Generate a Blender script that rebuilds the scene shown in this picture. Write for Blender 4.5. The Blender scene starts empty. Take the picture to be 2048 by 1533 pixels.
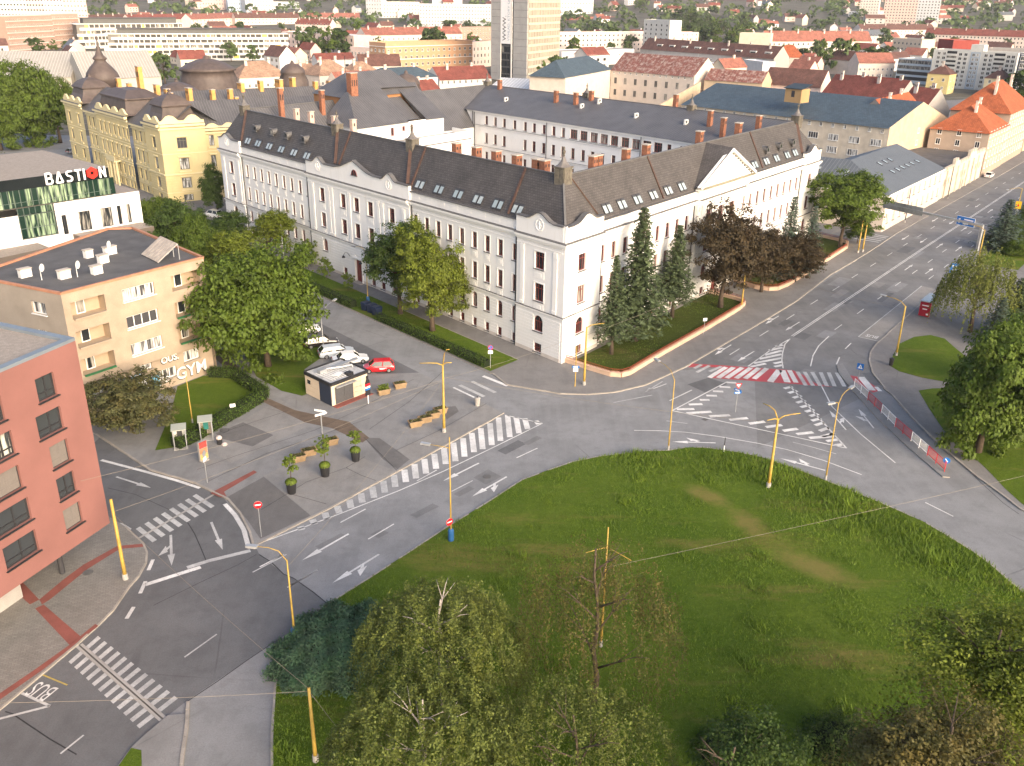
import bpy, math, random
import numpy as np
from mathutils import Vector, Matrix

random.seed(7)
RNG = np.random.default_rng(7)
SC = bpy.context.scene
COL = SC.collection
R = math.radians

# ------------------------------------------------------------------ camera
FPX, PITCH, ROLL, CAMH = 1809.5, R(23.2905), R(-0.798), 44.0     # focal length in pixels of the 2048 px wide photograph
cam_d = bpy.data.cameras.new('camera')
cam_d.sensor_fit = 'HORIZONTAL'; cam_d.sensor_width = 36.0; cam_d.lens = 36.0 * FPX / 2048.0
cam_d.clip_start = 0.5; cam_d.clip_end = 20000.0
cam = bpy.data.objects.new('camera', cam_d); COL.objects.link(cam)
cam.matrix_world = Matrix.Translation((0, 0, CAMH)) @ Matrix.Rotation(R(90) - PITCH, 4, 'X') @ Matrix.Rotation(-ROLL, 4, 'Z')
SC.camera = cam

# ------------------------------------------------------------------ world and sun
HAZE = 0.00006
SUN_EL, SUN_AZ = R(20), R(145)            # azimuth clockwise from +Y: the sun stands low on the right
world = bpy.data.worlds.new('World'); SC.world = world; world.use_nodes = True
wn = world.node_tree.nodes; wl = world.node_tree.links
for n in list(wn): wn.remove(n)
sky = wn.new('ShaderNodeTexSky'); sky.sky_type = 'NISHITA'; sky.sun_disc = False
sky.sun_elevation = SUN_EL; sky.sun_rotation = SUN_AZ
sky.air_density = .8; sky.dust_density = 6.0; sky.ozone_density = .4; sky.altitude = 200
bg = wn.new('ShaderNodeBackground'); bg.inputs['Strength'].default_value = 0.15
wo = wn.new('ShaderNodeOutputWorld')
wl.new(sky.outputs[0], bg.inputs[0]); wl.new(bg.outputs[0], wo.inputs[0])
sun_d = bpy.data.lights.new('sun', 'SUN'); sun_d.energy = .85; sun_d.angle = R(50); sun_d.color = (1.0, 0.87, 0.76)
sun = bpy.data.objects.new('sun', sun_d); COL.objects.link(sun)
sd = Vector((math.sin(SUN_AZ) * math.cos(SUN_EL), math.cos(SUN_AZ) * math.cos(SUN_EL), math.sin(SUN_EL)))
sun.rotation_euler = sd.to_track_quat('Z', 'Y').to_euler(); sun.location = sd * 300
vs = SC.view_settings
vs.view_transform = 'Standard'; vs.look = 'None'; vs.gamma = 1.0; vs.use_curve_mapping = False
vs.exposure = 1.38
SC.cycles.max_bounces = 6; SC.cycles.diffuse_bounces = 3; SC.cycles.glossy_bounces = 2
SC.cycles.transmission_bounces = 2; SC.cycles.transparent_max_bounces = 4; SC.cycles.volume_bounces = 0
SC.cycles.use_adaptive_sampling = True; SC.cycles.adaptive_threshold = 0.02
SC.cycles.use_denoising = True

# ------------------------------------------------------------------ survey: picture point -> plan point at height z
_cr, _sr, _cp, _sp = math.cos(ROLL), math.sin(ROLL), math.cos(PITCH), math.sin(PITCH)
def ray(u, v):
    xr = (u - 1024) / FPX; yr = (v - 766.5) / FPX
    xc = _cr * xr + _sr * yr; yc = -_sr * xr + _cr * yr
    return (xc, _cp - yc * _sp, -_sp - yc * _cp)
def G(u, v, z=0.0):
    d = ray(u, v); t = (z - CAMH) / d[2]
    return (d[0] * t, d[1] * t)
def proj(x, y, z):
    z -= CAMH
    zc = y * _cp - z * _sp; yc = -(y * _sp + z * _cp)
    return 1024 + FPX * (_cr * x - _sr * yc) / zc, 766.5 + FPX * (_sr * x + _cr * yc) / zc
def HZ(p, v):
    lo, hi = -5.0, min(300.0, CAMH + .9 * p[1] * _cp / _sp)
    for _ in range(40):
        m = (lo + hi) / 2
        if proj(p[0], p[1], m)[1] > v: lo = m
        else: hi = m
    return lo
def GL(pts, z=0.0): return [G(u, v, z) for u, v in pts]
def zoomf(x0, y0, k): return lambda L: [G(x0 + x * k, y0 + y * k) for x, y in L]
ZA = zoomf(0, 650, .3261); ZB = zoomf(400, 650, .3418); ZC = zoomf(1300, 650, .3652)
ZD = zoomf(0, 1033, .3418); ZE = zoomf(550, 1000, .3477); Z7 = zoomf(1348, 250, .3588)
# the two streets along the white building: s runs along the facade from its corner, w out from it
C0 = (6.303, 108.971)
AU, AV = R(42.361), R(38.152)
UX, UY = -math.sin(AU), math.cos(AU)
VX, VY = math.sin(AV), math.cos(AV)
def US(s, w): return (C0[0] + s * UX - w * UY, C0[1] + s * UY + w * UX)
def VS(s, w): return (C0[0] + s * VX + w * VY, C0[1] + s * VY - w * VX)
def AB(a, b): return (C0[0] + a * UX + b * VX, C0[1] + a * UY + b * VY)

# ------------------------------------------------------------------ materials
MATS = {}
def nt_of(name):
    m = bpy.data.materials.new(name); m.use_nodes = True
    nt = m.node_tree
    return m, nt, nt.nodes['Principled BSDF']
def N(nt, typ, **kw):
    n = nt.nodes.new(typ)
    for k, v in kw.items(): setattr(n, k, v)
    return n
def wpos(nt, sx=1, sy=None, sz=None):
    g = N(nt, 'ShaderNodeNewGeometry'); mp = N(nt, 'ShaderNodeMapping')
    mp.inputs['Scale'].default_value = (sx, sy or sx, sz or sx)
    nt.links.new(g.outputs['Position'], mp.inputs['Vector'])
    return mp.outputs[0]
def noise(nt, vec, scale, detail=4, rough=.55):
    n = N(nt, 'ShaderNodeTexNoise'); n.inputs['Scale'].default_value = scale
    n.inputs['Detail'].default_value = detail; n.inputs['Roughness'].default_value = rough
    if vec is not None: nt.links.new(vec, n.inputs['Vector'])
    return n.outputs['Fac']
def ramp(nt, fac, stops):
    r = N(nt, 'ShaderNodeValToRGB'); e = r.color_ramp.elements
    while len(e) < len(stops): e.new(.5)
    for i, (p, c) in enumerate(stops):
        e[i].position = p; e[i].color = (c, c, c, 1) if isinstance(c, (int, float)) else (*c, 1)
    nt.links.new(fac, r.inputs[0]); return r.outputs[0]
def mix(nt, fac, a, b, typ='MIX'):
    m = N(nt, 'ShaderNodeMix', data_type='RGBA', blend_type=typ)
    if isinstance(fac, (int, float)): m.inputs[0].default_value = fac
    else: nt.links.new(fac, m.inputs[0])
    for i, c in ((6, a), (7, b)):
        if isinstance(c, tuple): m.inputs[i].default_value = (*c, 1)
        else: nt.links.new(c, m.inputs[i])
    return m.outputs[2]
def bump(nt, bs, h, strength=.3, dist=.05):
    b = N(nt, 'ShaderNodeBump'); b.inputs['Strength'].default_value = strength; b.inputs['Distance'].default_value = dist
    nt.links.new(h, b.inputs['Height']); nt.links.new(b.outputs[0], bs.inputs['Normal'])
def sc3(c, f): return tuple(min(1, x * f) for x in c)

def mat(name, col, rough=.8, var=.18, scale=.6, fine=0.0, metal=0.0, stain=None, spec=.3, bmp=0.0):
    """paint, plaster, stone: one base colour with soft large blotches, fine grain and optional streaky stains"""
    if name in MATS: return MATS[name]
    m, nt, bs = nt_of(name)
    bs.inputs['Roughness'].default_value = rough; bs.inputs['Metallic'].default_value = metal
    bs.inputs['Specular IOR Level'].default_value = spec
    p = wpos(nt)
    n1 = noise(nt, p, scale, 5)
    c = mix(nt, ramp(nt, n1, [(.3, 0.0), (.7, 1.0)]), sc3(col, 1 - var), sc3(col, 1 + var * .6))
    if fine:
        n2 = noise(nt, p, 14, 3, .7)
        c = mix(nt, ramp(nt, n2, [(.35, 0.0), (.65, 1.0)]), mix(nt, fine, c, sc3(col, .45)), c)
        if bmp: bump(nt, bs, n2, bmp, .03)
    if stain:
        n3 = noise(nt, wpos(nt, .9, .9, .18), 1.0, 6, .65)
        c = mix(nt, ramp(nt, n3, [(.55, 0.0), (.78, .75)]), c, stain)
    nt.links.new(c, bs.inputs['Base Color'])
    MATS[name] = m; return m

def uvroof(name, col, kind='seam', pitch=.6, var=.2, rough=.6, weather=None, metal=0.0):
    """roof covering laid in the plane of the slope: u runs along the eaves, v up the slope, both in metres"""
    if name in MATS: return MATS[name]
    m, nt, bs = nt_of(name); bs.inputs['Roughness'].default_value = rough; bs.inputs['Metallic'].default_value = metal
    bs.inputs['Specular IOR Level'].default_value = .35
    uv = N(nt, 'ShaderNodeUVMap')
    n1 = noise(nt, wpos(nt), .35, 5, .6)
    c = mix(nt, ramp(nt, n1, [(.3, 0.0), (.72, 1.0)]), sc3(col, 1 - var), sc3(col, 1 + var))
    if kind == 'seam':
        w = N(nt, 'ShaderNodeTexWave', bands_direction='X', wave_profile='SAW'); w.inputs['Scale'].default_value = .314 / pitch
        nt.links.new(uv.outputs[0], w.inputs[0])
        h = ramp(nt, w.outputs['Fac'], [(0, 1.0), (.1, 1.0), (.14, 0.0), (1, 0.0)])
        c = mix(nt, h, c, sc3(col, 1.7)); bump(nt, bs, h, .7, .05)
    else:
        b = N(nt, 'ShaderNodeTexBrick'); b.inputs['Scale'].default_value = 1.0
        b.inputs['Brick Width'].default_value = pitch; b.inputs['Row Height'].default_value = pitch * .8
        b.inputs['Mortar Size'].default_value = .03; b.inputs['Color1'].default_value = (1, 1, 1, 1)
        b.inputs['Color2'].default_value = (.62, .62, .62, 1); b.inputs['Mortar'].default_value = (.25, .25, .25, 1)
        nt.links.new(uv.outputs[0], b.inputs[0])
        c = mix(nt, .75, c, b.outputs[0], 'MULTIPLY'); bump(nt, bs, b.outputs['Fac'], -.4, .03)
    if weather:
        n3 = noise(nt, uv.outputs[0], .6, 6, .7)
        c = mix(nt, ramp(nt, n3, [(.48, 0.0), (.66, 1.0)]), c, weather)
    nt.links.new(c, bs.inputs['Base Color']); MATS[name] = m; return m

def asphalt(name, col, patch=.12, crack=.5):
    patch *= 1.6
    m, nt, bs = nt_of(name); bs.inputs['Roughness'].default_value = .85; bs.inputs['Specular IOR Level'].default_value = .25
    p = wpos(nt)
    c = mix(nt, ramp(nt, noise(nt, p, .13, 6, .6), [(.35, 0.0), (.65, 1.0)]), sc3(col, 1 - patch), sc3(col, 1 + patch))
    # lanes worn along the main street
    mp = N(nt, 'ShaderNodeMapping'); mp.inputs['Rotation'].default_value = (0, 0, AV); mp.inputs['Scale'].default_value = (1.2, .03, 1)
    g = N(nt, 'ShaderNodeNewGeometry'); nt.links.new(g.outputs['Position'], mp.inputs[0])
    c = mix(nt, ramp(nt, noise(nt, mp.outputs[0], 1.0, 4, .6), [(.4, 0.0), (.7, .55)]), c, sc3(col, 1.16))
    c = mix(nt, ramp(nt, noise(nt, p, 9, 3, .8), [(.3, .45), (.6, 0.0)]), c, sc3(col, .55))
    c = mix(nt, ramp(nt, noise(nt, p, .55, 7, .7), [(.47, 0.0), (.72, .65)]), c, sc3(col, .66))
    v = N(nt, 'ShaderNodeTexVoronoi', feature='DISTANCE_TO_EDGE'); v.inputs['Scale'].default_value = .12
    dis = mix(nt, .25, p, N(nt, 'ShaderNodeTexNoise').outputs['Color'], 'ADD')
    nt.links.new(dis, v.inputs['Vector'])
    k = ramp(nt, v.outputs['Distance'], [(0, crack), (.004, crack), (.007, 0.0)])
    mk = N(nt, 'ShaderNodeMath', operation='MULTIPLY'); nt.links.new(k, mk.inputs[0])
    nt.links.new(ramp(nt, noise(nt, p, .07, 3), [(.54, 0.0), (.62, 1.0)]), mk.inputs[1])
    c = mix(nt, mk.outputs[0], c, sc3(col, .45))
    nt.links.new(c, bs.inputs['Base Color']); bump(nt, bs, noise(nt, p, 40, 2, .8), .25, .02)
    MATS[name] = m; return m

def worn_paint(name, col, under, wear=.5):
    m, nt, bs = nt_of(name); bs.inputs['Roughness'].default_value = .7
    p = wpos(nt)
    f = ramp(nt, noise(nt, p, 2.6, 8, .75), [(wear - .12, 1.0), (wear + .12, 0.0)])
    f2 = ramp(nt, noise(nt, p, .35, 3), [(.35, 0.0), (.7, .5)])
    c = mix(nt, f2, mix(nt, f, sc3(col, .75), col), under)
    c = mix(nt, ramp(nt, noise(nt, p, 7, 6, .8), [(.55, 0.0), (.68, .92)]), c, under)
    nt.links.new(c, bs.inputs['Base Color']); MATS[name] = m; return m

def glass(name, dark=(.02, .024, .028), pale=(.35, .33, .29), share=.35, rough=.12):
    """window pane: reflective, a dark room behind; some rooms have a pale curtain or blind drawn"""
    m, nt, bs = nt_of(name); bs.inputs['Roughness'].default_value = rough; bs.inputs['Specular IOR Level'].default_value = .45
    oi = N(nt, 'ShaderNodeObjectInfo')
    f = ramp(nt, oi.outputs['Random'], [(1 - share - .01, 0.0), (1 - share + .01, 1.0)])
    n = ramp(nt, noise(nt, wpos(nt, 2.2, 2.2, .25), 1.3, 2), [(.42, 0.0), (.6, 1.0)])
    mm = N(nt, 'ShaderNodeMath', operation='MULTIPLY'); nt.links.new(f, mm.inputs[0]); nt.links.new(n, mm.inputs[1])
    nt.links.new(mix(nt, mm.outputs[0], dark, pale), bs.inputs['Base Color']); MATS[name] = m; return m

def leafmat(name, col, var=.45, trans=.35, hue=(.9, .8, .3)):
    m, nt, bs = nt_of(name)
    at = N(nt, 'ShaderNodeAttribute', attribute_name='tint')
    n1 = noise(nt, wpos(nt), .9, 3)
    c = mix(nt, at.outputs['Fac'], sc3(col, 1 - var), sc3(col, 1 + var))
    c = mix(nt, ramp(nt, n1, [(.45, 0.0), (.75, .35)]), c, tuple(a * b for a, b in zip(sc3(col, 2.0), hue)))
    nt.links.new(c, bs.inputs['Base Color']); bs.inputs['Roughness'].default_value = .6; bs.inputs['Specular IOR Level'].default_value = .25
    if trans:
        t = N(nt, 'ShaderNodeBsdfTranslucent'); nt.links.new(c, t.inputs[0])
        mx = N(nt, 'ShaderNodeMixShader'); mx.inputs[0].default_value = trans
        nt.links.new(bs.outputs[0], mx.inputs[1]); nt.links.new(t.outputs[0], mx.inputs[2])
        nt.links.new(mx.outputs[0], nt.nodes['Material Output'].inputs[0])
    MATS[name] = m; return m

# ------------------------------------------------------------------ mesh helpers
class MB:
    """collects faces; mesh() / obj() link them as ONE mesh"""
    def __init__(self): self.v = []; self.f = []; self.m = []; self.uv = {}
    def face(self, pts, m=0, uv=None):
        i = len(self.v); self.v += [tuple(p) for p in pts]; self.f.append(tuple(range(i, i + len(pts)))); self.m.append(m)
        if uv: self.uv[len(self.f) - 1] = uv
        return self
    def slope(self, pts, m=0):
        """roof face: first edge is the eave; uv in metres along it and up the slope"""
        p = [Vector(q) for q in pts]; e = (p[1] - p[0]).normalized(); n = (p[1] - p[0]).cross(p[2] - p[0])
        if n.length < 1e-6: n = (p[1] - p[0]).cross(p[-1] - p[0])
        t = n.normalized().cross(e)
        return self.face(pts, m, [((q - p[0]).dot(e), (q - p[0]).dot(t)) for q in p])
    def box(self, x0, x1, y0, y1, z0, z1, m=0):
        a = [(x0, y0, z0), (x1, y0, z0), (x1, y1, z0), (x0, y1, z0), (x0, y0, z1), (x1, y0, z1), (x1, y1, z1), (x0, y1, z1)]
        return self.hexa(a, m)
    def hexa(self, a, m=0):
        i = len(self.v); self.v += [tuple(p) for p in a]
        for f in ((3, 2, 1, 0), (4, 5, 6, 7), (0, 1, 5, 4), (1, 2, 6, 5), (2, 3, 7, 6), (3, 0, 4, 7)):
            self.f.append(tuple(i + k for k in f)); self.m.append(m)
        return self
    def bar(self, p0, p1, w, h, m=0, up=(0, 0, 1)):
        p0 = Vector(p0); p1 = Vector(p1); d = (p1 - p0).normalized(); up = Vector(up)
        s = d.cross(up)
        if s.length < 1e-4: s = d.cross(Vector((1, 0, 0)))
        s.normalize(); t = s.cross(d).normalized(); s *= w / 2; t *= h / 2
        return self.hexa([p0 - s - t, p0 + s - t, p1 + s - t, p1 - s - t, p0 - s + t, p0 + s + t, p1 + s + t, p1 - s + t], m)
    def wallbox(self, p0, p1, o0, o1, z0, z1, m=0):
        """box along plan line p0->p1 between outward offsets o0 < o1 (outside is right of the direction)"""
        dx, dy = p1[0] - p0[0], p1[1] - p0[1]; l = math.hypot(dx, dy); n = (dy / l, -dx / l)
        q = lambda p, o, z: (p[0] + n[0] * o, p[1] + n[1] * o, z)
        return self.hexa([q(p0, o1, z0), q(p1, o1, z0), q(p1, o0, z0), q(p0, o0, z0), q(p0, o1, z1), q(p1, o1, z1), q(p1, o0, z1), q(p0, o0, z1)], m)
    def prism(self, poly, z0, z1, m=0, mt=None, bottom=False):
        n = len(poly); ar = sum(poly[i][0] * poly[(i + 1) % n][1] - poly[(i + 1) % n][0] * poly[i][1] for i in range(n))
        if ar < 0: poly = poly[::-1]
        for i in range(n):
            a, b = poly[i], poly[(i + 1) % n]
            self.face([(a[0], a[1], z0), (b[0], b[1], z0), (b[0], b[1], z1), (a[0], a[1], z1)], m)
        self.face([(p[0], p[1], z1) for p in poly], m if mt is None else mt)
        if bottom: self.face([(p[0], p[1], z0) for p in poly[::-1]], m)
        return self
    def tube(self, path, rad, n=8, m=0, cap=True):
        path = [Vector(p) for p in path]
        if not isinstance(rad, (list, tuple)): rad = [rad] * len(path)
        i0 = len(self.v); prev = None
        for k, p in enumerate(path):
            d = (path[min(k + 1, len(path) - 1)] - path[max(k - 1, 0)]).normalized()
            ref = Vector((0, 0, 1)) if abs(d.z) < .95 else Vector((1, 0, 0))
            s = d.cross(ref).normalized(); t = d.cross(s).normalized()
            for j in range(n):
                a = 2 * math.pi * j / n
                self.v.append(tuple(p + (s * math.cos(a) + t * math.sin(a)) * rad[k]))
        for k in range(len(path) - 1):
            for j in range(n):
                a = i0 + k * n + j; b = i0 + k * n + (j + 1) % n
                self.f.append((a, b, b + n, a + n)); self.m.append(m)
        if cap:
            self.f.append(tuple(i0 + j for j in range(n))[::-1]); self.m.append(m)
            self.f.append(tuple(i0 + (len(path) - 1) * n + j for j in range(n))); self.m.append(m)
        return self
    def lathe(self, prof, n=12, m=0, c=(0, 0, 0), rot=0.0):
        i0 = len(self.v)
        for r, z in prof:
            for j in range(n):
                a = 2 * math.pi * j / n + rot; self.v.append((c[0] + r * math.cos(a), c[1] + r * math.sin(a), c[2] + z))
        for k in range(len(prof) - 1):
            for j in range(n):
                a = i0 + k * n + j; b = i0 + k * n + (j + 1) % n
                self.f.append((a, b, b + n, a + n)); self.m.append(m)
        self.f.append(tuple(i0 + (len(prof) - 1) * n + j for j in range(n))); self.m.append(m)
        return self
    def mesh(self, name, mats, smooth=False):
        me = bpy.data.meshes.new(name); me.from_pydata(self.v, [], self.f)
        for mm in (mats if isinstance(mats, (list, tuple)) else [mats]): me.materials.append(mm)
        me.polygons.foreach_set('material_index', self.m)
        if self.uv:
            ul = me.uv_layers.new(name='UVMap')
            for i, u in self.uv.items():
                for j, li in enumerate(me.polygons[i].loop_indices): ul.data[li].uv = u[j]
        if smooth: me.polygons.foreach_set('use_smooth', [True] * len(self.f))
        me.update(); return me
    def obj(self, name, mats, parent=None, loc=(0, 0, 0), rz=0.0, smooth=False):
        return place(name, self.mesh(name, mats, smooth), parent, loc, rz)

def place(name, me, parent=None, loc=(0, 0, 0), rz=0.0, scale=None):
    o = bpy.data.objects.new(name, me); COL.objects.link(o); o.parent = parent
    o.location = loc; o.rotation_euler = (0, 0, rz)
    if scale is not None: o.scale = scale if isinstance(scale, tuple) else (scale, scale, scale)
    return o
def tag(o, label=None, cat=None, group=None, kind=None):
    for k, v in (('label', label), ('category', cat), ('group', group), ('kind', kind)):
        if v: o[k] = v
    return o
def thing(name, label, cat, loc=(0, 0, 0), rz=0.0, group=None):
    return tag(place(name, None, None, loc, rz), label, cat, group)
def L2(o, pts): return [(p[0] - o[0], p[1] - o[1]) for p in pts]
def copy_tree(o, loc, rz=None, parent=None):
    c = o.copy(); COL.objects.link(c); c.parent = parent
    if loc is not None: c.location = loc
    if rz is not None: c.rotation_euler = (0, 0, rz)
    for ch in list(o.children): copy_tree(ch, None, None, c)
    return c
# ------------------------------------------------------------------ shared materials
M_asph = asphalt('asphalt_worn', (.222, .224, .229))
M_asphd = asphalt('asphalt_dark', (.130, .131, .136), .1, .35)
M_asphm = asphalt('asphalt_side_street', (.176, .176, .178), .14)
M_plaza = asphalt('asphalt_plaza', (.225, .222, .220), .13)
M_pave = asphalt('pavement_asphalt', (.198, .190, .185), .1, .3)
M_paver = mat('grey_pavers', (.25, .235, .215), .85, .14, .5, .35, bmp=.2)
_nt = M_paver.node_tree; _b = _nt.nodes['Principled BSDF']; _bk = N(_nt, 'ShaderNodeTexBrick'); _mp = N(_nt, 'ShaderNodeMapping'); _mp.inputs['Rotation'].default_value = (0, 0, R(-20)); _nt.links.new(wpos(_nt, 1.0), _mp.inputs[0]); _nt.links.new(_mp.outputs[0], _bk.inputs[0])
for _k, _v in (('Scale', 1.0), ('Brick Width', .4), ('Row Height', .2), ('Mortar Size', .012)): _bk.inputs[_k].default_value = _v
_bk.inputs['Color1'].default_value = (1, 1, 1, 1); _bk.inputs['Color2'].default_value = (.78, .78, .78, 1); _bk.inputs['Mortar'].default_value = (.5, .5, .5, 1); _nt.links.new(mix(_nt, .8, _b.inputs['Base Color'].links[0].from_socket, _bk.outputs[0], 'MULTIPLY'), _b.inputs['Base Color'])
M_redpav = mat('red_pavers', (.25, .085, .068), .85, .2, .8, .3)
M_kerb = mat('kerb_stone', (.34, .31, .275), .85, .25, .9, .3)
M_paint = worn_paint('road_paint_white', (.74, .73, .71), (.17, .17, .17), .58)
M_paintw = worn_paint('road_paint_faded', (.55, .55, .54), (.16, .16, .165), .48)
M_red = worn_paint('road_paint_red', (.44, .045, .06), (.2, .09, .09), .62)
M_yel = worn_paint('road_paint_yellow', (.50, .38, .07), (.17, .16, .13), .5)
M_zinc = mat('zinc_sheet', (.24, .25, .265), .5, .15, .8, metal=.3)
M_dkmetal = mat('dark_metal', (.045, .045, .05), .5, .2, 1)
M_white = mat('white_plaster', (.80, .792, .775), .85, .05, .25, .06, stain=(.68, .65, .60))
M_plinth = mat('plinth_stone', (.62, .57, .52), .85, .12, .6, .2)
M_trimw = mat('white_trim', (.82, .805, .775), .8, .04, .4)
M_ledge = mat('ledge_metal', (.115, .113, .115), .6, .2, .8)
M_redwood = mat('red_brown_frame', (.17, .036, .03), .5, .2, 2)
M_glass = glass('window_glass', share=.3)
M_slate = uvroof('slate_tiles', (.094, .085, .081), 'tile', .42, .18, .65)
M_seam = uvroof('grey_seam_roof', (.110, .107, .110), 'seam', .62, .2, .55, metal=.2)
M_copper = mat('brown_flashing', (.085, .05, .038), .55, .3, 1.2)
M_brick = mat('chimney_brick', (.29, .125, .075), .85, .35, 3, .45)
M_brickcap = mat('chimney_cap', (.46, .40, .34), .85, .2, 2)
M_acw = mat('appliance_white', (.72, .72, .70), .4, .05, 1)
M_concrete = mat('concrete', (.36, .345, .325), .85, .18, .4, .2)
M_soil = mat('soil', (.09, .06, .04), .95, .3, 2)
M_poly = mat('yellow_pole_paint', (.46, .31, .065), .5, .22, 2.2, .25, stain=(.22, .10, .035))
M_blue = mat('blue_paint', (.03, .12, .30), .5, .2, 2)
M_galv = mat('galvanised_steel', (.38, .39, .40), .45, .15, 2, metal=.4)
M_trunk = mat('bark', (.095, .070, .050), .9, .35, 3, .4)
M_birch = mat('birch_bark', (.42, .37, .32), .85, .4, 4, .4)
M_wire = mat('wire', (.10, .10, .10), .5, .1, 1)
M_rubber = mat('rubber', (.02, .02, .02), .7, .1, 1)
M_black = mat('black_plastic', (.025, .025, .028), .5, .1, 1)

WORN = [(G(1475, 1012), G(1540, 1062), 1.5), (G(1380, 965), G(1460, 1000), 1.3), (G(1560, 1090), G(1720, 1150), 1.6)]      # trodden strips
def lawnmat(name, a, b, dry, dryamt=.62, worn=False):
    m, nt, bs = nt_of(name); bs.inputs['Roughness'].default_value = .95; bs.inputs['Specular IOR Level'].default_value = .1
    p = wpos(nt)
    c = mix(nt, ramp(nt, noise(nt, p, .11, 6, .65), [(.35, 0.0), (.65, 1.0)]), a, b)
    c = mix(nt, ramp(nt, noise(nt, p, 1.7, 6, .8), [(.35, .55), (.7, 0.0)]), c, sc3(a, .55))
    c = mix(nt, ramp(nt, noise(nt, p, 7.0, 4, .8), [(.4, .5), (.7, 0.0)]), c, sc3(a, .5))
    mp = N(nt, 'ShaderNodeMapping'); mp.inputs['Rotation'].default_value = (0, 0, R(-28)); mp.inputs['Scale'].default_value = (.05, .22, 1)
    g = N(nt, 'ShaderNodeNewGeometry'); nt.links.new(g.outputs['Position'], mp.inputs[0])
    c = mix(nt, ramp(nt, noise(nt, mp.outputs[0], 1.0, 7, .7), [(dryamt - .06, 0.0), (dryamt + .14, .85)]), c, dry)
    for (x0, y0), (x1, y1), hw in WORN if worn else []:
        m2 = N(nt, 'ShaderNodeMapping', vector_type='TEXTURE'); m2.inputs['Location'].default_value = ((x0 + x1) / 2, (y0 + y1) / 2, 0); m2.inputs['Rotation'].default_value = (0, 0, math.atan2(y1 - y0, x1 - x0)); m2.inputs['Scale'].default_value = (math.hypot(x1 - x0, y1 - y0) * .9, hw * 1.6, 50); nt.links.new(g.outputs['Position'], m2.inputs[0])
        gr = N(nt, 'ShaderNodeTexGradient', gradient_type='SPHERICAL'); nt.links.new(m2.outputs[0], gr.inputs[0]); ad = N(nt, 'ShaderNodeMath', operation='MULTIPLY'); nt.links.new(gr.outputs['Fac'], ad.inputs[0]); nt.links.new(noise(nt, p, 1.1, 6, .75), ad.inputs[1])
        c = mix(nt, ramp(nt, ad.outputs[0], [(.12, 0.0), (.40, .6)]), c, (.22, .16, .06))
    nt.links.new(c, bs.inputs['Base Color']); bump(nt, bs, noise(nt, p, 5, 5, .8), .9, .15)
    MATS[name] = m; return m
M_lawn = lawnmat('lawn', (.088, .150, .014), (.155, .212, .026), (.24, .175, .06), .60, True)
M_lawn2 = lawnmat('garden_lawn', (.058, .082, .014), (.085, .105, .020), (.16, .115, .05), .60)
M_ground = lawnmat('city_ground', (.10, .10, .075), (.15, .14, .12), (.2, .18, .15), .5)

# ------------------------------------------------------------------ setting: ground, roads, pavements, lawns
def sheet(name, poly, z, m, parent=None, kind='structure'):
    b = MB(); b.face([(p[0], p[1], z) for p in poly]); o = b.obj(name, m, parent)
    if b.f and parent is None and kind: o['kind'] = kind
    ar = sum(poly[i][0] * poly[(i + 1) % len(poly)][1] - poly[(i + 1) % len(poly)][0] * poly[i][1] for i in range(len(poly)))
    if ar < 0: o.data.flip_normals()
    return o
def slab(name, poly, z, m, kerb=None, kw=.18):
    b = MB(); b.prism(poly, -.2, z, 1 if kerb else 0, 0)
    o = b.obj(name, [m, kerb or m]); o['kind'] = 'structure'
    return o

# terrain: flat city, then hills closing the view
def terr(x, y):
    d = math.hypot(x, y)
    t = max(0.0, d - 1150)
    h = 46 * (1 - math.exp(-(t / 560) ** 1.5)) + .055 * max(0, d - 2300)
    return h * (1 + .16 * math.sin(x * .0026 + 1.3) + .1 * math.sin(x * .0061)) - .06
b = MB(); nx, ny = 60, 70
xs = [-4200 + 8400 * i / nx for i in range(nx + 1)]
ys = [-120 + 6600 * (j / ny) ** 1.6 for j in range(ny + 1)]
for y in ys:
    for x in xs: b.v.append((x, y, terr(x, y)))
for j in range(ny):
    for i in range(nx):
        a = j * (nx + 1) + i; b.f.append((a, a + 1, a + nx + 2, a + nx + 1)); b.m.append(0)
b.obj('ground', M_ground, smooth=True)['kind'] = 'structure'

road = sheet('road', [(-150, 22), (190, 22), (230, 200), (330, 480), (240, 480), (60, 300), (-60, 300), (-200, 300)], .0, M_asph)
def mark(name, pts, m=None, z=.012): return sheet(name, pts, z, m or M_paint, road, None)

# dark resurfaced asphalt, lower left
mark('resurfaced_asphalt', ZD([(1545, 262), (1690, 375), (1750, 400), (1870, 475), (1950, 540), (1780, 690), (1680, 750), (1150, 1130), (1040, 1220), (800, 1500), (600, 1800), (-900, 1900), (-900, 700), (-200, 300), (300, -100), (620, -420), (1010, -250), (1330, -60), (1500, 180)]), M_asphd, .004)
mark('resurfaced_asphalt', Z7([(190, 1380), (75, 1420), (180, 1465), (300, 1410)]), M_asphd, .007)
mark('resurfaced_asphalt', Z7([(1045, 1330), (1090, 1325), (1160, 1390), (1110, 1400)]), M_asphd, .007)
# the darker running surface of the main street and of the side street along the facade
mark('street_surface', [VS(-6, 30), VS(16, 19.5), VS(8, 13.3), VS(45, 13.3), VS(76, 12.05), VS(103, 11.5), VS(420, 12.1), VS(420, 26.5), VS(128, 27), VS(70, 28.4), VS(36, 29.3), VS(26, 31.5), VS(19, 35)], M_asphm, .004)
mark('street_surface', [US(9, 15.9), US(36, 15.7), US(120, 15.5), US(120, 22), US(40, 22), US(20, 20.5), US(9, 20)], M_asphd, .004)
mark('manhole_patch', ZB([(1700, 850), (1780, 890), (1690, 940), (1615, 900)]), M_asphm, .004)

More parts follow.
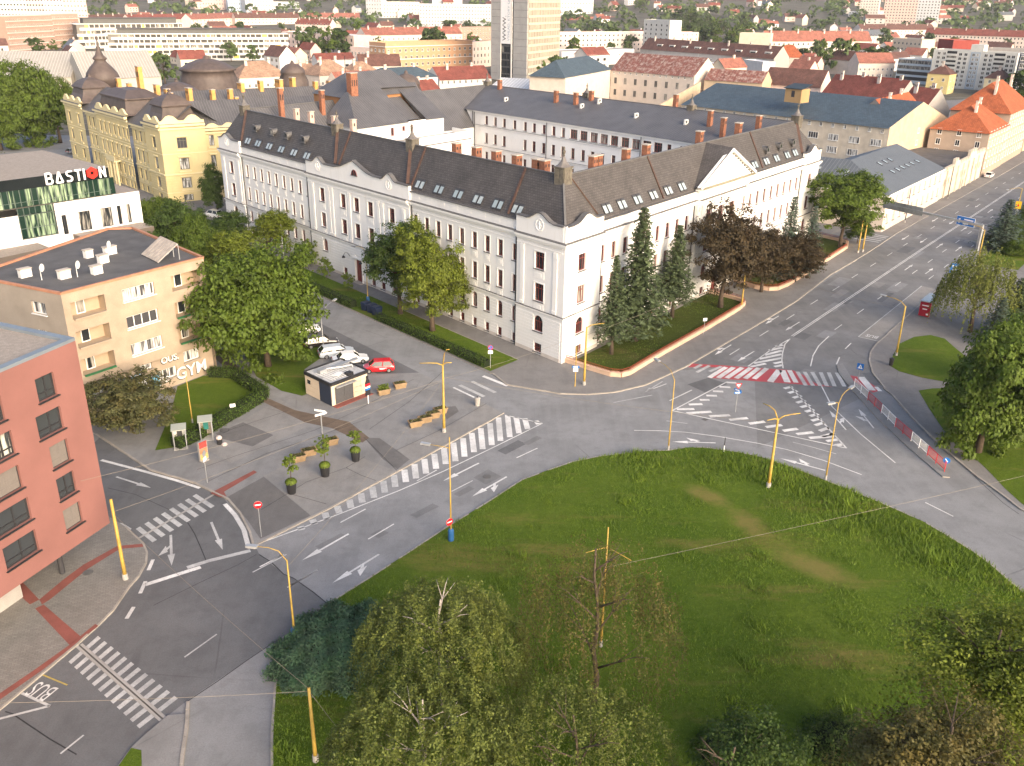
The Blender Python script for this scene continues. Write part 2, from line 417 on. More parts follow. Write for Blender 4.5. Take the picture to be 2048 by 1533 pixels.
# kerb stones as pieces along a line
KERB_ME = {}
def kerb_line(parent, pts, h=.14, w=.22, step=1.0, skip=0.0, name='kerb_stone', m=None):
    m = m or M_kerb
    if (h, w, step) not in KERB_ME:
        KERB_ME[(h, w, step)] = MB().box(-step / 2 + .012, step / 2 - .012, -w / 2, w / 2, -.1, h).mesh('kerb_stone', m)
    d = 0
    for (ax, ay), (bx, by) in zip(pts, pts[1:]):
        l = math.hypot(bx - ax, by - ay); n = max(1, round(l / step)); a = math.atan2(by - ay, bx - ax)
        for i in range(n):
            if random.random() < skip: continue
            t = (i + .5) / n
            place(name, KERB_ME[(h, w, step)], parent, (ax + (bx - ax) * t, ay + (by - ay) * t, random.uniform(-.015, .012)), a + random.uniform(-.02, .02), (l / n / step, 1, 1))

# big lawn island
isl = ZD([(1655, 1520), (1650, 1300), (1660, 1050), (1690, 880), (1725, 770), (1780, 690), (1860, 622), (1960, 540)]) + \
      ZE([(330, 640), (600, 460), (830, 300), (1000, 180), (1260, 10)]) + ZB([(1900, 910), (2048, 850)]) + \
      GL([(1150, 922), (1200, 910), (1260, 901), (1300, 896)]) + ZC([(110, 668), (200, 650), (300, 645), (480, 665), (620, 690), (800, 745), (970, 805), (1100, 855), (1250, 910), (1400, 970), (1530, 1025), (1700, 1120), (1800, 1180), (1900, 1250), (2000, 1335), (2048, 1369)]) + \
      GL([(2150, 1235), (2300, 1400), (2500, 1700), (1500, 2300), (700, 2300), (590, 1750)])
slab('lawn_island', isl, .10, M_lawn, M_kerb)
kerb_line(bpy.data.objects['lawn_island'], isl[:36], .12, .16, 1.0, .04)

# block of the white building: asphalt pavement up to both kerbs
blk = [US(170, 9.1), US(60, 9.05), US(34, 9.2), US(3.3, 9.3)] + GL([(986, 750), (1014, 771), (1067, 778.5), (1120, 786), (1175, 786), (1230, 780), (1290, 764)]) + \
      [VS(9, 13.1), VS(30, 13.3), VS(45, 13.25), VS(63, 11.95), VS(76, 12.0), VS(84, 11.9), VS(103, 11.3), VS(139, 11.7), VS(192, 12.1), VS(420, 12.1), VS(420, -40), AB(170, 100)]
slab('pavement', blk, .13, M_pave, M_kerb)
kerb_line(bpy.data.objects['pavement'], GL([(986, 750), (1014, 771), (1067, 778.5), (1120, 786), (1175, 786), (1230, 780), (1290, 764)]) + [VS(9, 13.1), VS(30, 13.3), VS(45, 13.25), VS(63, 11.95), VS(76, 12.0)], .145, .2)
sheet('verge_lawn', [US(4.2, 3.7), US(36, 3.3), US(75, 3.1), US(75, 8.9), US(34, 9.0), US(3.6, 9.0)], .15, M_lawn)
kerb_line(bpy.data.objects['verge_lawn'], [US(4.2, 3.6), US(30, 3.3)], .16, .12)
lane = sheet('side_lane', [VS(90, 11.6), VS(98.5, 11.4), VS(98.5, -60), VS(90, -60)], .136, M_asphm)

# plaza between the streets
plz = ZA([(600, 745), (940, 955), (1210, 1025), (1340, 1085), (1420, 1120), (1500, 1210), (1560, 1320), (1590, 1420)]) + ZB([(350, 1335), (790, 1100), (1160, 885), (1785, 520), (1640, 455), (1450, 370), (1280, 300), (1000, 318), (960, 330)]) + \
      [US(30, 20.5), US(60, 21), US(120, 22), (-130, 215), (-130, 120), G(60, 850)]
slab('plaza', plz, .11, M_plaza, M_kerb)
plaza = bpy.data.objects['plaza']
kerb_line(plaza, ZB([(350, 1335), (790, 1100), (1160, 885), (1785, 520)]), .13, .2, 1.0, .06)
kerb_line(plaza, ZA([(600, 745), (940, 955), (1210, 1025), (1340, 1085), (1420, 1120), (1500, 1210), (1560, 1320), (1590, 1420)]), .13, .2)
M_plazal = asphalt('plaza_asphalt_pale', (.245, .236, .226), .1, .4)
M_plazad = asphalt('plaza_asphalt_dark', (.145, .139, .136), .1, .4)
M_dirt = mat('bare_earth', (.155, .115, .085), .95, .25, .9, .35)
def pz(pts, m, z=.116): return sheet('surface_patch', pts, z, m, plaza, None)
pz(ZB([(390, 930), (500, 870), (770, 740), (1160, 880), (670, 1150)]), M_plazal)
pz(ZB([(1160, 760), (1500, 590), (1660, 470), (1770, 522), (1250, 815)]), M_plazal)
pz(ZB([(0, 760), (470, 480), (700, 600), (200, 860)]), M_plazal)
pz(ZB([(970, 690), (1060, 690), (1240, 810), (1170, 870), (1080, 810)]), M_plazad)
pz(ZB([(180, 1060), (390, 935), (670, 1155), (380, 1300), (300, 1190)]), M_plazad)
pz(ZB([(100, 690), (260, 620), (440, 690), (320, 760), (140, 720)]), M_plazad, .119)
pz(ZB([(1420, 500), (1500, 490), (1520, 520), (1450, 570)]), M_plazad)
pz(ZB([(80, 1040), (330, 900), (350, 910), (160, 1030), (180, 1065), (130, 1060)]), M_redpav, .121)
pz(ZB([(120, 190), (390, 470), (560, 540), (880, 600), (1000, 690), (960, 720), (780, 640), (620, 610), (380, 500), (180, 330), (60, 230)]), M_dirt, .117)
pz(ZB([(1000, 325), (1280, 305), (1420, 365), (1180, 520), (1020, 460)]), M_plaza, .117)

# pavement of the red building, with red paver bands
pav2 = ZD([(-500, 1690), (0, 1265), (310, 990), (500, 820), (615, 710), (700, 620), (790, 480), (845, 415), (885, 335), (890, 275), (865, 222), (760, 130), (640, 60), (300, -150), (-300, -500), (-900, -300), (-900, 1500)])
slab('footway', pav2, .12, M_paver, M_kerb)
fw = bpy.data.objects['footway']
kerb_line(fw, ZD([(0, 1265), (310, 990), (500, 820), (615, 710), (700, 620), (790, 480), (845, 415), (885, 335), (890, 275), (865, 222), (760, 130)]), .135, .16)
for p in ([(95, 505), (165, 470), (268, 572), (215, 602)], [(268, 572), (400, 455), (520, 360), (715, 245), (860, 228), (872, 245), (730, 262), (545, 385), (330, 570), (285, 600)],
          [(245, 625), (295, 600), (515, 780), (455, 835)], [(0, 1165), (250, 985), (455, 830), (600, 705), (618, 716), (310, 975), (0, 1205)]):
    sheet('paver_band', ZD(p), .126, M_redpav, fw, None)

# small island at the lower edge
slab('traffic_island', ZD([(830, 1420), (905, 1345), (1040, 1225), (1140, 1215), (1150, 1145), (1165, 1150), (1150, 1300), (1130, 1463), (1110, 1900), (500, 1900)]), .11, M_plaza, M_kerb)
ti = bpy.data.objects['traffic_island']
kerb_line(ti, ZD([(1155, 1147), (1150, 1300), (1130, 1463), (1115, 1800)]), .2, .22, .7)
sheet('grass_patch', ZD([(740, 1560), (830, 1425), (890, 1437), (897, 1560)]), .125, M_lawn, ti, None)

# far right: pavement, lawns and the stream
rp = Z7([(1175, 1412), (1105, 1330), (1085, 1260), (1090, 1215), (1120, 1170), (1180, 1115)]) + [VS(39.5, 29.25), VS(67, 28.7), VS(71, 28.3), VS(86, 26.9), VS(110, 27.0), VS(151, 26.5), VS(420, 26.5), VS(420, 130), VS(-40, 190)] + GL([(2600, 1330), (2200, 1060)]) + ZC([(2048, 935), (1960, 870), (1800, 760), (1600, 600), (1450, 460), (1330, 330), (1280, 295)])
slab('riverside_pavement', rp, .13, M_pave, M_kerb)
rpo = bpy.data.objects['riverside_pavement']
kerb_line(rpo, [rp[-k] for k in range(1, 9)][::-1] + Z7([(1175, 1412), (1105, 1330), (1085, 1260), (1090, 1215), (1120, 1170), (1180, 1115)]) + [VS(39.5, 29.25), VS(67, 28.7)], .145, .2)
sheet('riverside_lawn', Z7([(1215, 1230), (1250, 1165), (1330, 1125), (1420, 1112), (1500, 1130), (1560, 1180), (1650, 1250), (1700, 1400), (1380, 1352), (1250, 1320), (1200, 1290)]), .15, M_lawn)
sheet('riverside_lawn', Z7([(1360, 1425), (1440, 1410), (1700, 1400), (2300, 1300), (2500, 1700)]) + ZC([(2300, 1080), (2048, 905), (1960, 830), (1850, 720), (1760, 640), (1700, 615), (1600, 500), (1530, 400), (1470, 305)]), .15, M_lawn)
sheet('riverside_lawn', [VS(88, 29.5), VS(420, 28.5), VS(420, 36), VS(88, 36.5)], .15, M_lawn)
sheet('riverside_lawn', [VS(88, 40.5), VS(420, 40), VS(420, 120), VS(60, 120), VS(60, 42)], .15, M_lawn)
M_water = mat('stream_water', (.16, .17, .165), .12, .1, .3, spec=.6)
sheet('stream', [VS(55, 44), VS(75, 40.2), VS(100, 38.2), VS(140, 36.6), VS(420, 36.2), VS(420, 41), VS(140, 41.5), VS(100, 43.5), VS(80, 46), VS(60, 50)], .16, M_water)

# ------------------------------------------------------------------ road markings
def quadstrip(p, q, w):
    dx, dy = q[0] - p[0], q[1] - p[1]; l = math.hypot(dx, dy) or 1; nx, ny = -dy / l * w / 2, dx / l * w / 2
    return [(p[0] + nx, p[1] + ny), (p[0] - nx, p[1] - ny), (q[0] - nx, q[1] - ny), (q[0] + nx, q[1] + ny)]
def line(pts, w=.14, name='lane_line', m=None, z=.012):
    for a, c in zip(pts, pts[1:]): mark(name, quadstrip(a, c, w), m, z)
def stripes(a0, a1, b0, b1, n, duty=.5, name='zebra_stripe', m=None, z=.012, slant=0):
    """n bars between the edge a0->a1 and the opposite edge b0->b1"""
    for i in range(n):
        t0 = (i + .5 - duty / 2) / n; t1 = (i + .5 + duty / 2) / n
        f = lambda p, q, t: (p[0] + (q[0] - p[0]) * t, p[1] + (q[1] - p[1]) * t)
        mark(name, [f(a0, a1, t0), f(a0, a1, t1), f(b0, b1, t1 + slant / n), f(b0, b1, t0 + slant / n)], m, z)
def arrow(tail, tip, kind='straight', m=None, w=.16, hw=.62):
    dx, dy = tip[0] - tail[0], tip[1] - tail[1]; l = math.hypot(dx, dy); d = (dx / l, dy / l); n = (-d[1], d[0])
    P = lambda a, s: (tail[0] + d[0] * a + n[0] * s, tail[1] + d[1] * a + n[1] * s)
    hl = min(1.9, l * .36)
    mb = MB(); zz = .012
    if 'straight' in kind:
        mb.face([(*P(0, -w / 2), zz), (*P(l - hl, -w / 2), zz), (*P(l - hl, -hw / 2), zz), (*P(l, 0), zz), (*P(l - hl, hw / 2), zz), (*P(l - hl, w / 2), zz), (*P(0, w / 2), zz)])
    for k, sg in (('left', 1), ('right', -1)):
        if k in kind:
            a0 = l * .32 if 'straight' in kind else l * .62
            if 'straight' not in kind: mb.face([(*P(0, -w / 2), zz), (*P(a0 + .3, -w / 2), zz), (*P(a0 + .3, w / 2), zz), (*P(0, w / 2), zz)])
            mb.face([(*P(a0, 0), zz + .001), (*P(a0 + .35, 0), zz + .001), (*P(a0 + 1.0, sg * .45), zz + .001), (*P(a0 + .62, sg * .5), zz + .001)])
            mb.face([(*P(a0 + .1, sg * .42), zz + .002), (*P(a0 + 1.1, sg * .28), zz + .002), (*P(a0 + 1.5, sg * 1.05), zz + .002)])
    mb.obj('lane_arrow', m or M_paint, road)
# main street: double line, lane dashes, arrows
for w in (18.92, 19.2): line([VS(29.5, w + .05), VS(60, w), VS(90, w - .1), VS(129, w), VS(192, w), VS(400, w)], .12, 'centre_line')
for w0, s0, s1 in ((15.55, 17, 400), (22.75, 36, 400), (25.95, 72, 400)):
    s = s0
    while s < s1:
        line([VS(s, w0 if s < 60 else w0 - .15), VS(s + 3.0, w0 if s < 60 else w0 - .15)], .12, 'lane_dash'); s += 9.4
for s, w, k in ((97, 17.2, 0), (118, 17.2, 0), (97, 13.7, 0), (118, 13.7, 0), (140, 17.2, 0), (75, 20.9, 1), (75, 24.4, 1), (95, 20.8, 1), (95, 24.3, 1), (113, 20.8, 1), (113, 24.3, 1), (136, 20.8, 1)):
    arrow(VS(s, w), VS(s + 4.8, w), 'straight') if k else arrow(VS(s + 4.8, w), VS(s, w), 'straight')
arrow(Z7([(690, 1055)])[0], Z7([(612, 1105)])[0], 'straight'); arrow(Z7([(572, 1025)])[0], Z7([(500, 1072)])[0], 'straight right')
arrow(Z7([(442, 1225)])[0], Z7([(350, 1285)])[0], 'straight'); arrow(Z7([(312, 1193)])[0], Z7([(222, 1252)])[0], 'straight right')
# chevrons above the red crossing, with their edge lines
line(Z7([(640, 1150), (612, 1180), (600, 1230), (597, 1270), (605, 1315)]), .16, 'edge_line')
line(Z7([(640, 1150), (540, 1210), (410, 1310)]), .16, 'edge_line')
for a, c in (((600, 1185), (560, 1195)), ((598, 1200), (525, 1218)), ((596, 1217), (500, 1245)), ((596, 1237), (470, 1268)), ((598, 1258), (440, 1292)), ((508, 1292), (425, 1312)), ((600, 1280), (553, 1290)), ((602, 1298), (556, 1308))):
    line(Z7([a, c]), .5, 'chevron_bar')
line(Z7([(855, 1130), (800, 1185), (770, 1240), (758, 1300)]), .14, 'lane_line')
line(Z7([(980, 1165), (948, 1198)]), .14, 'lane_dash'); line(Z7([(918, 1245), (902, 1285)]), .16, 'lane_dash')
# red and white crossing
mark('red_crossing_surface', Z7([(45, 1300), (130, 1305), (300, 1310), (660, 1325), (720, 1350), (790, 1395), (885, 1412), (700, 1403), (190, 1380), (260, 1320), (60, 1325), (30, 1325)]), M_red, .009)
for a in (((85, 1308), (55, 1328)), ((150, 1308), (110, 1330)), ((195, 1312), (125, 1352)), ((262, 1315), (195, 1345)),):
    line(Z7(a), .45, 'zebra_stripe', M_paintw)
for x0, x1 in ((288, 195), (330, 245), (378, 292), (425, 345), (470, 395), (515, 445), (585, 535), (600, 632), (640, 680)):
    line(Z7([(x0, 1318 if x0 < 550 else 1326), (x1, 1379 if x1 < 500 else 1393)]), .62 if x0 not in (585, 600) else .8, 'zebra_stripe')
for x0, x1 in ((685, 735), (725, 775), (768, 815), (815, 852), (860, 895), (905, 950)):
    line(Z7([(x0, 1332), (x1, 1408)]), .5, 'zebra_stripe', M_paintw)
mark('red_crossing_surface', Z7([(965, 1342), (1010, 1350), (1040, 1352), (1155, 1422), (1110, 1438), (1000, 1375)]), M_red, .013)
line(Z7([(1040, 1352), (1105, 1425)]), .9, 'zebra_stripe', M_paint, .017); line(Z7([(1125, 1405), (1150, 1428)]), .5, 'zebra_stripe', M_paint, .017)
# triangular hatched area
T1, T2, T3 = ZC([(125, 446), (425, 278), (760, 290)]); T4 = ZC([(1085, 625)])[0]
line([T1, T2], .16, 'edge_line'); line([T1, T4], .16, 'edge_line'); line([ZC([(765, 292)])[0], T4], .2, 'edge_line')
for a, c in (((415, 283), (472, 284)), ((380, 308), (440, 310)), ((345, 333), (402, 334)), ((310, 358), (368, 358)), ((275, 383), (328, 382)), ((215, 410), (290, 406)), ((150, 438), (246, 434))):
    line(ZC([a, c]), .5, 'chevron_bar')
for a, c in (((205, 458), (340, 446)), ((330, 472), (442, 462)), ((440, 488), (540, 475)), ((548, 506), (634, 492)), ((640, 522), (728, 508)), ((735, 540), (814, 526)), ((810, 556), (900, 543)), ((880, 575), (1000, 562)), ((1000, 562), (1010, 545))):
    line(ZC([a, c]), .55, 'chevron_bar')
for a, c in (((735, 308), (780, 296)), ((760, 332), (806, 318)), ((785, 358), (830, 344)), ((805, 384), (852, 370)), ((828, 408), (878, 394)), ((855, 432), (900, 418)), ((880, 455), (925, 442)), ((890, 480), (940, 466)), ((910, 505), (958, 488)), ((935, 535), (985, 515)), ((950, 565), (1008, 548)), ((975, 590), (1040, 578)), ((1020, 612), (1065, 604))):
    line(ZC([a, c]), .5, 'chevron_bar')
# right-hand lanes
line(ZC([(940, 290), (1000, 400), (1160, 545), (1355, 698)]), .14, 'lane_line')
arrow(ZC([(1080, 525)])[0], ZC([(985, 420)])[0], 'straight right'); arrow(ZC([(1232, 512)])[0], ZC([(1145, 408)])[0], 'straight left')
# roundabout carriageway
line(ZC([(-80, 560), (60, 558), (200, 562), (380, 580), (600, 612), (760, 642), (960, 695), (1172, 768)]), .13, 'lane_line')
line(ZC([(790, 600), (900, 625), (1030, 658)]), .13, 'lane_line', M_paintw); line(ZC([(95, 503), (210, 514)]), .13, 'lane_line', M_paintw)
arrow(ZC([(368, 616)])[0], ZC([(130, 616)])[0], 'straight right', None, .2); arrow(ZC([(972, 750)])[0], ZC([(722, 690)])[0], 'straight right', None, .2)
line(ZC([(1525, 910), (1680, 982)]), .14, 'lane_dash'); line(ZC([(-10, 340), (90, 300)]), .14, 'lane_dash'); line(ZC([(110, 392), (230, 330)]), .16, 'lane_dash')
line(GL([(1228, 800), (1305, 783)]), .14, 'lane_dash', M_paintw)
arrow(GL([(1325, 755)])[0], GL([(1290, 778)])[0], 'straight', M_paintw)
# main carriageway by the plaza
line(ZB([(2010, 572), (1790, 530)]), .16, 'edge_line')
line(ZB([(2010, 572), (1700, 735), (1440, 868), (1180, 990), (850, 1130), (640, 1215), (370, 1322)]), .13, 'edge_line')
for i, (xt, yt, xb, yb) in enumerate([(1970, 558, 1990, 578), (1905, 545, 1925, 608), (1855, 540, 1875, 634), (1805, 532, 1822, 658), (1752, 545, 1768, 682), (1703, 580, 1718, 708), (1650, 610, 1665, 733), (1598, 640, 1615, 752), (1548, 672, 1560, 780), (1492, 700, 1508, 808), (1437, 732, 1452, 826), (1382, 768, 1396, 855), (1325, 800, 1338, 885), (1268, 832, 1280, 915), (1210, 866, 1222, 938), (1150, 898, 1160, 968), (1088, 935, 1100, 1003), (1025, 970, 1038, 1035), (960, 1010, 970, 1065), (893, 1050, 905, 1098), (822, 1090, 838, 1130), (752, 1130, 765, 1168), (680, 1172, 695, 1200), (612, 1215, 622, 1235)]):
    line(ZB([(xt, yt), (xb, yb)]), .62, 'hatch_bar', M_paint if i < 15 else M_paintw)
arrow(ZB([(1645, 815)])[0], ZB([(1440, 925)])[0], 'straight', None, .2); arrow(ZB([(1810, 890)])[0], ZB([(1610, 1012)])[0], 'straight left', None, .2)
arrow(ZB([(895, 1250)])[0], ZB([(628, 1412)])[0], 'straight', None, .2); arrow(ZE([(626, 335)])[0], ZE([(362, 508)])[0], 'straight left', None, .2)
for p in ([(1158, 1185), (1010, 1278)], [(990, 1102), (845, 1185)], [(1612, 918), (1490, 985)], [(1985, 718), (1865, 778)], [(1400, 862), (1285, 930)], [(520, 1380), (380, 1458)]): line(ZB(p), .13, 'lane_dash')
for p in ([(275, 435), (105, 540)], [(75, 352), (5, 395)]): line(ZE(p), .13, 'lane_dash')
for p in ([(1705, 260), (1510, 370)], [(1890, 348), (1720, 450)], [(1310, 738), (1125, 878)], [(548, 1350), (415, 1463)]): line(ZD(p), .13, 'lane_dash', M_paintw)
# crossings
a0, a1 = ZD([(605, 760), (1105, 1130)]); b0, b1 = ZD([(438, 915), (885, 1312)])
stripes(a0, a1, b0, b1, 12, .46, m=M_paintw)
a0, a1 = ZA([(1235, 1085), (845, 1325)]); b0, b1 = ZA([(1350, 1155), (950, 1405)])
stripes(a0, a1, b0, b1, 8, .5, m=M_paintw)
for p, q in (((515, 820), (1020, 1240)), ((495, 828), (1000, 1250))): line(ZD([p, q]), .3, 'guide_strip', M_concrete, .016)
line(ZA([(855, 1388), (1335, 1090)]), .25, 'guide_strip', M_concrete, .016)
for p in ([(1480, 378), (1620, 440)], [(1520, 362), (1665, 425)], [(1590, 338), (1730, 400)], [(1655, 305), (1800, 358)]): line(ZB(p), .5, 'zebra_stripe', M_paint if p[0][0] in (1480, 1655) else M_paintw)
for s in (91.5, 93, 94.5, 96, 97.3): line([VS(s, 11), VS(s, 6.2)], .5, 'zebra_stripe', M_paintw, .145)
# stop and edge lines on the left street
line(ZA([(635, 900), (900, 962), (1100, 1012), (1245, 1055)]), .35, 'edge_line'); line(ZA([(1400, 1148), (1465, 1215), (1520, 1300), (1552, 1405)]), .4, 'edge_line')
line(ZA([(1565, 1430), (1310, 1500), (1180, 1545)]), .45, 'stop_line', M_paintw); line(ZD([(1205, 348), (885, 460)]), .45, 'stop_line')
for p in ([(925, 312), (900, 375)], [(885, 440), (855, 512)], [(820, 592), (780, 662)]): line(ZD(p), .3, 'edge_dash')
arrow(ZA([(730, 1000)])[0], ZA([(945, 1062)])[0], 'straight', M_paintw, .22); arrow(ZA([(1320, 1262)])[0], ZA([(1395, 1430)])[0], 'straight', M_paintw, .22)
arrow(ZD([(1025, 165)])[0], ZD([(1035, 345)])[0], 'straight right', M_paintw, .22)
line(ZD([(180, 1115), (345, 1185)]), .2, 'bay_line', M_paintw); line(ZD([(345, 1185), (100, 1255), (-40, 1295)]), .2, 'bay_line', M_paintw)
line(ZD([(300, 1005), (445, 1060)]), .12, 'bay_line', M_yel)
# bus bay
mark('bus_bay', Z7([(1020, 1128), (1140, 1152), (1450, 852), (1365, 835)]), M_plazal, .008)
line(Z7([(1020, 1128), (1140, 1152)]), .14, 'bay_line', M_paintw); line(Z7([(1140, 1152), (1220, 1075)]), .12, 'bay_line', M_yel)
line(Z7([(1020, 1128), (1365, 835)]), .14, 'bay_line', M_paintw)
slab('refuge_island', ZC([(1020, 175), (1050, 165), (1100, 240), (1120, 268), (1300, 430), (1480, 590), (1620, 715), (1655, 772), (1615, 770), (1430, 620), (1250, 460), (1100, 300), (1030, 215)]), .12, M_plaza, M_kerb)

def text(name, body, size, loc, rz, m, parent, extrude=.0, rx=0.0, shear=0.0):
    cu = bpy.data.curves.new(name, 'FONT'); cu.body = body; cu.size = size; cu.extrude = extrude; cu.shear = shear; cu.resolution_u = 3
    o = bpy.data.objects.new(name, cu); COL.objects.link(o)
    o.rotation_euler = (rx, 0, rz); o.location = loc; o.data.materials.append(m); o.parent = parent
    return o
# BUS lettering in the two stop bays (read from the direction of travel)
def road_text(body, c, d, size, stretch):
    o = place('bus_lettering', None, road, (*c, .014), math.atan2(d[1] - c[1], d[0] - c[0])); o.scale = (1, stretch, 1); text('lettering', body, size, (0, 0, 0), 0, M_paint, o)
p, q = ZD([(400, 1082), (245, 1030)]); road_text('BUS', p, q, 1.05, 1.9)
p, q = Z7([(1138, 1125), (1050, 1108)]); road_text('BUS', p, q, 1.0, 1.6)
for i in range(34):       # repaired trenches and utility patches
    s_, w_ = random.uniform(12, 150), random.uniform(13.5, 27); L_, W_ = random.uniform(1.2, 7), random.uniform(.6, 2.2)
    mark('repair_patch', [VS(s_, w_), VS(s_ + L_, w_ + random.uniform(-.1, .1)), VS(s_ + L_, w_ + W_), VS(s_, w_ + W_)], random.choice((M_asphd, M_asph, M_plaza)), .0065 + i * 4e-5)
for i, (x, y, a, b_) in enumerate(((1250, 1130, 130, 40), (1500, 1000, 90, 36), (1750, 740, 120, 50), (1020, 1250, 60, 50), (700, 1330, 150, 40), (1900, 690, 80, 30))): mark('repair_patch', ZB([(x, y), (x + a, y - a * .55), (x + a + b_, y - a * .55 + b_ * .4), (x + b_, y + b_ * .4)]), random.choice((M_asphd, M_asphm)), .0065 + i * 4e-5)
# tar joints and cracks
M_tar = mat('tar_joint', (.035, .035, .037), .7, .3, 3)
for f, pts, w in ((ZD, [(85, 1225), (130, 1238), (210, 1290), (350, 1378), (510, 1465)], .09), (ZD, [(1690, 745), (1500, 880), (1320, 1015), (1150, 1135)], .07), (ZD, [(1545, 265), (1620, 310), (1690, 375), (1750, 398), (1870, 478), (1950, 540)], .1), (ZA, [(680, 1070), (850, 1105), (960, 1150), (1060, 1192)], .06), (ZA, [(1140, 1245), (1180, 1275), (1220, 1335), (1260, 1420), (1300, 1510)], .08), (ZD, [(935, 580), (1200, 440), (1420, 330), (1530, 265)], .05), (ZC, [(1700, 655), (1800, 770), (1950, 900), (2040, 960)], .06), (Z7, [(980, 1200), (1010, 1225), (1050, 1235)], .05), (Z7, [(60, 1290), (400, 1080), (640, 930), (900, 760)], .05)):
    line(f(pts), w, 'tar_joint', M_tar, .010)
for pts in ([(0, 905), (230, 815), (680, 655), (900, 545), (1250, 340)], [(60, 975), (400, 800), (700, 690), (1000, 575)], [(380, 1130), (640, 960), (870, 870), (980, 800)], [(870, 870), (960, 912), (1045, 940)], [(1000, 640), (1230, 470), (1420, 290)], [(0, 760), (200, 660), (520, 545)], [(540, 1030), (760, 1085)], [(970, 690), (1170, 880)], [(1160, 760), (1400, 640), (1680, 470)]):
    line(ZB(pts), .05, 'paving_joint', M_tar, .128)
# ------------------------------------------------------------------ facades with real openings, windows as parts
WIN = {}
def win_meshes(w, h, kind, fm, gm, sm):
    """frame, pane and sill meshes for an opening w x h; origin bottom centre on the outer wall face, x right, y inward"""
    k = (round(w, 2), round(h, 2), kind, fm.name, gm.name, sm.name if sm else '')
    if k in WIN: return WIN[k]
    d = .20; f = MB(); p = MB(); s = MB(); t = .115; x0, x1 = -w / 2, w / 2
    if kind == 'arch':
        n = 10; r = w / 2; zc = h - r
        arc = [(r * math.cos(math.pi * i / n), zc + r * math.sin(math.pi * i / n)) for i in range(n + 1)]
        for i in range(n):
            a, c = arc[i], arc[i + 1]
            f.face([(a[0], -.002, a[1]), (a[0], -.002, h), (c[0], -.002, h), (c[0], -.002, c[1])], 1)
            f.face([(a[0], 0, a[1]), (c[0], 0, c[1]), (c[0], d + .1, c[1]), (a[0], d + .1, a[1])], 1)
            ai = (a[0] * (r - t) / r, zc + (a[1] - zc) * (r - t) / r); ci = (c[0] * (r - t) / r, zc + (c[1] - zc) * (r - t) / r)
            f.face([(a[0], d, a[1]), (c[0], d, c[1]), (ci[0], d, ci[1]), (ai[0], d, ai[1])], 0)
        p.face([(x0, d + .05, 0), (x1, d + .05, 0)] + [(q[0], d + .05, q[1]) for q in arc])
        f.box(x0, x0 + t, d, d + .08, 0, zc); f.box(x1 - t, x1, d, d + .08, 0, zc); f.box(x0 + t, x1 - t, d, d + .08, 0, t)
        f.box(x0 + t, x1 - t, d, d + .07, zc - .05, zc + .06); f.box(-.045, .045, d + .002, d + .07, t, h - t)
        if w > 1.3:
            for x in (-w / 6 - .03, w / 6 - .03): f.box(x, x + .06, d + .003, d + .06, t, zc)
    else:
        p.face([(x0, d + .05, 0), (x1, d + .05, 0), (x1, d + .05, h), (x0, d + .05, h)])
        f.box(x0, x0 + t, d, d + .08, 0, h); f.box(x1 - t, x1, d, d + .08, 0, h)
        f.box(x0 + t, x1 - t, d, d + .08, 0, t); f.box(x0 + t, x1 - t, d, d + .08, h - t, h)
        if kind == 'cross':
            f.box(x0 + t, x1 - t, d + .002, d + .07, h * .68, h * .68 + .09)
            nn = 1 if w < 1.25 else 2
            for i in range(nn):
                x = x0 + w * (i + 1) / (nn + 1); f.box(x - .045, x + .045, d + .003, d + .065, t, h - t)
        elif kind == 'bars':
            for i in range(3):
                x = x0 + w * (i + 1) / 4; f.box(x - .02, x + .02, .06, .1, 0, h)
            f.box(x0, x1, .07, .09, h * .5 - .02, h * .5 + .02)
        elif kind == 'split':
            n = max(2, round(w / .9))
            for i in range(1, n):
                x = x0 + w * i / n; f.box(x - .05, x + .05, d + .003, d + .065, t, h - t)
        elif kind == 'side':
            x = x0 + w * .55; f.box(x - .06, x + .06, d + .003, d + .065, t, h - t); f.box(x0 + t, x1 - t, d + .002, d + .07, h * .26, h * .26 + .1)
    s.box(x0 - .12, x1 + .12, -.17, d, -.09, -.01)
    mm = [fm, M_white]
    WIN[k] = (f.mesh('window', mm), p.mesh('pane', gm), s.mesh('sill', sm) if sm else None)
    return WIN[k]

def window_at(par, org, p, ang, w, h, z, kind, fm, gm, sm, name='window'):
    f, pn, sl = win_meshes(w, h, kind, fm, gm, sm)
    o = place(name, f, par, (p[0] - org[0], p[1] - org[1], z), ang)
    place('pane', pn, o)
    if sl: place('sill', sl, o)
    return o

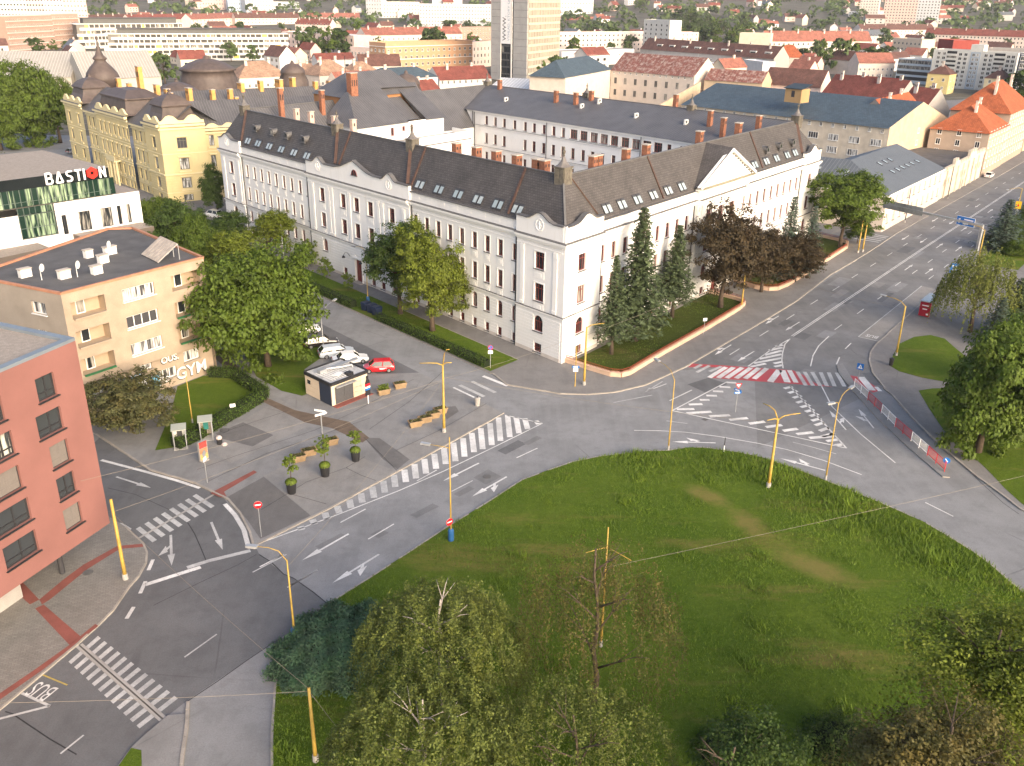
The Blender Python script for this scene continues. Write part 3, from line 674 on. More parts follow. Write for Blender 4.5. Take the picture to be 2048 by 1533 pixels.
def facade(par, org, p0, p1, z0, z1, ops, wm, fm, gm, sm, depth=.32, name='wall', wins=True, sur=False):
    """wall from p0 to p1 (left to right seen from outside) with recessed openings: (centre, z, w, h, kind)"""
    L = math.hypot(p1[0] - p0[0], p1[1] - p0[1]); d = ((p1[0] - p0[0]) / L, (p1[1] - p0[1]) / L); n = (d[1], -d[0])
    P = lambda s, o, z: (p0[0] + d[0] * s + n[0] * o - org[0], p0[1] + d[1] * s + n[1] * o - org[1], z)
    b = MB()
    ss = sorted({0.0, L} | {round(c - w / 2, 4) for c, z, w, h, k in ops} | {round(c + w / 2, 4) for c, z, w, h, k in ops})
    zs = sorted({z0, z1} | {round(z, 4) for c, z, w, h, k in ops} | {round(z + h, 4) for c, z, w, h, k in ops})
    for i in range(len(ss) - 1):
        sm_ = (ss[i] + ss[i + 1]) / 2
        colops = [o for o in ops if o[0] - o[2] / 2 < sm_ < o[0] + o[2] / 2]
        zz = z0
        for o in sorted(colops, key=lambda o: o[1]):
            if o[1] > zz: b.face([P(ss[i], 0, zz), P(ss[i + 1], 0, zz), P(ss[i + 1], 0, o[1]), P(ss[i], 0, o[1])])
            zz = max(zz, o[1] + o[3])
        if zz < z1: b.face([P(ss[i], 0, zz), P(ss[i + 1], 0, zz), P(ss[i + 1], 0, z1), P(ss[i], 0, z1)])
    for c, z, w, h, k in ops:
        a, e = c - w / 2, c + w / 2
        b.face([P(a, 0, z), P(a, -depth, z), P(a, -depth, z + h), P(a, 0, z + h)]); b.face([P(e, -depth, z), P(e, 0, z), P(e, 0, z + h), P(e, -depth, z + h)])
        b.face([P(a, 0, z), P(e, 0, z), P(e, -depth, z), P(a, -depth, z)]); b.face([P(a, -depth, z + h), P(e, -depth, z + h), P(e, 0, z + h), P(a, 0, z + h)])
    b.obj(name, wm, par)
    if wins:
        ang = math.atan2(d[1], d[0])
        for c, z, w, h, k in ops:
            if k == 'void': continue
            o = window_at(par, org, (p0[0] + d[0] * c, p0[1] + d[1] * c), ang, w, h, z, k, fm, gm, sm)
            if sur and k == 'cross' and z > 7: place('surround', surround(w, h), o)
def surround(w, h):
    if ('sur', w, h) not in WIN:
        b = MB()
        for x in (-w / 2 - .16, w / 2 + .02): b.box(x, x + .14, -.05, .01, -.05, h)
        b.box(-w / 2 - .16, w / 2 + .16, -.06, .01, h, h + .16); b.box(-w / 2 - .05, w / 2 + .05, -.04, .01, -1.25, -.3); b.box(-w / 4, w / 4, -.07, -.03, -1.02, -.52)
        WIN[('sur', w, h)] = b.mesh('surround', M_trimw)
    return WIN[('sur', w, h)]

def bands(b, p0, p1, ops, z0, z1, step, gap, proud, m=0):
    """rusticated courses broken at the openings"""
    L = math.hypot(p1[0] - p0[0], p1[1] - p0[1]); d = ((p1[0] - p0[0]) / L, (p1[1] - p0[1]) / L)
    z = z0
    while z + step <= z1 + 1e-6:
        iv = [(0.0, L)]
        for c, oz, w, h, k in ops:
            if oz < z + step - gap and oz + h > z:
                iv = [q for a, e in iv for q in ((a, min(e, c - w / 2 - .06)), (max(a, c + w / 2 + .06), e)) if q[1] - q[0] > .08]
        for a, e in iv:
            b.wallbox((p0[0] + d[0] * a, p0[1] + d[1] * a), (p0[0] + d[0] * e, p0[1] + d[1] * e), -.01, proud, z, z + step - gap, m)
        z += step

# ------------------------------------------------------------------ the white courtyard building
WO = (C0[0], C0[1], .13)
wb = thing('courtyard_building', 'large white four-winged courtyard building with dark roofs, red-framed windows and curved gables', 'building', (C0[0], C0[1], 0))
org = C0
def rel(p): return (p[0] - org[0], p[1] - org[1])
ZT = ((11.75, 2.25), (7.45, 2.4)); ZARCH = (3.3, 2.2); ZB0 = (.45, 1.2)
def col_ops(cs, w, arch=True, base=True, kind='cross', bw=None):
    o = []
    for c in cs:
        for z, h in ZT: o.append((c, z, w, h, kind))
        if arch: o.append((c, ZARCH[0], w, ZARCH[1], 'arch'))
        if base: o.append((c, ZB0[0], bw or w * .82, ZB0[1], 'bars'))
    return o
def section(fn, s0, s1, e, ops, flip, last=False):
    """one stretch of street front with its wall, courses, string course, cornice and parapet"""
    a, c = (fn(s1, e), fn(s0, e)) if flip else (fn(s0, e), fn(s1, e))
    L = abs(s1 - s0)
    loc = [((s1 - o[0]) if flip else (o[0] - s0), *o[1:]) for o in ops]
    facade(wb, org, a, c, 0, 16.0, loc, M_white, M_redwood, M_glass, M_ledge, sur=True)
    ra, rc = rel(a), rel(c)
    b = MB(); bands(b, ra, rc, loc, .62, 6.0, .45, .05, .045); b.obj('rustication', M_white, wb)
    cut = sorted((o[0] - o[2] / 2, o[0] + o[2] / 2) for o in loc if o[1] < .6); t0 = 0.0; dd = ((rc[0] - ra[0]) / L, (rc[1] - ra[1]) / L)
    for x0, x1 in cut + [(L, L)]:
        if x0 - t0 > .05: MB().wallbox((ra[0] + dd[0] * t0, ra[1] + dd[1] * t0), (ra[0] + dd[0] * x0, ra[1] + dd[1] * x0), -.01, .07, 0, .58).obj('plinth', M_plinth, wb)
        t0 = x1
    b = MB(); b.wallbox(ra, rc, -.02, .10, 5.98, 6.12); b.wallbox(ra, rc, -.02, .24, 6.12, 6.30); b.wallbox(ra, rc, -.02, .27, 6.30, 6.335, 1)
    b.obj('string_course', [M_trimw, M_ledge], wb)
    b = MB(); b.wallbox(ra, rc, -.02, .06, 14.55, 14.68); b.wallbox(ra, rc, -.02, .12, 15.1, 15.3); b.wallbox(ra, rc, -.02, .32, 15.3, 15.6); b.wallbox(ra, rc, -.02, .55, 15.6, 15.93); b.wallbox(ra, rc, -.02, .62, 15.93, 15.985, 1)
    b.obj('cornice', [M_trimw, M_ledge], wb)
    return ra, rc
Unwin = dict(
    right=[30.9, 28.2, 25.5, 22.8, 20.15, 17.4, 14.7, 12.05, 9.1], left=[83.55, 80.7, 78.0, 75.3, 72.6, 69.85, 67.1, 64.3, 61.55])
BE = .34                                       # how far the bays stand out
secs = []
secs.append(section(US, 0, 8.4, BE, col_ops([4.1], 1.7), True))
secs.append(section(US, 8.4, 32.0, 0, col_ops(Unwin['right'], 1.0), True))
ctr_ops = []
for c, z in [(c, z) for c in (56.5, 50.1, 46.2, 42.3, 36.5) for z in ZT]: ctr_ops.append((c, z[0], 1.45, z[1], 'cross'))
for c in (56.5, 42.3, 36.5): ctr_ops.append((c, 3.3, 1.4, 2.1, 'arch'))
for c in (56.5, 50.6, 42.3, 39.6, 36.5): ctr_ops.append((c, .45, 1.15, 1.2, 'bars'))
ctr_ops.append((46.4, .15, 1.9, 4.3, 'void'))
secs.append(section(US, 32.0, 61.0, BE, ctr_ops, True))
secs.append(section(US, 61.0, 85.3, 0, col_ops(Unwin['left'], .95), True))
secs.append(section(US, 85.3, 93.6, BE, col_ops([89.3], 1.45), True))
vr = [8.55, 11.3, 14.2, 17.1, 20.0, 22.85, 25.7, 28.5, 31.4]
vl = [50.7, 53.4, 56.2, 59.0, 61.85, 64.6, 67.35, 70.15, 72.9]
secs.append(section(VS, 0, 7.8, BE, col_ops([3.4], 1.7), False))
secs.append(section(VS, 7.8, 33.6, 0, col_ops(vr, 1.1), False))
vctr = []
for c in (37.3, 41.4, 45.3):
    vctr.append((c, 11.7, 1.75, 2.4, 'cross'))
    if c != 41.4: vctr += [(c, 7.45, 1.75, 2.4, 'cross'), (c, 3.3, 1.5, 2.2, 'arch'), (c, .45, 1.2, 1.2, 'bars')]
    else: vctr += [(c, 7.45, 1.75, 2.4, 'cross'), (c, .15, 2.2, 4.6, 'void')]
secs.append(section(VS, 33.6, 49.2, .6, vctr, False))
secs.append(section(VS, 49.2, 74.6, 0, col_ops(vl, 1.1), False))
secs.append(section(VS, 74.6, 82.2, BE, col_ops([78.2], 1.6), False))
# side returns of the bays and the two end walls
b = MB()
for fn, s, e in ((US, 8.4, BE), (US, 32, BE), (US, 61, BE), (US, 85.3, BE), (VS, 7.8, BE), (VS, 33.6, .6), (VS, 49.2, .6), (VS, 74.6, BE)):
    p, q = rel(fn(s, 0)), rel(fn(s, e)); MB().face([(*p, 0), (*q, 0), (*q, 18.0), (*p, 18.0)]).obj('return_wall', M_white, wb)
for p, q in ((US(93.6, BE), US(93.6, -14)), (VS(82.2, BE), VS(82.2, -14))):
    p, q = rel(p), rel(q); MB().face([(*p, 0), (*q, 0), (*q, 17.3), (*p, 17.3)]).obj('end_wall', M_white, wb)
# quoin strip at the street corner
b = MB(); p = rel(US(-.22, BE)); q = rel(VS(-.05, BE))
cc = rel((US(0, BE)[0] * .5 + VS(0, BE)[0] * .5, US(0, BE)[1] * .5 + VS(0, BE)[1] * .5))
ip = None
# intersection of both bay planes
def isect(p, d, q, e):
    det = d[0] * (-e[1]) + e[0] * d[1]; t = ((q[0] - p[0]) * (-e[1]) + e[0] * (q[1] - p[1])) / det
    return (p[0] + d[0] * t, p[1] + d[1] * t)
ip = rel(isect(US(0, BE), (UX, UY), VS(0, BE), (VX, VY)))
pu, pv = rel(US(0, BE)), rel(VS(0, BE))
b.face([(*pu, 0), (*ip, 0), (*ip, 18.05), (*pu, 18.05)]); b.face([(*ip, 0), (*pv, 0), (*pv, 18.05), (*ip, 18.05)])
b.obj('corner_wall', M_white, wb)
b = MB()
for z0, z1, o, m in ((6.12, 6.30, .24, 0), (6.30, 6.335, .27, 1), (15.3, 15.6, .32, 0), (15.6, 15.93, .55, 0), (15.93, 15.985, .62, 1)):
    iq = rel(isect(US(0, BE + o), (UX, UY), VS(0, BE + o), (VX, VY)))
    b.prism([rel(US(0, BE - .02)), rel(US(0, BE + o)), iq, rel(VS(0, BE + o)), rel(VS(0, BE - .02))], z0, z1, m, bottom=True)
b.obj('corner_moulding', [M_trimw, M_ledge], wb)
# pilasters on the bays
def pil(fn, s, e, w=.7, z0=6.5, z1=14.5):
    p, q = rel(fn(s - w / 2, e)), rel(fn(s + w / 2, e))
    if fn is US: p, q = q, p
    b = MB(); b.wallbox(p, q, -.01, .10, z0, z1); b.wallbox(p, q, -.01, .17, z1 - .75, z1 - .1); b.wallbox(p, q, -.01, .16, z0 - .02, z0 + .4); b.obj('pilaster', M_trimw, wb)
for s in (1.2, 7.3, 33.4, 38.9, 40.0, 48.2, 53.4, 54.4, 59.4, 86.3, 92.3): pil(US, s, BE)
for s in (1.0, 6.6, 75.5, 81.2): pil(VS, s, BE)
for s in (35.0, 39.35, 43.35, 47.6, 48.6, 34.2): pil(VS, s, .6, .55, 10.9, 15.0)
# parapets: low strip over the wings, shaped gables over the bays
def parapet_low(fn, s0, s1, flip, top=17.28):
    p, q = rel(fn(s0, 0)), rel(fn(s1, 0))
    if flip: p, q = q, p
    b = MB(); b.wallbox(p, q, -.25, .05, 15.985, top); b.wallbox(p, q, -.3, .32, top, top + .09, 1)
    n = int(abs(s1 - s0) / 2.75); dd = ((q[0] - p[0]) / n, (q[1] - p[1]) / n)
    for i in range(n): b.wallbox((p[0] + dd[0] * (i + .25), p[1] + dd[1] * (i + .25)), (p[0] + dd[0] * (i + .75), p[1] + dd[1] * (i + .75)), .04, .075, 16.3, 16.95)
    b.obj('parapet', [M_white, M_ledge], wb)
parapet_low(US, 8.4, 32, True); parapet_low(US, 61, 85.3, True); parapet_low(VS, 7.8, 33.6, False); parapet_low(VS, 49.2, 74.6, False)
def gable(fn, prof, e, name='gable'):
    """shaped gable: outline (s, z) extruded, with a metal coping that follows the curve"""
    b = MB(); t = .4; base = 15.985
    P = lambda s, o, z: (*rel(fn(s, e + o)), z)
    for (s0, z0), (s1, z1) in zip(prof, prof[1:]):
        q = [P(s0, .04, base), P(s1, .04, base), P(s1, .04, z1), P(s0, .04, z0)]; b.face(q if fn is VS else q[::-1])
        b.face([P(s0, -t, base), P(s1, -t, base), P(s1, -t, z1), P(s0, -t, z0)])
        b.bar(P(s0, -.12, z0 + .06), P(s1, -.12, z1 + .06), .72, .12, 1)
    for s, z in (prof[0], prof[-1]): b.face([P(s, .04, base), P(s, -t, base), P(s, -t, z), P(s, .04, z)])
    b.obj(name, [M_white, M_ledge], wb)
def bumpf(c, hw, z0, h): return [(c + hw * x, z0 + h * (math.cos(math.pi * abs(x)) * .5 + .5)) for x in [-1, -.8, -.6, -.4, -.2, 0, .2, .4, .6, .8, 1]]
gable(US, [(-.05, 17.9), (1.6, 17.9)] + bumpf(4.2, 2.3, 18.0, .95) + [(6.9, 18.05), (8.55, 18.05)], BE)
gable(VS, [(-.05, 17.9), (1.0, 17.9)] + bumpf(4.2, 2.4, 18.0, .95) + [(6.9, 18.05), (7.95, 18.05)], BE)
gable(US, [(31.9, 18.0), (34.6, 18.05)] + bumpf(37.0, 2.0, 18.05, 1.05) + [(39.2, 18.1), (41.0, 18.12), (42.6, 18.35), (44.4, 18.95), (45.8, 19.45), (46.5, 19.75), (47.2, 19.5), (48.6, 18.98), (50.2, 18.4), (52.0, 18.05), (54.8, 18.0)] + bumpf(57.2, 2.0, 18.0, .95) + [(59.6, 18.0), (61.15, 17.95)], BE)
gable(US, [(85.2, 18.1), (86.6, 18.05)] + bumpf(90.2, 2.6, 18.05, .95) + [(93.2, 18.0), (93.7, 18.0)], BE)
gable(VS, [(74.5, 18.0), (75.6, 18.0)] + bumpf(78.5, 2.4, 18.0, 1.1) + [(81.4, 18.0), (82.3, 18.0)], BE)
# lunette in the middle gable, rosettes in the others
b = MB(); n = 8
P = lambda s, z, o=.06: (*rel(US(s, BE + o)), z)
b.face([P(46.3 + .75 * math.cos(math.pi * i / n), 17.5 + .85 * math.sin(math.pi * i / n)) for i in range(n + 1)][::-1], 0)
for i in range(n): b.bar(P(46.3 + .75 * math.cos(math.pi * i / n), 17.5 + .85 * math.sin(math.pi * i / n), .08), P(46.3 + .75 * math.cos(math.pi * (i + 1) / n), 17.5 + .85 * math.sin(math.pi * (i + 1) / n), .08), .08, .09, 1)
b.bar(P(45.4, 17.47, .1), P(47.2, 17.47, .1), .25, .08, 2); b.bar(P(46.3, 17.5, .08), P(46.3, 18.3, .08), .06, .06, 1)
b.obj('lunette_window', [M_glass, M_redwood, M_ledge], wb)
for fn, s, e in ((US, 4.2, BE), (VS, 4.2, BE), (US, 37, BE), (US, 57.2, BE), (US, 90.2, BE), (VS, 78.5, BE)):
    b = MB(); c = rel(fn(s, e + .07)); dx, dy = (UX, UY) if fn is US else (VX, VY)
    for i in range(12):
        a0, a1 = 2 * math.pi * i / 12, 2 * math.pi * (i + 1) / 12
        b.bar((c[0] + dx * .7 * math.cos(a0), c[1] + dy * .7 * math.cos(a0), 17.45 + .75 * math.sin(a0)), (c[0] + dx * .7 * math.cos(a1), c[1] + dy * .7 * math.cos(a1), 17.45 + .75 * math.sin(a1)), .1, .1)
    b.bar((c[0] - dx * .3, c[1] - dy * .3, 17.3), (c[0] + dx * .3, c[1] + dy * .3, 17.6), .1, .25); b.bar((c[0], c[1], 17.0), (c[0], c[1], 17.9), .22, .1)
    b.obj('rosette', M_trimw, wb)
# attic windows and pediment on the main-street front
for c in (37.4, 41.3, 45.3):
    window_at(wb, org, VS(c, .68), AV * 0 + math.atan2(VY, VX), 1.15, .62, 16.3, 'split', M_redwood, M_glass, None, 'attic_window')
b = MB()
p, q = rel(VS(33.6, .6)), rel(VS(49.2, .6))
b.wallbox(p, q, -.5, .03, 15.985, 17.4); b.wallbox(rel(VS(33.2, .6)), rel(VS(51.6, .6)), -.5, .55, 17.4, 17.62); b.wallbox(rel(VS(33.2, .6)), rel(VS(51.6, .6)), -.5, .9, 17.62, 17.68, 1)
b.wallbox(rel(VS(49.2, .6)), rel(VS(51.4, .6)), -.6, -.2, 15.985, 17.4)
b.face([(*rel(VS(34.2, .62)), 17.68), (*rel(VS(51.2, .62)), 17.68), (*rel(VS(42.7, .62)), 22.0)])
for s0, s1 in ((33.2, 42.7), (52.2, 42.7)): b.bar((*rel(VS(s0, .75)), 17.75), (*rel(VS(s1, .75)), 22.45), .75, .42)
for i in range(9):
    t = (i + .8) / 10; b.bar((*rel(VS(52.2 - 9.5 * t, .78)), 17.4 + 4.55 * t), (*rel(VS(52.2 - 9.5 * t, .62)), 17.4 + 4.55 * t), .3, .18)
b.obj('pediment', [M_trimw, uvroof('pediment_ledge_metal', (.14, .125, .085), 'seam', .5)], wb)
b = MB(); A_, B_, C_ = (*rel(VS(32.9, 1.05)), 17.85), (*rel(VS(42.7, 1.05)), 22.75), (*rel(VS(52.5, 1.05)), 17.85)
b.slope([(*rel(VS(33.4, -.4)), 17.75), A_, B_, (*rel(VS(42.7, -3.7)), 23.0)])
b.slope([C_, (*rel(VS(52.2, -.4)), 17.75), (*rel(VS(42.7, -3.7)), 23.0), B_])
b.obj('pediment_roof', M_slate, wb)
# ridge loop, outer and courtyard slopes
def pt(a, bb, z): return (*rel(AB(a, bb)), z)
RZ = 23.1
A0, A1, B0, B1 = 3.8, 90.2, 3.8, 76.4
o_ = .05
b = MB()
b.slope([pt(93.9, o_, 17.36), pt(o_ - .0, o_, 17.36), pt(A0, B0, RZ), pt(A1, B0, RZ)])
b.obj('roof_slope', M_slate, wb)
b = MB(); b.slope([pt(o_, o_, 17.36), pt(o_, 82.3, 17.36), pt(A0, B1, RZ), pt(A0, B0, RZ)]); b.obj('roof_slope', M_slate, wb)
b = MB(); b.slope([pt(93.9, 82.5, 17.4), pt(93.9, o_, 17.36), pt(A1, B0, RZ), pt(A1, B1, RZ)]); b.obj('roof_slope', M_seam, wb)
b = MB(); b.slope([pt(o_, 82.3, 17.36), pt(93.9, 82.5, 17.4), pt(A1, B1, RZ), pt(A0, B1, RZ)]); b.obj('roof_slope', M_seam, wb)
IA, IB = 82.0, 63.5
b = MB(); b.slope([pt(12, 12, 17.6), pt(IA, 12, 17.6), pt(A1, B0, RZ), pt(A0, B0, RZ)]); b.obj('roof_slope', M_seam, wb)
b = MB(); b.slope([pt(12, IB, 17.6), pt(12, 12, 17.6), pt(A0, B0, RZ), pt(A0, B1, RZ)]); b.obj('roof_slope', M_seam, wb)
b = MB(); b.slope([pt(IA - .4, 12, 15.1), pt(IA - .4, IB - .4, 15.1), pt(A1, B1, RZ), pt(A1, B0, RZ)]); b.obj('roof_slope', M_seam, wb)
b = MB(); b.slope([pt(IA + 3.0, IB - .5, 18.9), pt(11, IB - .5, 18.9), pt(A0, B1, RZ), pt(A1, B1, RZ)]); b.obj('roof_slope', M_seam, wb)
b = MB()
b.face([pt(IA - .02, IB, 15.2), pt(IA - .02, IB, 18.85), pt(IA + 3.0, IB, 18.85)]); b.face([pt(IA, IB, 15.2), pt(A1, B1, 23.0), pt(IA + 3, IB, 18.85)])
b.obj('valley_wall', M_white, wb)
b = MB()          # ridge caps and flashings that run down the slopes
for p, q in ((pt(A0, B0, RZ), pt(A1, B0, RZ)), (pt(A0, B0, RZ), pt(A0, B1, RZ)), (pt(A1, B0, RZ), pt(A1, B1, RZ)), (pt(A0, B1, RZ), pt(A1, B1, RZ))): b.bar(p, q, .3, .16)
b.bar(pt(o_, o_, 17.5), pt(A0, B0, RZ), .25, .12)
b.obj('ridge_cap', M_ledge, wb)
kz = (RZ - 17.36) / 3.75
def on(fn, s, z, out=0.0):
    """point on the street slope at height z, lifted out along the slope's normal"""
    w = -(z - 17.36) / kz; nl = math.hypot(kz, 1)
    p = rel(fn(s, w + out * kz / nl)); return (p[0], p[1], z + out / nl)
for fn, s0, z0, s1, z1, w in ((US, 88.9, 23, 85.6, 18.1, .42), (US, 56.9, 23.1, 53.2, 18.3, .5), (US, 53.0, 23.1, 52.2, 18.3, .3), (US, 36.5, 23, 33.2, 18.1, .5), (US, 32.9, 23.1, 32.2, 17.7, .3), (US, 11.3, 23.1, 10.7, 17.6, .3), (VS, 5.5, 23, 7.7, 18.1, .12), (VS, 24.8, 23.1, 24.1, 17.6, .24), (VS, 58.4, 23.1, 57.3, 17.6, .24), (VS, 78.3, 23, 74.7, 18, .5)):
    MB().bar(on(fn, s0, z0, .08), on(fn, s1, z1, .08), w, .16, up=(0, 0, 1)).obj('roof_flashing', M_copper, wb)
# roof windows in pairs
M_sky = glass('rooflight_glass', (.30, .36, .38), (.42, .46, .46), .5, .12)
def rooflight(fn, s, z=18.4):
    o = place('roof_window', None, wb, on(fn, s, z))
    o.empty_display_size = .2
    c = on(fn, s, z); cx, cy, cz = c
    fr = MB(); gl = MB()
    for k in (-.52, .52):
        q = lambda ds, dz, out: tuple(a - e for a, e in zip(on(fn, s + k + ds, z + dz, out), c))
        fr.hexa([q(-.46, -.62, .0), q(.46, -.62, .0), q(.46, .62, .0), q(-.46, .62, .0), q(-.46, -.62, .1), q(.46, -.62, .1), q(.46, .62, .1), q(-.46, .62, .1)])
        gl.face([q(-.36, -.5, .115), q(.36, -.5, .115), q(.36, .36, .115), q(-.36, .36, .115)])
    o.data = None
    fr.obj('frame', M_dkmetal, o); gl.obj('pane', M_sky, o)
for s in (83.3, 79.4, 75.2, 70.9, 66.5, 62.2, 30.4, 25.9, 21.6, 17.3, 13.25, 9.4): rooflight(US, s)
for s in (10.2, 13.8, 17.8, 22.0, 26.2, 30.2, 55.1, 59.7, 63.9, 68.5, 72.0): rooflight(VS, s)
# round dormers
def dormer(fn, s, z):
    c = on(fn, s, z); d = (UX, UY) if fn is US else (-VX, -VY); n = (-UY, UX) if fn is US else (VY, -VX)
    o = place('round_dormer', None, wb, c)
    b = MB(); K = 10
    ring = [(d[0] * .55 * math.cos(a), d[1] * .55 * math.cos(a), .55 * math.sin(a)) for a in [2 * math.pi * i / K for i in range(K)]]
    f = [(r[0] + n[0] * .75, r[1] + n[1] * .75, r[2]) for r in ring]; bk = [(r[0] - n[0] * .5, r[1] - n[1] * .5, r[2] + .1) for r in ring]
    fi = [(r[0] * .66 + n[0] * .76, r[1] * .66 + n[1] * .76, r[2] * .66) for r in ring]
    for i in range(K):
        j = (i + 1) % K; b.face([f[i], f[j], bk[j], bk[i]]); b.face([f[i], fi[i], fi[j], f[j]])
    b.bar((n[0] * .8 - d[0] * .75, n[1] * .8 - d[1] * .75, -.5), (n[0] * .8 + d[0] * .75, n[1] * .8 + d[1] * .75, -.5), .2, .16); b.bar((n[0] * .8 - d[0] * .5, n[1] * .8 - d[1] * .5, .5), (n[0] * .8 + d[0] * .5, n[1] * .8 + d[1] * .5, .62), .3, .16)
    b.obj('casing', M_ledge, o); MB().face(fi).obj('pane', M_glass, o)
for s in (81.8, 75.6, 70.5, 64.6): dormer(US, s, 20.7)
for s in (60.9, 66.3, 72.0): dormer(VS, s, 20.1)
# turrets with urn finials on the ridge
M_stoneold = mat('weathered_stone', (.15, .135, .11), .9, .4, 2, .4)
def turret(p, z, k=1.0, par=wb):
    b = MB(); r = rel(p); q = 1.0 * k
    b.box(-q, q, -q, q, -1.2, 1.3 * k); b.box(-q * 1.15, q * 1.15, -q * 1.15, q * 1.15, 1.3 * k, 1.5 * k)
    for sx in (-1, 1): b.box(sx * q * .55 - .3, sx * q * .55 + .3, -q * 1.08, q * 1.08, -.2, 1.1 * k); b.box(-q * 1.08, q * 1.08, sx * q * .55 - .3, sx * q * .55 + .3, -.2, 1.1 * k)
    b.lathe([(q * 1.3, 1.5 * k), (q * .95, 1.75 * k), (q * .5, 2.25 * k), (q * .3, 2.8 * k), (q * .2, 3.0 * k)], 8, 1, rot=R(22))
    b.lathe([(.12 * k, 3.0 * k), (.2 * k, 3.15 * k), (.12 * k, 3.3 * k), (.26 * k, 3.6 * k), (.3 * k, 3.8 * k), (.16 * k, 4.0 * k), (.1 * k, 4.15 * k), (.18 * k, 4.3 * k), (.03, 4.55 * k)], 8, 0)
    b.obj('turret', [M_stoneold, mat('turret_lead', (.15, .14, .135), .55, .25, 1)], par, (r[0], r[1], z), -AU + R(45) * 0)
turret(AB(3.9, 3.9), 23.0, .8); turret(US(57.2, -3.75), 22.9, .7); turret(US(36.3, -3.75), 22.9, .7); turret(US(89.8, -3.75), 22.9, .7); turret(VS(78.7, -3.75), 22.9, .75)
turret(AB(90, 76.4), 22.9, .7); turret(AB(56, 76.4), 22.9, .68); turret(AB(27, 76.4), 22.9, .68)
# chimneys
CH = {}
def chimney(p, z0, z1, w=1.0, d=.8, ang=-AU + R(90), par=None, m=None, o0=None):
    par = par or wb; o0 = o0 or org; k = (round(z1 - z0, 1), w, d, (m or M_brick).name)
    if k not in CH:
        b = MB(); h = z1 - z0; b.box(-w / 2, w / 2, -d / 2, d / 2, 0, h); b.box(-w / 2 - .1, w / 2 + .1, -d / 2 - .1, d / 2 + .1, h, h + .12, 1)
        n = max(1, int(w / .45))
        for i in range(n): x = -w / 2 + w * (i + .5) / n; b.box(x - .12, x + .12, -d / 2 - .02, d / 2 + .02, h * .72, h * .86, 2)
        CH[k] = b.mesh('chimney', [m or M_brick, M_brickcap, M_black])
    place('chimney', CH[k], par, (p[0] - o0[0], p[1] - o0[1], z0), ang)
for s in (27.7, 23.2, 19.0, 14.8, 10.9, 9.4): chimney(US(s, -5.3), 21.3, 24.1, 1.15, .9)
M_pplast = mat('pink_chimney_plaster', (.56, .40, .33), .85, .15, 2)
for s in (73.6, 68.6, 60.9, 55.2): chimney(US(s, -5.6), 21.0, 24.6, .85, .7, m=M_pplast)
for s in (13.4, 14.6, 21.7, 27.2): chimney(VS(s, -5.3), 21.3, 24.2, 1.0, .9, R(90) - AV)
for s in (44.5, 58.5): chimney(VS(s, -5.8), 21.0, 24.3, 1.1, .9, R(90) - AV)
for a, bb, z0, z1 in ((62, 72, 20.8, 24.2), (56, 72.2, 20.8, 24.2), (53.5, 75, 22, 24.6), (84, 75, 22, 24.8), (19, 70.5, 20.4, 24), (14, 67, 19.8, 23.5), (8, 70, 20.4, 24.2), (33, 79.5, 20, 25.2), (88, 22, 20, 25.5)): chimney(AB(a, bb), z0, z1, .9, .8)
# air-conditioning units
def acunit(p, z, ang, par=wb):
    r = rel(p); b = MB(); b.box(-.5, .5, -.2, .2, .3, 1.15); b.box(-.45, -.35, -.3, .3, 0, .3); b.box(.35, .45, -.3, .3, 0, .3)
    b.lathe([(.3, 0), (.3, .02)], 10, 1, (0, 0, 0)); n = len(b.v)
    for i in range(n - 20, n): x, y, zz = b.v[i]; b.v[i] = (x - .12, -.21 - zz, .72 + y)
    b.obj('air_conditioner', [M_acw, M_dkmetal], par, (r[0], r[1], z), ang)
for a, bb, z in ((76.5, 69.5, 20.8), (53.2, 71.0, 21.3), (50.3, 74, 22.4), (37, 70.0, 21.0), (24.3, 70.0, 21.0), (7, 68, 20.2), (8.5, 47, 20.3), (8.5, 48.2, 20.3), (8.2, 29.5, 20.6), (8.2, 30.6, 20.6), (70, 9.0, 20.3), (64, 9.0, 20.3)): acunit(AB(a, bb), z - .2, -AU + R(90))
# courtyard fronts
ra = [77.6, 74.5, 71.4, 67.9, 64.4, 61.5, 58.4, 55.4, 52.5]; rw = [49.4, 46.5, 43.6, 40.8, 38.0, 35.1, 32.3, 29.5, 26.7]
ops = [(c, 16.05, 1.0, 1.9, 'cross') for c in ra + [24.0, 21.0, 18]] + [(c, 16.05, 2.05, 1.9, 'cross') for c in rw]
low = [77.6, 74.5, 71.4, 64.4, 61.5, 58.4, 55.4, 52.5, 49.5, 46.5, 43.8, 41.0, 38.0, 35, 32, 29, 26, 23, 20, 17]
for z in (11.85, 7.6, 3.4): ops += [(c, z, 1.05, 2.25, 'cross') for c in low]
L_ = IA - 12
facade(wb, org, AB(IA, IB), AB(12, IB), 0, 18.9, [(IA - o[0], *o[1:]) for o in ops], M_white, M_redwood, M_glass, M_ledge)
pa, pb = rel(AB(IA, IB)), rel(AB(12, IB)); b = MB()
for z in (15.5, 10.85, 6.6): b.wallbox(pa, pb, -.02, .16, z, z + .18); b.wallbox(pa, pb, -.02, .2, z + .18, z + .22, 1)
b.wallbox(pa, pb, -.02, .3, 18.55, 18.9); b.obj('string_course', [M_trimw, M_ledge], wb)
b = MB()
for a in (81.7, 55.8 + 1.6, 30.9, 82.3): b.tube([(*rel(AB(a, IB - .25)), 0), (*rel(AB(a, IB - .25)), 18.6)], .09, 6)
b.obj('downpipe', M_dkmetal, wb)
lops = [(c, z, 1.0, 2.2, 'cross') for c in (61.9, 59.2, 56.4, 53.5, 50.5) for z in (11.95, 7.7, 3.5)]
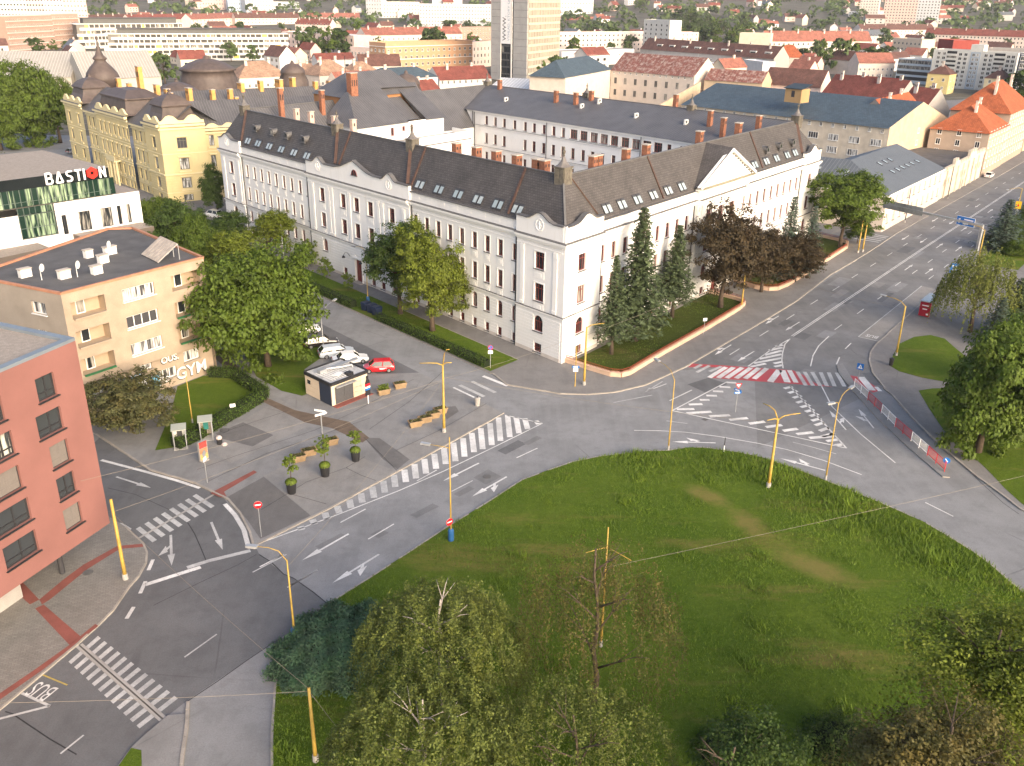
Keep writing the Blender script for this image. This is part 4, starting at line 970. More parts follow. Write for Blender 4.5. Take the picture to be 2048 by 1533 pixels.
facade(wb, org, AB(IA, 12), AB(IA, IB), 0, 15.2, [(o[0] - 12, *o[1:]) for o in lops], M_white, M_redwood, M_glass, M_ledge)
b = MB(); b.wallbox(rel(AB(IA, 47)), rel(AB(IA, IB)), -.02, .16, 10.85, 11.03); b.wallbox(rel(AB(IA, 47)), rel(AB(IA, IB)), -.02, .2, 11.03, 11.07, 1); b.obj('string_course', [M_trimw, M_ledge], wb)
for p, q in ((AB(12, IB), AB(12, 12)), (AB(12, 12), AB(IA, 12))): facade(wb, org, p, q, 0, 17.6, [(6 + 4 * i, z, 1.05, 2.2, 'cross') for i in range(11) for z in (11.8, 7.5, 3.3)], M_white, M_redwood, M_glass, M_ledge)
# stair block standing into the courtyard, with its own hipped roof and terrace
BA = 75.5
facade(wb, org, AB(BA, 22), AB(BA, 47), 0, 19.4, [(9.6, 17.0, .95, 1.6, 'cross'), (12.8, 17.7, .9, .9, 'cross'), (15.2, 17.0, .95, 1.6, 'cross'), (2.5, 12, 1, 2, 'cross')], M_white, M_redwood, M_glass, M_ledge)
facade(wb, org, AB(BA, 47), AB(IA + 4, 47), 0, 19.4, [], M_white, M_redwood, M_glass, M_ledge)
facade(wb, org, AB(IA, 22), AB(BA, 22), 0, 19.4, [], M_white, M_redwood, M_glass, M_ledge)
b = MB(); e = .5
b.slope([pt(BA - e, 22 - e, 19.3), pt(BA - e, 36, 19.3), pt(A1 - 5, 36, 25.6), pt(A1 - 5, 27, 25.6)]); b.slope([pt(BA - e, 41.5, 19.3), pt(BA - e, 47 + e, 19.3), pt(A1 - 5, 47 + e, 24.6), pt(A1 - 5, 41.5, 24.6)])
b.slope([pt(BA + 2, 36, 19.3), pt(BA + 2, 41.5, 19.3), pt(A1 - 5, 41.5, 23.6), pt(A1 - 5, 36, 23.6)])
b.face([pt(BA - e, 36, 19.3), pt(BA + 2, 36, 19.3), pt(A1 - 5, 36, 25.6)], 1); b.face([pt(BA - e, 41.5, 19.3), pt(A1 - 5, 41.5, 24.6), pt(BA + 2, 41.5, 19.3)], 1)
b.slope([pt(A1 - 2, 22 - e, 19.3), pt(BA - e, 22 - e, 19.3), pt(A1 - 5, 27, 25.6)]); b.slope([pt(BA - e, 47 + e, 19.3), pt(A1, 47 + e, 19.3), pt(A1, 47 + e, 22.8), pt(A1 - 5, 47 + e, 24.6)])
b.slope([pt(A1 + 4, 27, 20), pt(A1 - 5, 27, 25.6), pt(A1 - 5, 47, 25.0), pt(A1 + 4, 47, 20)])
b.obj('stair_block_roof', [M_seam, M_slate], wb)
b = MB(); b.prism([rel(AB(BA - 6, 31)), rel(AB(BA, 31)), rel(AB(BA, 50)), rel(AB(BA - 6, 50))], 0, 16.0, 0, 1)
b.wallbox(rel(AB(BA - 6, 31)), rel(AB(BA - 6, 50)), -.3, .0, 16.0, 16.9); b.wallbox(rel(AB(BA - 6, 50)), rel(AB(BA, 50)), -.3, 0, 16.0, 16.9); b.wallbox(rel(AB(BA - 6, 31)), rel(AB(BA - 6, 50)), -.02, .2, 15.2, 15.35, 2)
b.obj('terrace', [M_white, M_concrete, M_ledge], wb)
chimney(AB(84, 27.5), 20, 28.8, 1.7, 1.5); chimney(AB(86, 10.5), 19, 26.8, .9, .8)
# tall pavilion roof on the rear of that wing
b = MB(); q = [pt(A1 - 6, 26, 23.9), pt(A1 - 6, 48, 23.9), pt(A1 + 8, 48, 23.9), pt(A1 + 8, 26, 23.9)]; r1_, r2_ = pt(A1 + 1, 31, 28.3), pt(A1 + 1, 44, 28.3)
b.slope([q[0], q[1], r2_, r1_]); b.slope([q[1], q[2], r2_]); b.slope([q[2], q[3], r1_, r2_]); b.slope([q[3], q[0], r1_])
b.obj('pavilion_roof', M_seam, wb)
b = MB(); b.prism([rel(AB(A1 - 5.6, 26.4)), rel(AB(A1 - 5.6, 47.6)), rel(AB(A1 + 7.6, 47.6)), rel(AB(A1 + 7.6, 26.4))], 17, 23.85, 0); b.obj('pavilion_wall', mat('ochre_band', (.33, .16, .07), .8), wb)
MB().tube([(*rel(AB(A1 + 1, 31)), 28), (*rel(AB(A1 + 1, 31)), 31.5)], .06, 5).obj('finial', M_dkmetal, wb)
# downpipes, doors, wall lanterns
b = MB()
for fn, s in ((US, 8.75), (US, 32.35 - .75), (US, 61.45), (US, 85.0), (VS, 8.1), (VS, 33.25), (VS, 74.25), (VS, 49.6)):
    MB().tube([(*rel(fn(s, .16)), .15), (*rel(fn(s, .16)), 15.4)], .085, 6).obj('downpipe', M_dkmetal, wb)
def door(fn, s, e, w, h, hh):
    flip = fn is US; d = (-UX, -UY) if flip else (VX, VY)
    o = place('door', None, wb, (*rel(fn(s, e)), .15), math.atan2(d[1], d[0]))
    b = MB(); b.box(-w / 2, w / 2, .22, .3, 0, h, 0)
    for x in (-w / 4, w / 4):
        for z in (.25, 1.3, 2.4): b.box(x - w * .17, x + w * .17, .19, .22, z, z + .8, 0)
    b.box(-.05, .05, .18, .24, 0, h, 0); b.obj('door_leaf', M_redwood, o)
    b = MB()
    for x in (-w / 2 - .3, w / 2): b.box(x, x + .3, -.16, .3, 0, h + .2)
    b.box(-w / 2 - .5, w / 2 + .5, -.3, .1, h + .2, h + .5); b.box(-w / 2, w / 2, .2, .3, h, hh); b.obj('door_surround', M_trimw, o)
    MB().box(-w / 2 - .5, w / 2 + .5, -.9, .2, -.14, .03).obj('step', M_kerb, o)
door(US, 46.4, BE, 1.9, 3.6, 4.3); door(VS, 41.4, .6, 2.2, 3.9, 4.6)
for s in (48.9, 43.9):
    o = place('wall_lantern', None, wb, (*rel(US(s, BE)), 3.9)); n = (-UY, UX)
    MB().tube([(0, 0, 0), (n[0] * .5, n[1] * .5, .7), (n[0] * 1.0, n[1] * 1.0, .8), (n[0] * 1.3, n[1] * 1.3, .4)], .04, 6).obj('bracket', M_black, o)
    b = MB(); b.lathe([(.3, 0), (.25, .18), (.08, .32), (.03, .4)], 8); b.obj('lamp_shade', M_black, o, (n[0] * 1.3, n[1] * 1.3, .05))
# ------------------------------------------------------------------ generic buildings for the streets around
SW = {}
def simple_window(w, h, fm, gm, n=1):
    k = (round(w, 2), round(h, 2), fm.name, gm.name, n)
    if k not in SW:
        b = MB(); t = .09; x0, x1 = -w / 2, w / 2
        b.box(x0, x0 + t, -.07, .02, 0, h); b.box(x1 - t, x1, -.07, .02, 0, h); b.box(x0 + t, x1 - t, -.07, .02, 0, t); b.box(x0 + t, x1 - t, -.07, .02, h - t, h)
        for i in range(1, n + 1):
            x = x0 + w * i / (n + 1); b.box(x - .035, x + .035, -.06, .02, t, h - t)
        b.box(x0 - .08, x1 + .08, -.16, .02, -.07, 0)
        p = MB(); p.face([(x0, -.015, 0), (x1, -.015, 0), (x1, -.015, h), (x0, -.015, h)])
        SW[k] = (b.mesh('window', fm), p.mesh('pane', gm))
    return SW[k]
def front(p0, p1):
    L = math.hypot(p1[0] - p0[0], p1[1] - p0[1]); d = ((p1[0] - p0[0]) / L, (p1[1] - p0[1]) / L)
    return L, d, (d[1], -d[0]), math.atan2(d[1], d[0])
def gridwins(par, org, p0, p1, rows, cols, w, h, z0, dz, fm, gm, n=1, m0=None, far=False, skip=()):
    """a regular grid of windows on one wall; far ones are too small to pick apart and are joined"""
    L, d, nn, ang = front(p0, p1); m0 = L / cols / 2 if m0 is None else m0
    step = (L - 2 * m0) / max(1, cols - 1)
    if far:
        b = MB()
        for r in range(rows):
            for c in range(cols):
                if (r, c) in skip: continue
                s = m0 + step * c; z = z0 + dz * r
                q = lambda ss, zz, o: (p0[0] + d[0] * ss + nn[0] * o - org[0], p0[1] + d[1] * ss + nn[1] * o - org[1], zz)
                b.face([q(s - w / 2, z, .05), q(s + w / 2, z, .05), q(s + w / 2, z + h, .05), q(s - w / 2, z + h, .05)])
                b.face([q(s - w / 2 - .12, z - .12, .02), q(s + w / 2 + .12, z - .12, .02), q(s + w / 2 + .12, z + h + .08, .02), q(s - w / 2 - .12, z + h + .08, .02)], 1)
        o = b.obj('windows', [gm, fm], par); o['kind'] = 'stuff'; return
    f, g = simple_window(w, h, fm, gm, n)
    for r in range(rows):
        for c in range(cols):
            if (r, c) in skip: continue
            s = m0 + step * c
            o = place('window', f, par, (p0[0] + d[0] * s - org[0], p0[1] + d[1] * s - org[1], z0 + dz * r), ang)
            place('pane', g, o)
def roof_gable(par, org, q, z, rise, m, wm, ov=.5, name='roof'):
    """q: four plan corners front-left, front-right, back-right, back-left; ridge parallel to the front"""
    r = L2(org, q); b = MB()
    ex = lambda a, c, t: (a[0] + (c[0] - a[0]) * t, a[1] + (c[1] - a[1]) * t)
    dl = math.hypot(r[3][0] - r[0][0], r[3][1] - r[0][1]); k = ov / dl
    fl, bl, fr, br = ex(r[0], r[3], -k), ex(r[3], r[0], -k), ex(r[1], r[2], -k), ex(r[2], r[1], -k)
    ml, mr = ex(r[0], r[3], .5), ex(r[1], r[2], .5); zz = z - rise * 2 * k
    b.slope([(*fl, zz), (*fr, zz), (*mr, z + rise), (*ml, z + rise)]); b.slope([(*br, zz), (*bl, zz), (*ml, z + rise), (*mr, z + rise)])
    b.obj(name, m, par)
    for t in ([(*r[3], z), (*r[0], z), (*ml, z + rise - .05)], [(*r[1], z), (*r[2], z), (*mr, z + rise - .05)]): MB().face(t).obj('gable_wall', wm, par)
def roof_hip(par, org, q, z, rise, m, ov=.5, inset=None, name='roof'):
    r = L2(org, q); ex = lambda a, c, t: (a[0] + (c[0] - a[0]) * t, a[1] + (c[1] - a[1]) * t)
    cx = sum(p[0] for p in r) / 4; cy = sum(p[1] for p in r) / 4
    W = math.hypot(r[1][0] - r[0][0], r[1][1] - r[0][1]); D = math.hypot(r[3][0] - r[0][0], r[3][1] - r[0][1])
    o = [(cx + (p[0] - cx) * (1 + 2 * ov / min(W, D) * .7), cy + (p[1] - cy) * (1 + 2 * ov / min(W, D) * .7)) for p in r]
    b = MB()
    if W >= D:
        t = inset if inset is not None else min(.48, D / 2 / W)
        a, c = ex(ex(r[0], r[3], .5), ex(r[1], r[2], .5), t), ex(ex(r[0], r[3], .5), ex(r[1], r[2], .5), 1 - t)
        A_, B_ = (*a, z + rise), (*c, z + rise); q0, q1, q2, q3 = [(*p, z - .1) for p in o]
        b.slope([q0, q1, B_, A_]); b.slope([q1, q2, B_]); b.slope([q2, q3, A_, B_]); b.slope([q3, q0, A_])
    else:
        t = inset if inset is not None else min(.48, W / 2 / D)
        a, c = ex(ex(r[0], r[1], .5), ex(r[3], r[2], .5), t), ex(ex(r[0], r[1], .5), ex(r[3], r[2], .5), 1 - t)
        A_, B_ = (*a, z + rise), (*c, z + rise); q0, q1, q2, q3 = [(*p, z - .1) for p in o]
        b.slope([q0, q1, A_]); b.slope([q1, q2, B_, A_]); b.slope([q2, q3, B_]); b.slope([q3, q0, A_, B_])
    b.obj(name, m, par)
def roof_flat(par, org, q, z, m, pm, up=.5, t=.3):
    r = L2(org, q); b = MB(); cx = sum(p[0] for p in r) / 4; cy = sum(p[1] for p in r) / 4
    b.face([(*p, z + .02) for p in r], 0)
    k = [(cx + (p[0] - cx) * .985, cy + (p[1] - cy) * .985) for p in r]
    for i in range(4):
        j = (i + 1) % 4
        b.face([(*r[i], z), (*r[j], z), (*r[j], z + up), (*r[i], z + up)], 1); b.face([(*k[j], z), (*k[i], z), (*k[i], z + up), (*k[j], z + up)], 1); b.face([(*r[i], z + up), (*r[j], z + up), (*k[j], z + up), (*k[i], z + up)], 1)
    b.obj('roof', [m, pm], par)
def bldg(name, label, p0, p1, depth, h, wm, roof='flat', rise=3.0, rm=None, win=None, side=None, group=None, base=0.0, cat='building', far=False, chim=0, fm=None, gm=None, pm=None, up=.5, ov=.5, trim=None, ddir=None):
    L, d, n, ang = front(p0, p1)
    if ddir: n = (-ddir[0], -ddir[1])
    q = [p0, p1, (p1[0] - n[0] * depth, p1[1] - n[1] * depth), (p0[0] - n[0] * depth, p0[1] - n[1] * depth)]
    o = thing(name, label, cat, (p0[0], p0[1], 0), 0, group)
    r = L2(p0, q); b = MB(); b.prism(r, base - 1, h); b.obj('wall', wm, o)
    fm = fm or M_trimw; gm = gm or M_glass
    for spec, a, c in ((win, q[0], q[1]), (side, q[1], q[2]), (side, q[3], q[0])):
        if spec:
            rows, cols, w, hh, z0, dz = spec[:6]
            gridwins(o, p0, a, c, rows, cols, w, hh, base + z0, dz, fm, gm, spec[6] if len(spec) > 6 else 1, far=far)
    if roof == 'flat': roof_flat(o, p0, q, h, rm or M_concrete, pm or wm, up)
    elif roof == 'gable': roof_gable(o, p0, q, h, rise, rm, wm, ov)
    elif roof == 'hip': roof_hip(o, p0, q, h, rise, rm, ov)
    if trim:
        b = MB()
        for z in trim:
            for a, c in ((r[0], r[1]), (r[1], r[2]), (r[3], r[0])): b.wallbox(a, c, -.02, .22, z, z + .25)
        b.obj('string_course', pm or M_trimw, o)
    for i in range(chim):
        t = (i + .5) / chim; s = .5 if i % 2 else .38
        p = (p0[0] + d[0] * L * t - n[0] * depth * s, p0[1] + d[1] * L * t - n[1] * depth * s)
        chimney(p, h + (rise if roof != 'flat' else 0) * .55, h + (rise if roof != 'flat' else 0) + 1.3, 1.1, .6, ang, o, CHM, p0)
    return o, q
CHM = mat('plastered_chimney', (.60, .52, .46), .85, .15, 1)

# ------------------------------------------------------------------ red apartment house, front left
M_terra = mat('terracotta_plaster', (.235, .108, .094), .85, .12, .3, .12)
M_blind = mat('metal_blind', (.16, .14, .125), .5, .1, 6)
M_gravel = mat('roof_gravel', (.36, .31, .265), .95, .2, 2.5, .5, bmp=.5)
M_coping = mat('coping_sheet', (.20, .235, .27), .5, .12, .5, metal=.2)
M_frame_dk = mat('anthracite_frame', (.03, .03, .033), .45, .1, 1)
M_glassc = glass('curtained_glass', (.04, .045, .05), (.52, .51, .45), .5, .1)
K = (-32.9, 63.6); dR = (.341, .940); nR = (.940, -.341)
red = thing('apartment_building', 'terracotta red apartment building with grey windows and gravel roof', 'building', (K[0], K[1], 0))
KL = (K[0] - dR[0] * 34, K[1] - dR[1] * 34)
wz = [16.2, 13.45, 10.72, 7.98, 5.24]
ops = []
for r_, z in enumerate(wz):
    ops.append((34 - 3.35 + (-.3 if r_ == 1 else 0), z, 2.3 if r_ == 1 else 1.7, 1.85, 'side'))
    ops.append((34 - (7.9 if r_ < 2 else 8.3), z, (1.5, 1.9, 2.6, 2.9, 2.9)[r_], 1.85, 'side'))
    for s in (13.2, 17.8, 22.6, 28): ops.append((34 - s, z, 2.3, 1.85, 'side'))
facade(red, K, KL, K, 3.6, 19.6, ops, M_terra, M_frame_dk, M_glassc, M_frame_dk, .42)
bkd = (-.915, .403)
KB = (K[0] + bkd[0] * 16, K[1] + bkd[1] * 16); KLB = (KL[0] + bkd[0] * 16, KL[1] + bkd[1] * 16)
facade(red, K, K, KB, 3.6, 19.6, [(3 + 3.2 * i, z, 1.7, 1.85, 'side') for i in range(4) for z in wz], M_terra, M_frame_dk, M_glassc, M_frame_dk, .42)
b = MB(); b.face([(*p, 3.6) for p in L2(K, [K, KB, KLB, KL])]); b.face([(*p, 19.6) for p in L2(K, [KL, KLB, KB, K])][::-1]); b.obj('floor_slab', [M_concrete], red)
b = MB(); r = L2(K, [KL, K, KB, KLB])
def inset(P, k):
    cx = sum(p[0] for p in P) / len(P); cy = sum(p[1] for p in P) / len(P); return [(cx + (p[0] - cx) * k, cy + (p[1] - cy) * k) for p in P]
ri = [(r[0][0] + bkd[0] * .6 + dR[0] * .6, r[0][1] + bkd[1] * .6 + dR[1] * .6), (r[1][0] + bkd[0] * .6 - dR[0] * .6, r[1][1] + bkd[1] * .6 - dR[1] * .6), (r[2][0] - bkd[0] * .6 - dR[0] * .6, r[2][1] - bkd[1] * .6 - dR[1] * .6), (r[3][0] - bkd[0] * .6 + dR[0] * .6, r[3][1] - bkd[1] * .6 + dR[1] * .6)]
for i in range(4):
    j = (i + 1) % 4
    b.face([(*r[i], 19.6), (*r[j], 19.6), (*r[j], 19.85), (*r[i], 19.85)], 0); b.face([(*r[i], 19.85), (*r[j], 19.85), (*ri[j], 19.85), (*ri[i], 19.85)], 0); b.face([(*ri[j], 19.2), (*ri[i], 19.2), (*ri[i], 19.85), (*ri[j], 19.85)], 0)
b.obj('coping', M_coping, red)
MB().face([(*p, 19.62) for p in ri]).obj('gravel_roof', M_gravel, red)
b = MB(); g0 = L2(K, [(KL[0] + bkd[0] * 3, KL[1] + bkd[1] * 3), (K[0] + bkd[0] * 3 - dR[0] * 7, K[1] + bkd[1] * 3 - dR[1] * 7), (KB[0] - dR[0] * 7, KB[1] - dR[1] * 7), KLB]); b.prism(g0, 0, 3.58); b.obj('ground_floor', M_concrete, red)
for s in (3.4, 11.0, 18): 
    c = L2(K, [(K[0] - dR[0] * s + bkd[0] * 2.6, K[1] - dR[1] * s + bkd[1] * 2.6)])[0]; MB().tube([(*c, .1), (*c, 3.6)], .22, 10).obj('column', M_dkmetal, red)
for i, (s, z) in enumerate(((3.35, 10.72), (8.3, 10.72), (3.35, 5.24))):      # lowered blinds
    ww = 1.5 if s < 5 else 2.4; p = L2(K, [(K[0] - dR[0] * s - nR[0] * .2, K[1] - dR[1] * s - nR[1] * .2)])[0]
    o = place('blind', None, red, (*p, z), math.atan2(dR[1], dR[0])); b = MB()
    for k in range(17): b.hexa([(-ww / 2, -.03, .08 + k * .1), (ww / 2, -.03, .08 + k * .1), (ww / 2, .0, .15 + k * .1), (-ww / 2, .0, .15 + k * .1), (-ww / 2, -.02, .085 + k * .1), (ww / 2, -.02, .085 + k * .1), (ww / 2, .01, .155 + k * .1), (-ww / 2, .01, .155 + k * .1)])
    b.obj('slats', M_blind, o)

# ------------------------------------------------------------------ beige apartment house with loggias
M_beige = mat('beige_brick', (.39, .312, .235), .85, .16, .6, .3)
M_beige2 = mat('grey_render', (.33, .285, .235), .85, .12, .5, .2)
M_felt = mat('roof_felt', (.115, .110, .108), .9, .25, .5, .3)
M_log = mat('loggia_wall_shade', (.40, .31, .22), .85, .12, .6)  # loggia inner walls: shade of the recess put into the colour
M_green = mat('green_paint', (.03, .15, .06), .5, .2, 2)
M_whitef = mat('white_frame', (.72, .72, .70), .5, .06, 1)
M_teal = mat('orange_coping', (.42, .20, .12), .7, .2, 1)
M_glassb = glass('blinded_glass', (.06, .06, .065), (.58, .58, .56), .75, .12)
BL_, BR_ = (-46.904, 89.512), (-36.761, 104.107)
Lb, db, nb, angb = front(BL_, BR_)
beige = thing('apartment_building', 'beige four-storey apartment building with loggias and graffiti on its ground floor', 'building', (BL_[0], BL_[1], 0))
ops = [(8.8, z, 4.0, 1.45, 'split') for z in (12.1, 8.9, 5.65)]
log = [(c, z, 3.9, 1.85, 'void') for c in (2.75, 15.0) for z in (11.75, 8.5, 5.3)]
facade(beige, BL_, BL_, BR_, 4.3, 14.8, ops + log, M_beige, M_whitef, M_glassb, M_whitef, .25)
g1 = (BL_[0] - nb[0] * .6, BL_[1] - nb[1] * .6); g2 = (BR_[0] - nb[0] * .6, BR_[1] - nb[1] * .6)
facade(beige, BL_, g1, g2, 0, 4.3, [(14.8, 2.55, 2.2, 1.35, 'split'), (2.5, 2.4, 2.4, 1.5, 'split'), (8.6, 3.3, 1.6, .7, 'split'), (7.6, .9, 3.4, 1.5, 'split'), (11.2, 1.3, 2.6, 1.3, 'split'), (5.2, .3, 1.1, 2.2, 'cross')], M_beige, M_whitef, M_glassb, M_kerb, .25)
b = MB(); b.face([(*p, 4.3) for p in L2(BL_, [BL_, BR_, g2, g1])]); b.obj('soffit', M_beige, beige)
def locb(s, o): return (BL_[0] + db[0] * s + nb[0] * o - BL_[0], BL_[1] + db[1] * s + nb[1] * o - BL_[1])
for c, z, w, h, _ in log:                                  # loggias: inner walls, door, railing planter
    o = place('loggia', None, beige, (*locb(c, 0), z), angb)
    b = MB(); b.face([(-w / 2, 1.3, 0), (w / 2, 1.3, 0), (w / 2, 1.3, h), (-w / 2, 1.3, h)]); b.face([(-w / 2, .2, 0), (-w / 2, 1.3, 0), (-w / 2, 1.3, h), (-w / 2, .2, h)]); b.face([(w / 2, 1.3, 0), (w / 2, .2, 0), (w / 2, .2, h), (w / 2, 1.3, h)])
    b.face([(-w / 2, .2, .02), (w / 2, .2, .02), (w / 2, 1.3, .02), (-w / 2, 1.3, .02)]); b.face([(-w / 2, 1.3, h), (w / 2, 1.3, h), (w / 2, .2, h), (-w / 2, .2, h)]); b.obj('inner_wall', M_log, o)
    b = MB(); b.box(-.75, .25, 1.22, 1.28, 0, h - .1); b.obj('door', M_whitef, o); b = MB(); b.box(-.65, .15, 1.19, 1.23, .15, h - .2); b.obj('door_pane', M_glass, o)
    if random.random() < .8:
        b = MB(); b.box(-w / 2 + .1, w / 2 - .1, -.28, -.02, -.1, .06); b.obj('planter_rail', M_green if c > 5 or z < 8 else M_beige, o)
sdl = (-.907, .420)
q1 = (BL_[0] + sdl[0] * 14, BL_[1] + sdl[1] * 14); BRb = (-50.5, 118.0); 
facade(beige, BL_, q1, BL_, 0, 14.8, [(2.2, z, 2.0, 1.35, 'split') for z in (12.0, 8.8, 5.6)] + [(10.2, z, 2.1, 1.35, 'split') for z in (12.0, 8.8, 5.6, 2.4)], M_beige2, M_whitef, M_glassb, M_whitef, .2)
q2 = (q1[0] + 6, q1[1] + 22)
poly = [BL_, BR_, BRb, q2, q1]
facade(beige, BL_, BR_, BRb, 0, 14.8, [(4 + 4 * i, z, 1.4, 1.4, 'split') for i in range(4) for z in (12, 8.8, 5.6)], M_beige, M_whitef, M_glassb, M_whitef, .2)
b = MB(); r = L2(BL_, poly); b.face([(*p, 14.72) for p in r]); b.obj('felt_roof', M_felt, beige)
b = MB()
for a, c in zip(r, r[1:] + r[:1]): b.wallbox(a, c, -.25, .08, 14.7, 14.95)
b.obj('coping', M_teal, beige)
# roof stacks, dishes, solar rack
for s, o_, w in ((3.5, -5.2, 1.2), (6.6, -4.0, 1.1), (9.6, -7.5, 1.1), (1.2, -9.0, 1.2), (12.2, -10.2, 1.4), (9.8, -10.8, .9)):
    c = locb(s, o_); st = place('roof_stack', None, beige, (*c, 14.72), angb); MB().box(-w / 2, w / 2, -.35, .35, 0, .9).obj('shaft', M_acw, st); MB().box(-w / 2 - .08, w / 2 + .08, -.42, .42, .9, 1.0).obj('cap', M_brickcap, st)
for s, o_ in ((4.6, -4.5), (1.6, -6.4), (11.6, -9.6)):
    c = locb(s, o_); b = MB(); b.tube([(0, 0, 0), (0, 0, 1.3)], .04, 6)
    b.lathe([(.02, 0), (.25, .05), (.42, .16), (.45, .2)], 12); 
    for i in range(len(b.v) - 48, len(b.v)): x, y, z = b.v[i]; b.v[i] = (x, -.05 - z, 1.4 + y)
    b.obj('satellite_dish', M_acw, beige, (*c, 14.72), angb + R(30))
o = place('solar_rack', None, beige, (*locb(15.2, -4.2), 14.72), angb - R(12))
M_solar = mat('weathered_panel', (.45, .39, .33), .7, .25, 1.5, .3)
for k in range(6): MB().hexa([(-1.6, -2.4 + k * .8, .12 + 0), (-1.6, -1.68 + k * .8, .12), (1.0, -1.68 + k * .8, 1.9), (1.0, -2.4 + k * .8, 1.9), (-1.62, -2.4 + k * .8, .18), (-1.62, -1.68 + k * .8, .18), (.98, -1.68 + k * .8, 1.96), (.98, -2.4 + k * .8, 1.96)]).obj('panel', M_solar, o)
b = MB()
for y in (-2.4, -.8, .8, 2.3): b.bar((1.0, y, 0), (1.0, y, 1.9), .08, .08); b.bar((-1.6, y, .1), (1.0, y, 1.88), .06, .06)
b.obj('stand', M_galv, o)
# graffiti on the ground floor
M_gw = mat('graffiti_white', (.74, .72, .70), .7, .06, 2); M_gb = mat('graffiti_black', (.03, .03, .03), .7, .1, 2); M_gc = mat('graffiti_blue', (.16, .42, .62), .7, .3, 3)
def graff(s, z, body, size, m, out=.02, m2=None):
    c = locb(s, -.6 + out); o = place('graffiti', None, beige, (*c, z), angb)
    t = text('letters', body, size, (0, 0, 0), 0, m, o, .004, R(90))
    if m2:
        t2 = text('outline', body, size, (-.06, .006, -.05), 0, m2, o, .002, R(90)); t2.data.offset = .07
    t.data.offset = .03
    return o
graff(10.6, 3.35, 'OUS.', 1.1, M_gw, .04, M_gb); graff(12.3, .7, 'GYM', 2.1, M_gw, .04, M_gb); graff(5.1, 2.55, 'KINGS', 1.0, M_gc, .04, M_gw); graff(10.2, 1.0, 'AS', 1.0, M_gw, .05, M_gb)
for s, w, m in ((9.6, .9, M_gc), (6.5, 1.6, M_green)):
    c = locb(s, -.6 + .03); MB().box(-w / 2, w / 2, -.01, .01, .5, 2.0).obj('painted_panel', m, beige, (*c, .3), angb)

# ------------------------------------------------------------------ white office building with rooftop letters
Pb0, Pb1 = (-70.724, 137.952), (-61.615, 148.356); Lf, df, nf, angf = front(Pb0, Pb1)
off = thing('office_building', 'white office building with dark glass top floor and big rooftop letters', 'building', (Pb0[0], Pb0[1], 0))
def lf(s, o, z): return (df[0] * s + nf[0] * o, df[1] * s + nf[1] * o, z)
def wf(s, o): return (Pb0[0] + df[0] * s + nf[0] * o, Pb0[1] + df[1] * s + nf[1] * o)
M_offw = mat('office_render', (.80, .78, .745), .8, .03, .3)
facade(off, Pb0, Pb0, Pb1, 0, 13.5, [(1.2, 8.5, .75, 3.05, 'side'), (4.4, 8.6, 1.85, 3.05, 'split'), (7.92, 8.6, 1.85, 3.05, 'split'), (10.06, 8.6, .65, 3.05, 'plain'), (11.65, 8.6, .65, 3.05, 'plain'), (2.2, 4.0, 1.4, 3.2, 'split'), (5.2, 3.6, 2.4, 3.8, 'plain'), (9, 3.9, 1.4, 3, 'split')], M_offw, M_frame_dk, M_glass, None, .25)
facade(off, Pb0, wf(-26, -.05), wf(-5.4, -.05), 0, 12.5, [(3 + 4.5 * i, z, 1.4, 2.8, 'split') for i in range(4) for z in (8.6, 4.2)], M_offw, M_frame_dk, M_glass, None, .25)
facade(off, Pb0, wf(-5.4, 0), Pb0, 0, 8.8, [(1.0, 3.5, .9, 3.0, 'plain'), (3.4, 3.2, 1.3, 3.6, 'split')], M_offw, M_frame_dk, M_glass, None, .25)
facade(off, Pb0, Pb1, wf(Lf, -26), 0, 13.5, [(4 + 5 * i, z, 1.4, 3, 'split') for i in range(4) for z in (8.6, 4)], M_offw, M_frame_dk, M_glass, None, .25)
b = MB(); b.face([lf(-26, -30, 13.49), lf(-26, -.3, 13.49), lf(Lf, -.05, 13.49), lf(Lf, -30, 13.49)][::-1]); b.obj('terrace_deck', M_gravel, off)
M_cw = glass('curtain_wall_glass', (.012, .03, .022), (.30, .40, .26), .62, .05); M_mull = mat('mullion', (.10, .13, .115), .4, .1, 1)
M_fasc = mat('black_fascia', (.010, .014, .016), .15, .1, 1, spec=.6)
x = -26.0
while x < 9.4:                                              # curtain wall: each pane is its own piece
    w = .86; 
    for z0, z1, o_ in (((13.55, 16.2, -.3),) if not -5.5 <= x < -.4 else ((13.55, 16.2, -.3), (12.4, 13.5, -.02), (8.9, 12.3, -.02))):
        MB().face([lf(x + .04, o_, z0 + .06), lf(x + w - .02, o_, z0 + .06), lf(x + w - .02, o_, z1), lf(x + .04, o_, z1)]).obj('glass_pane', M_cw, off)
    x += w
b = MB(); x = -26.0
while x < 9.6: b.bar(lf(x, -.28, 13.5), lf(x, -.28, 16.3), .07, .1); x += .86
x = -5.38
while x < .1: b.bar(lf(x, .01, 8.8), lf(x, .01, 13.5), .07, .1); x += .86
for z in (8.85, 10.4, 12.35): b.bar(lf(-5.4, .01, z), lf(0, .01, z), .1, .07)
b.bar(lf(-26, -.28, 14.3), lf(9.5, -.28, 14.3), .08, .06); b.obj('mullions', M_mull, off)
b = MB(); b.prism([lf(-26, -.2, 0)[:2], lf(9.46, -.2, 0)[:2], lf(9.46, -24, 0)[:2], lf(-26, -24, 0)[:2]], 16.2, 17.8, 0, 1)
b.face([lf(9.4, -.3, 13.5), lf(9.4, -24, 13.5), lf(9.4, -24, 16.2), lf(9.4, -.3, 16.2)], 0); b.obj('fascia', [M_fasc, M_gravel], off)
b = MB(); b.box(-2.2, 2.2, -1.4, 1.4, .9, 3.2); 
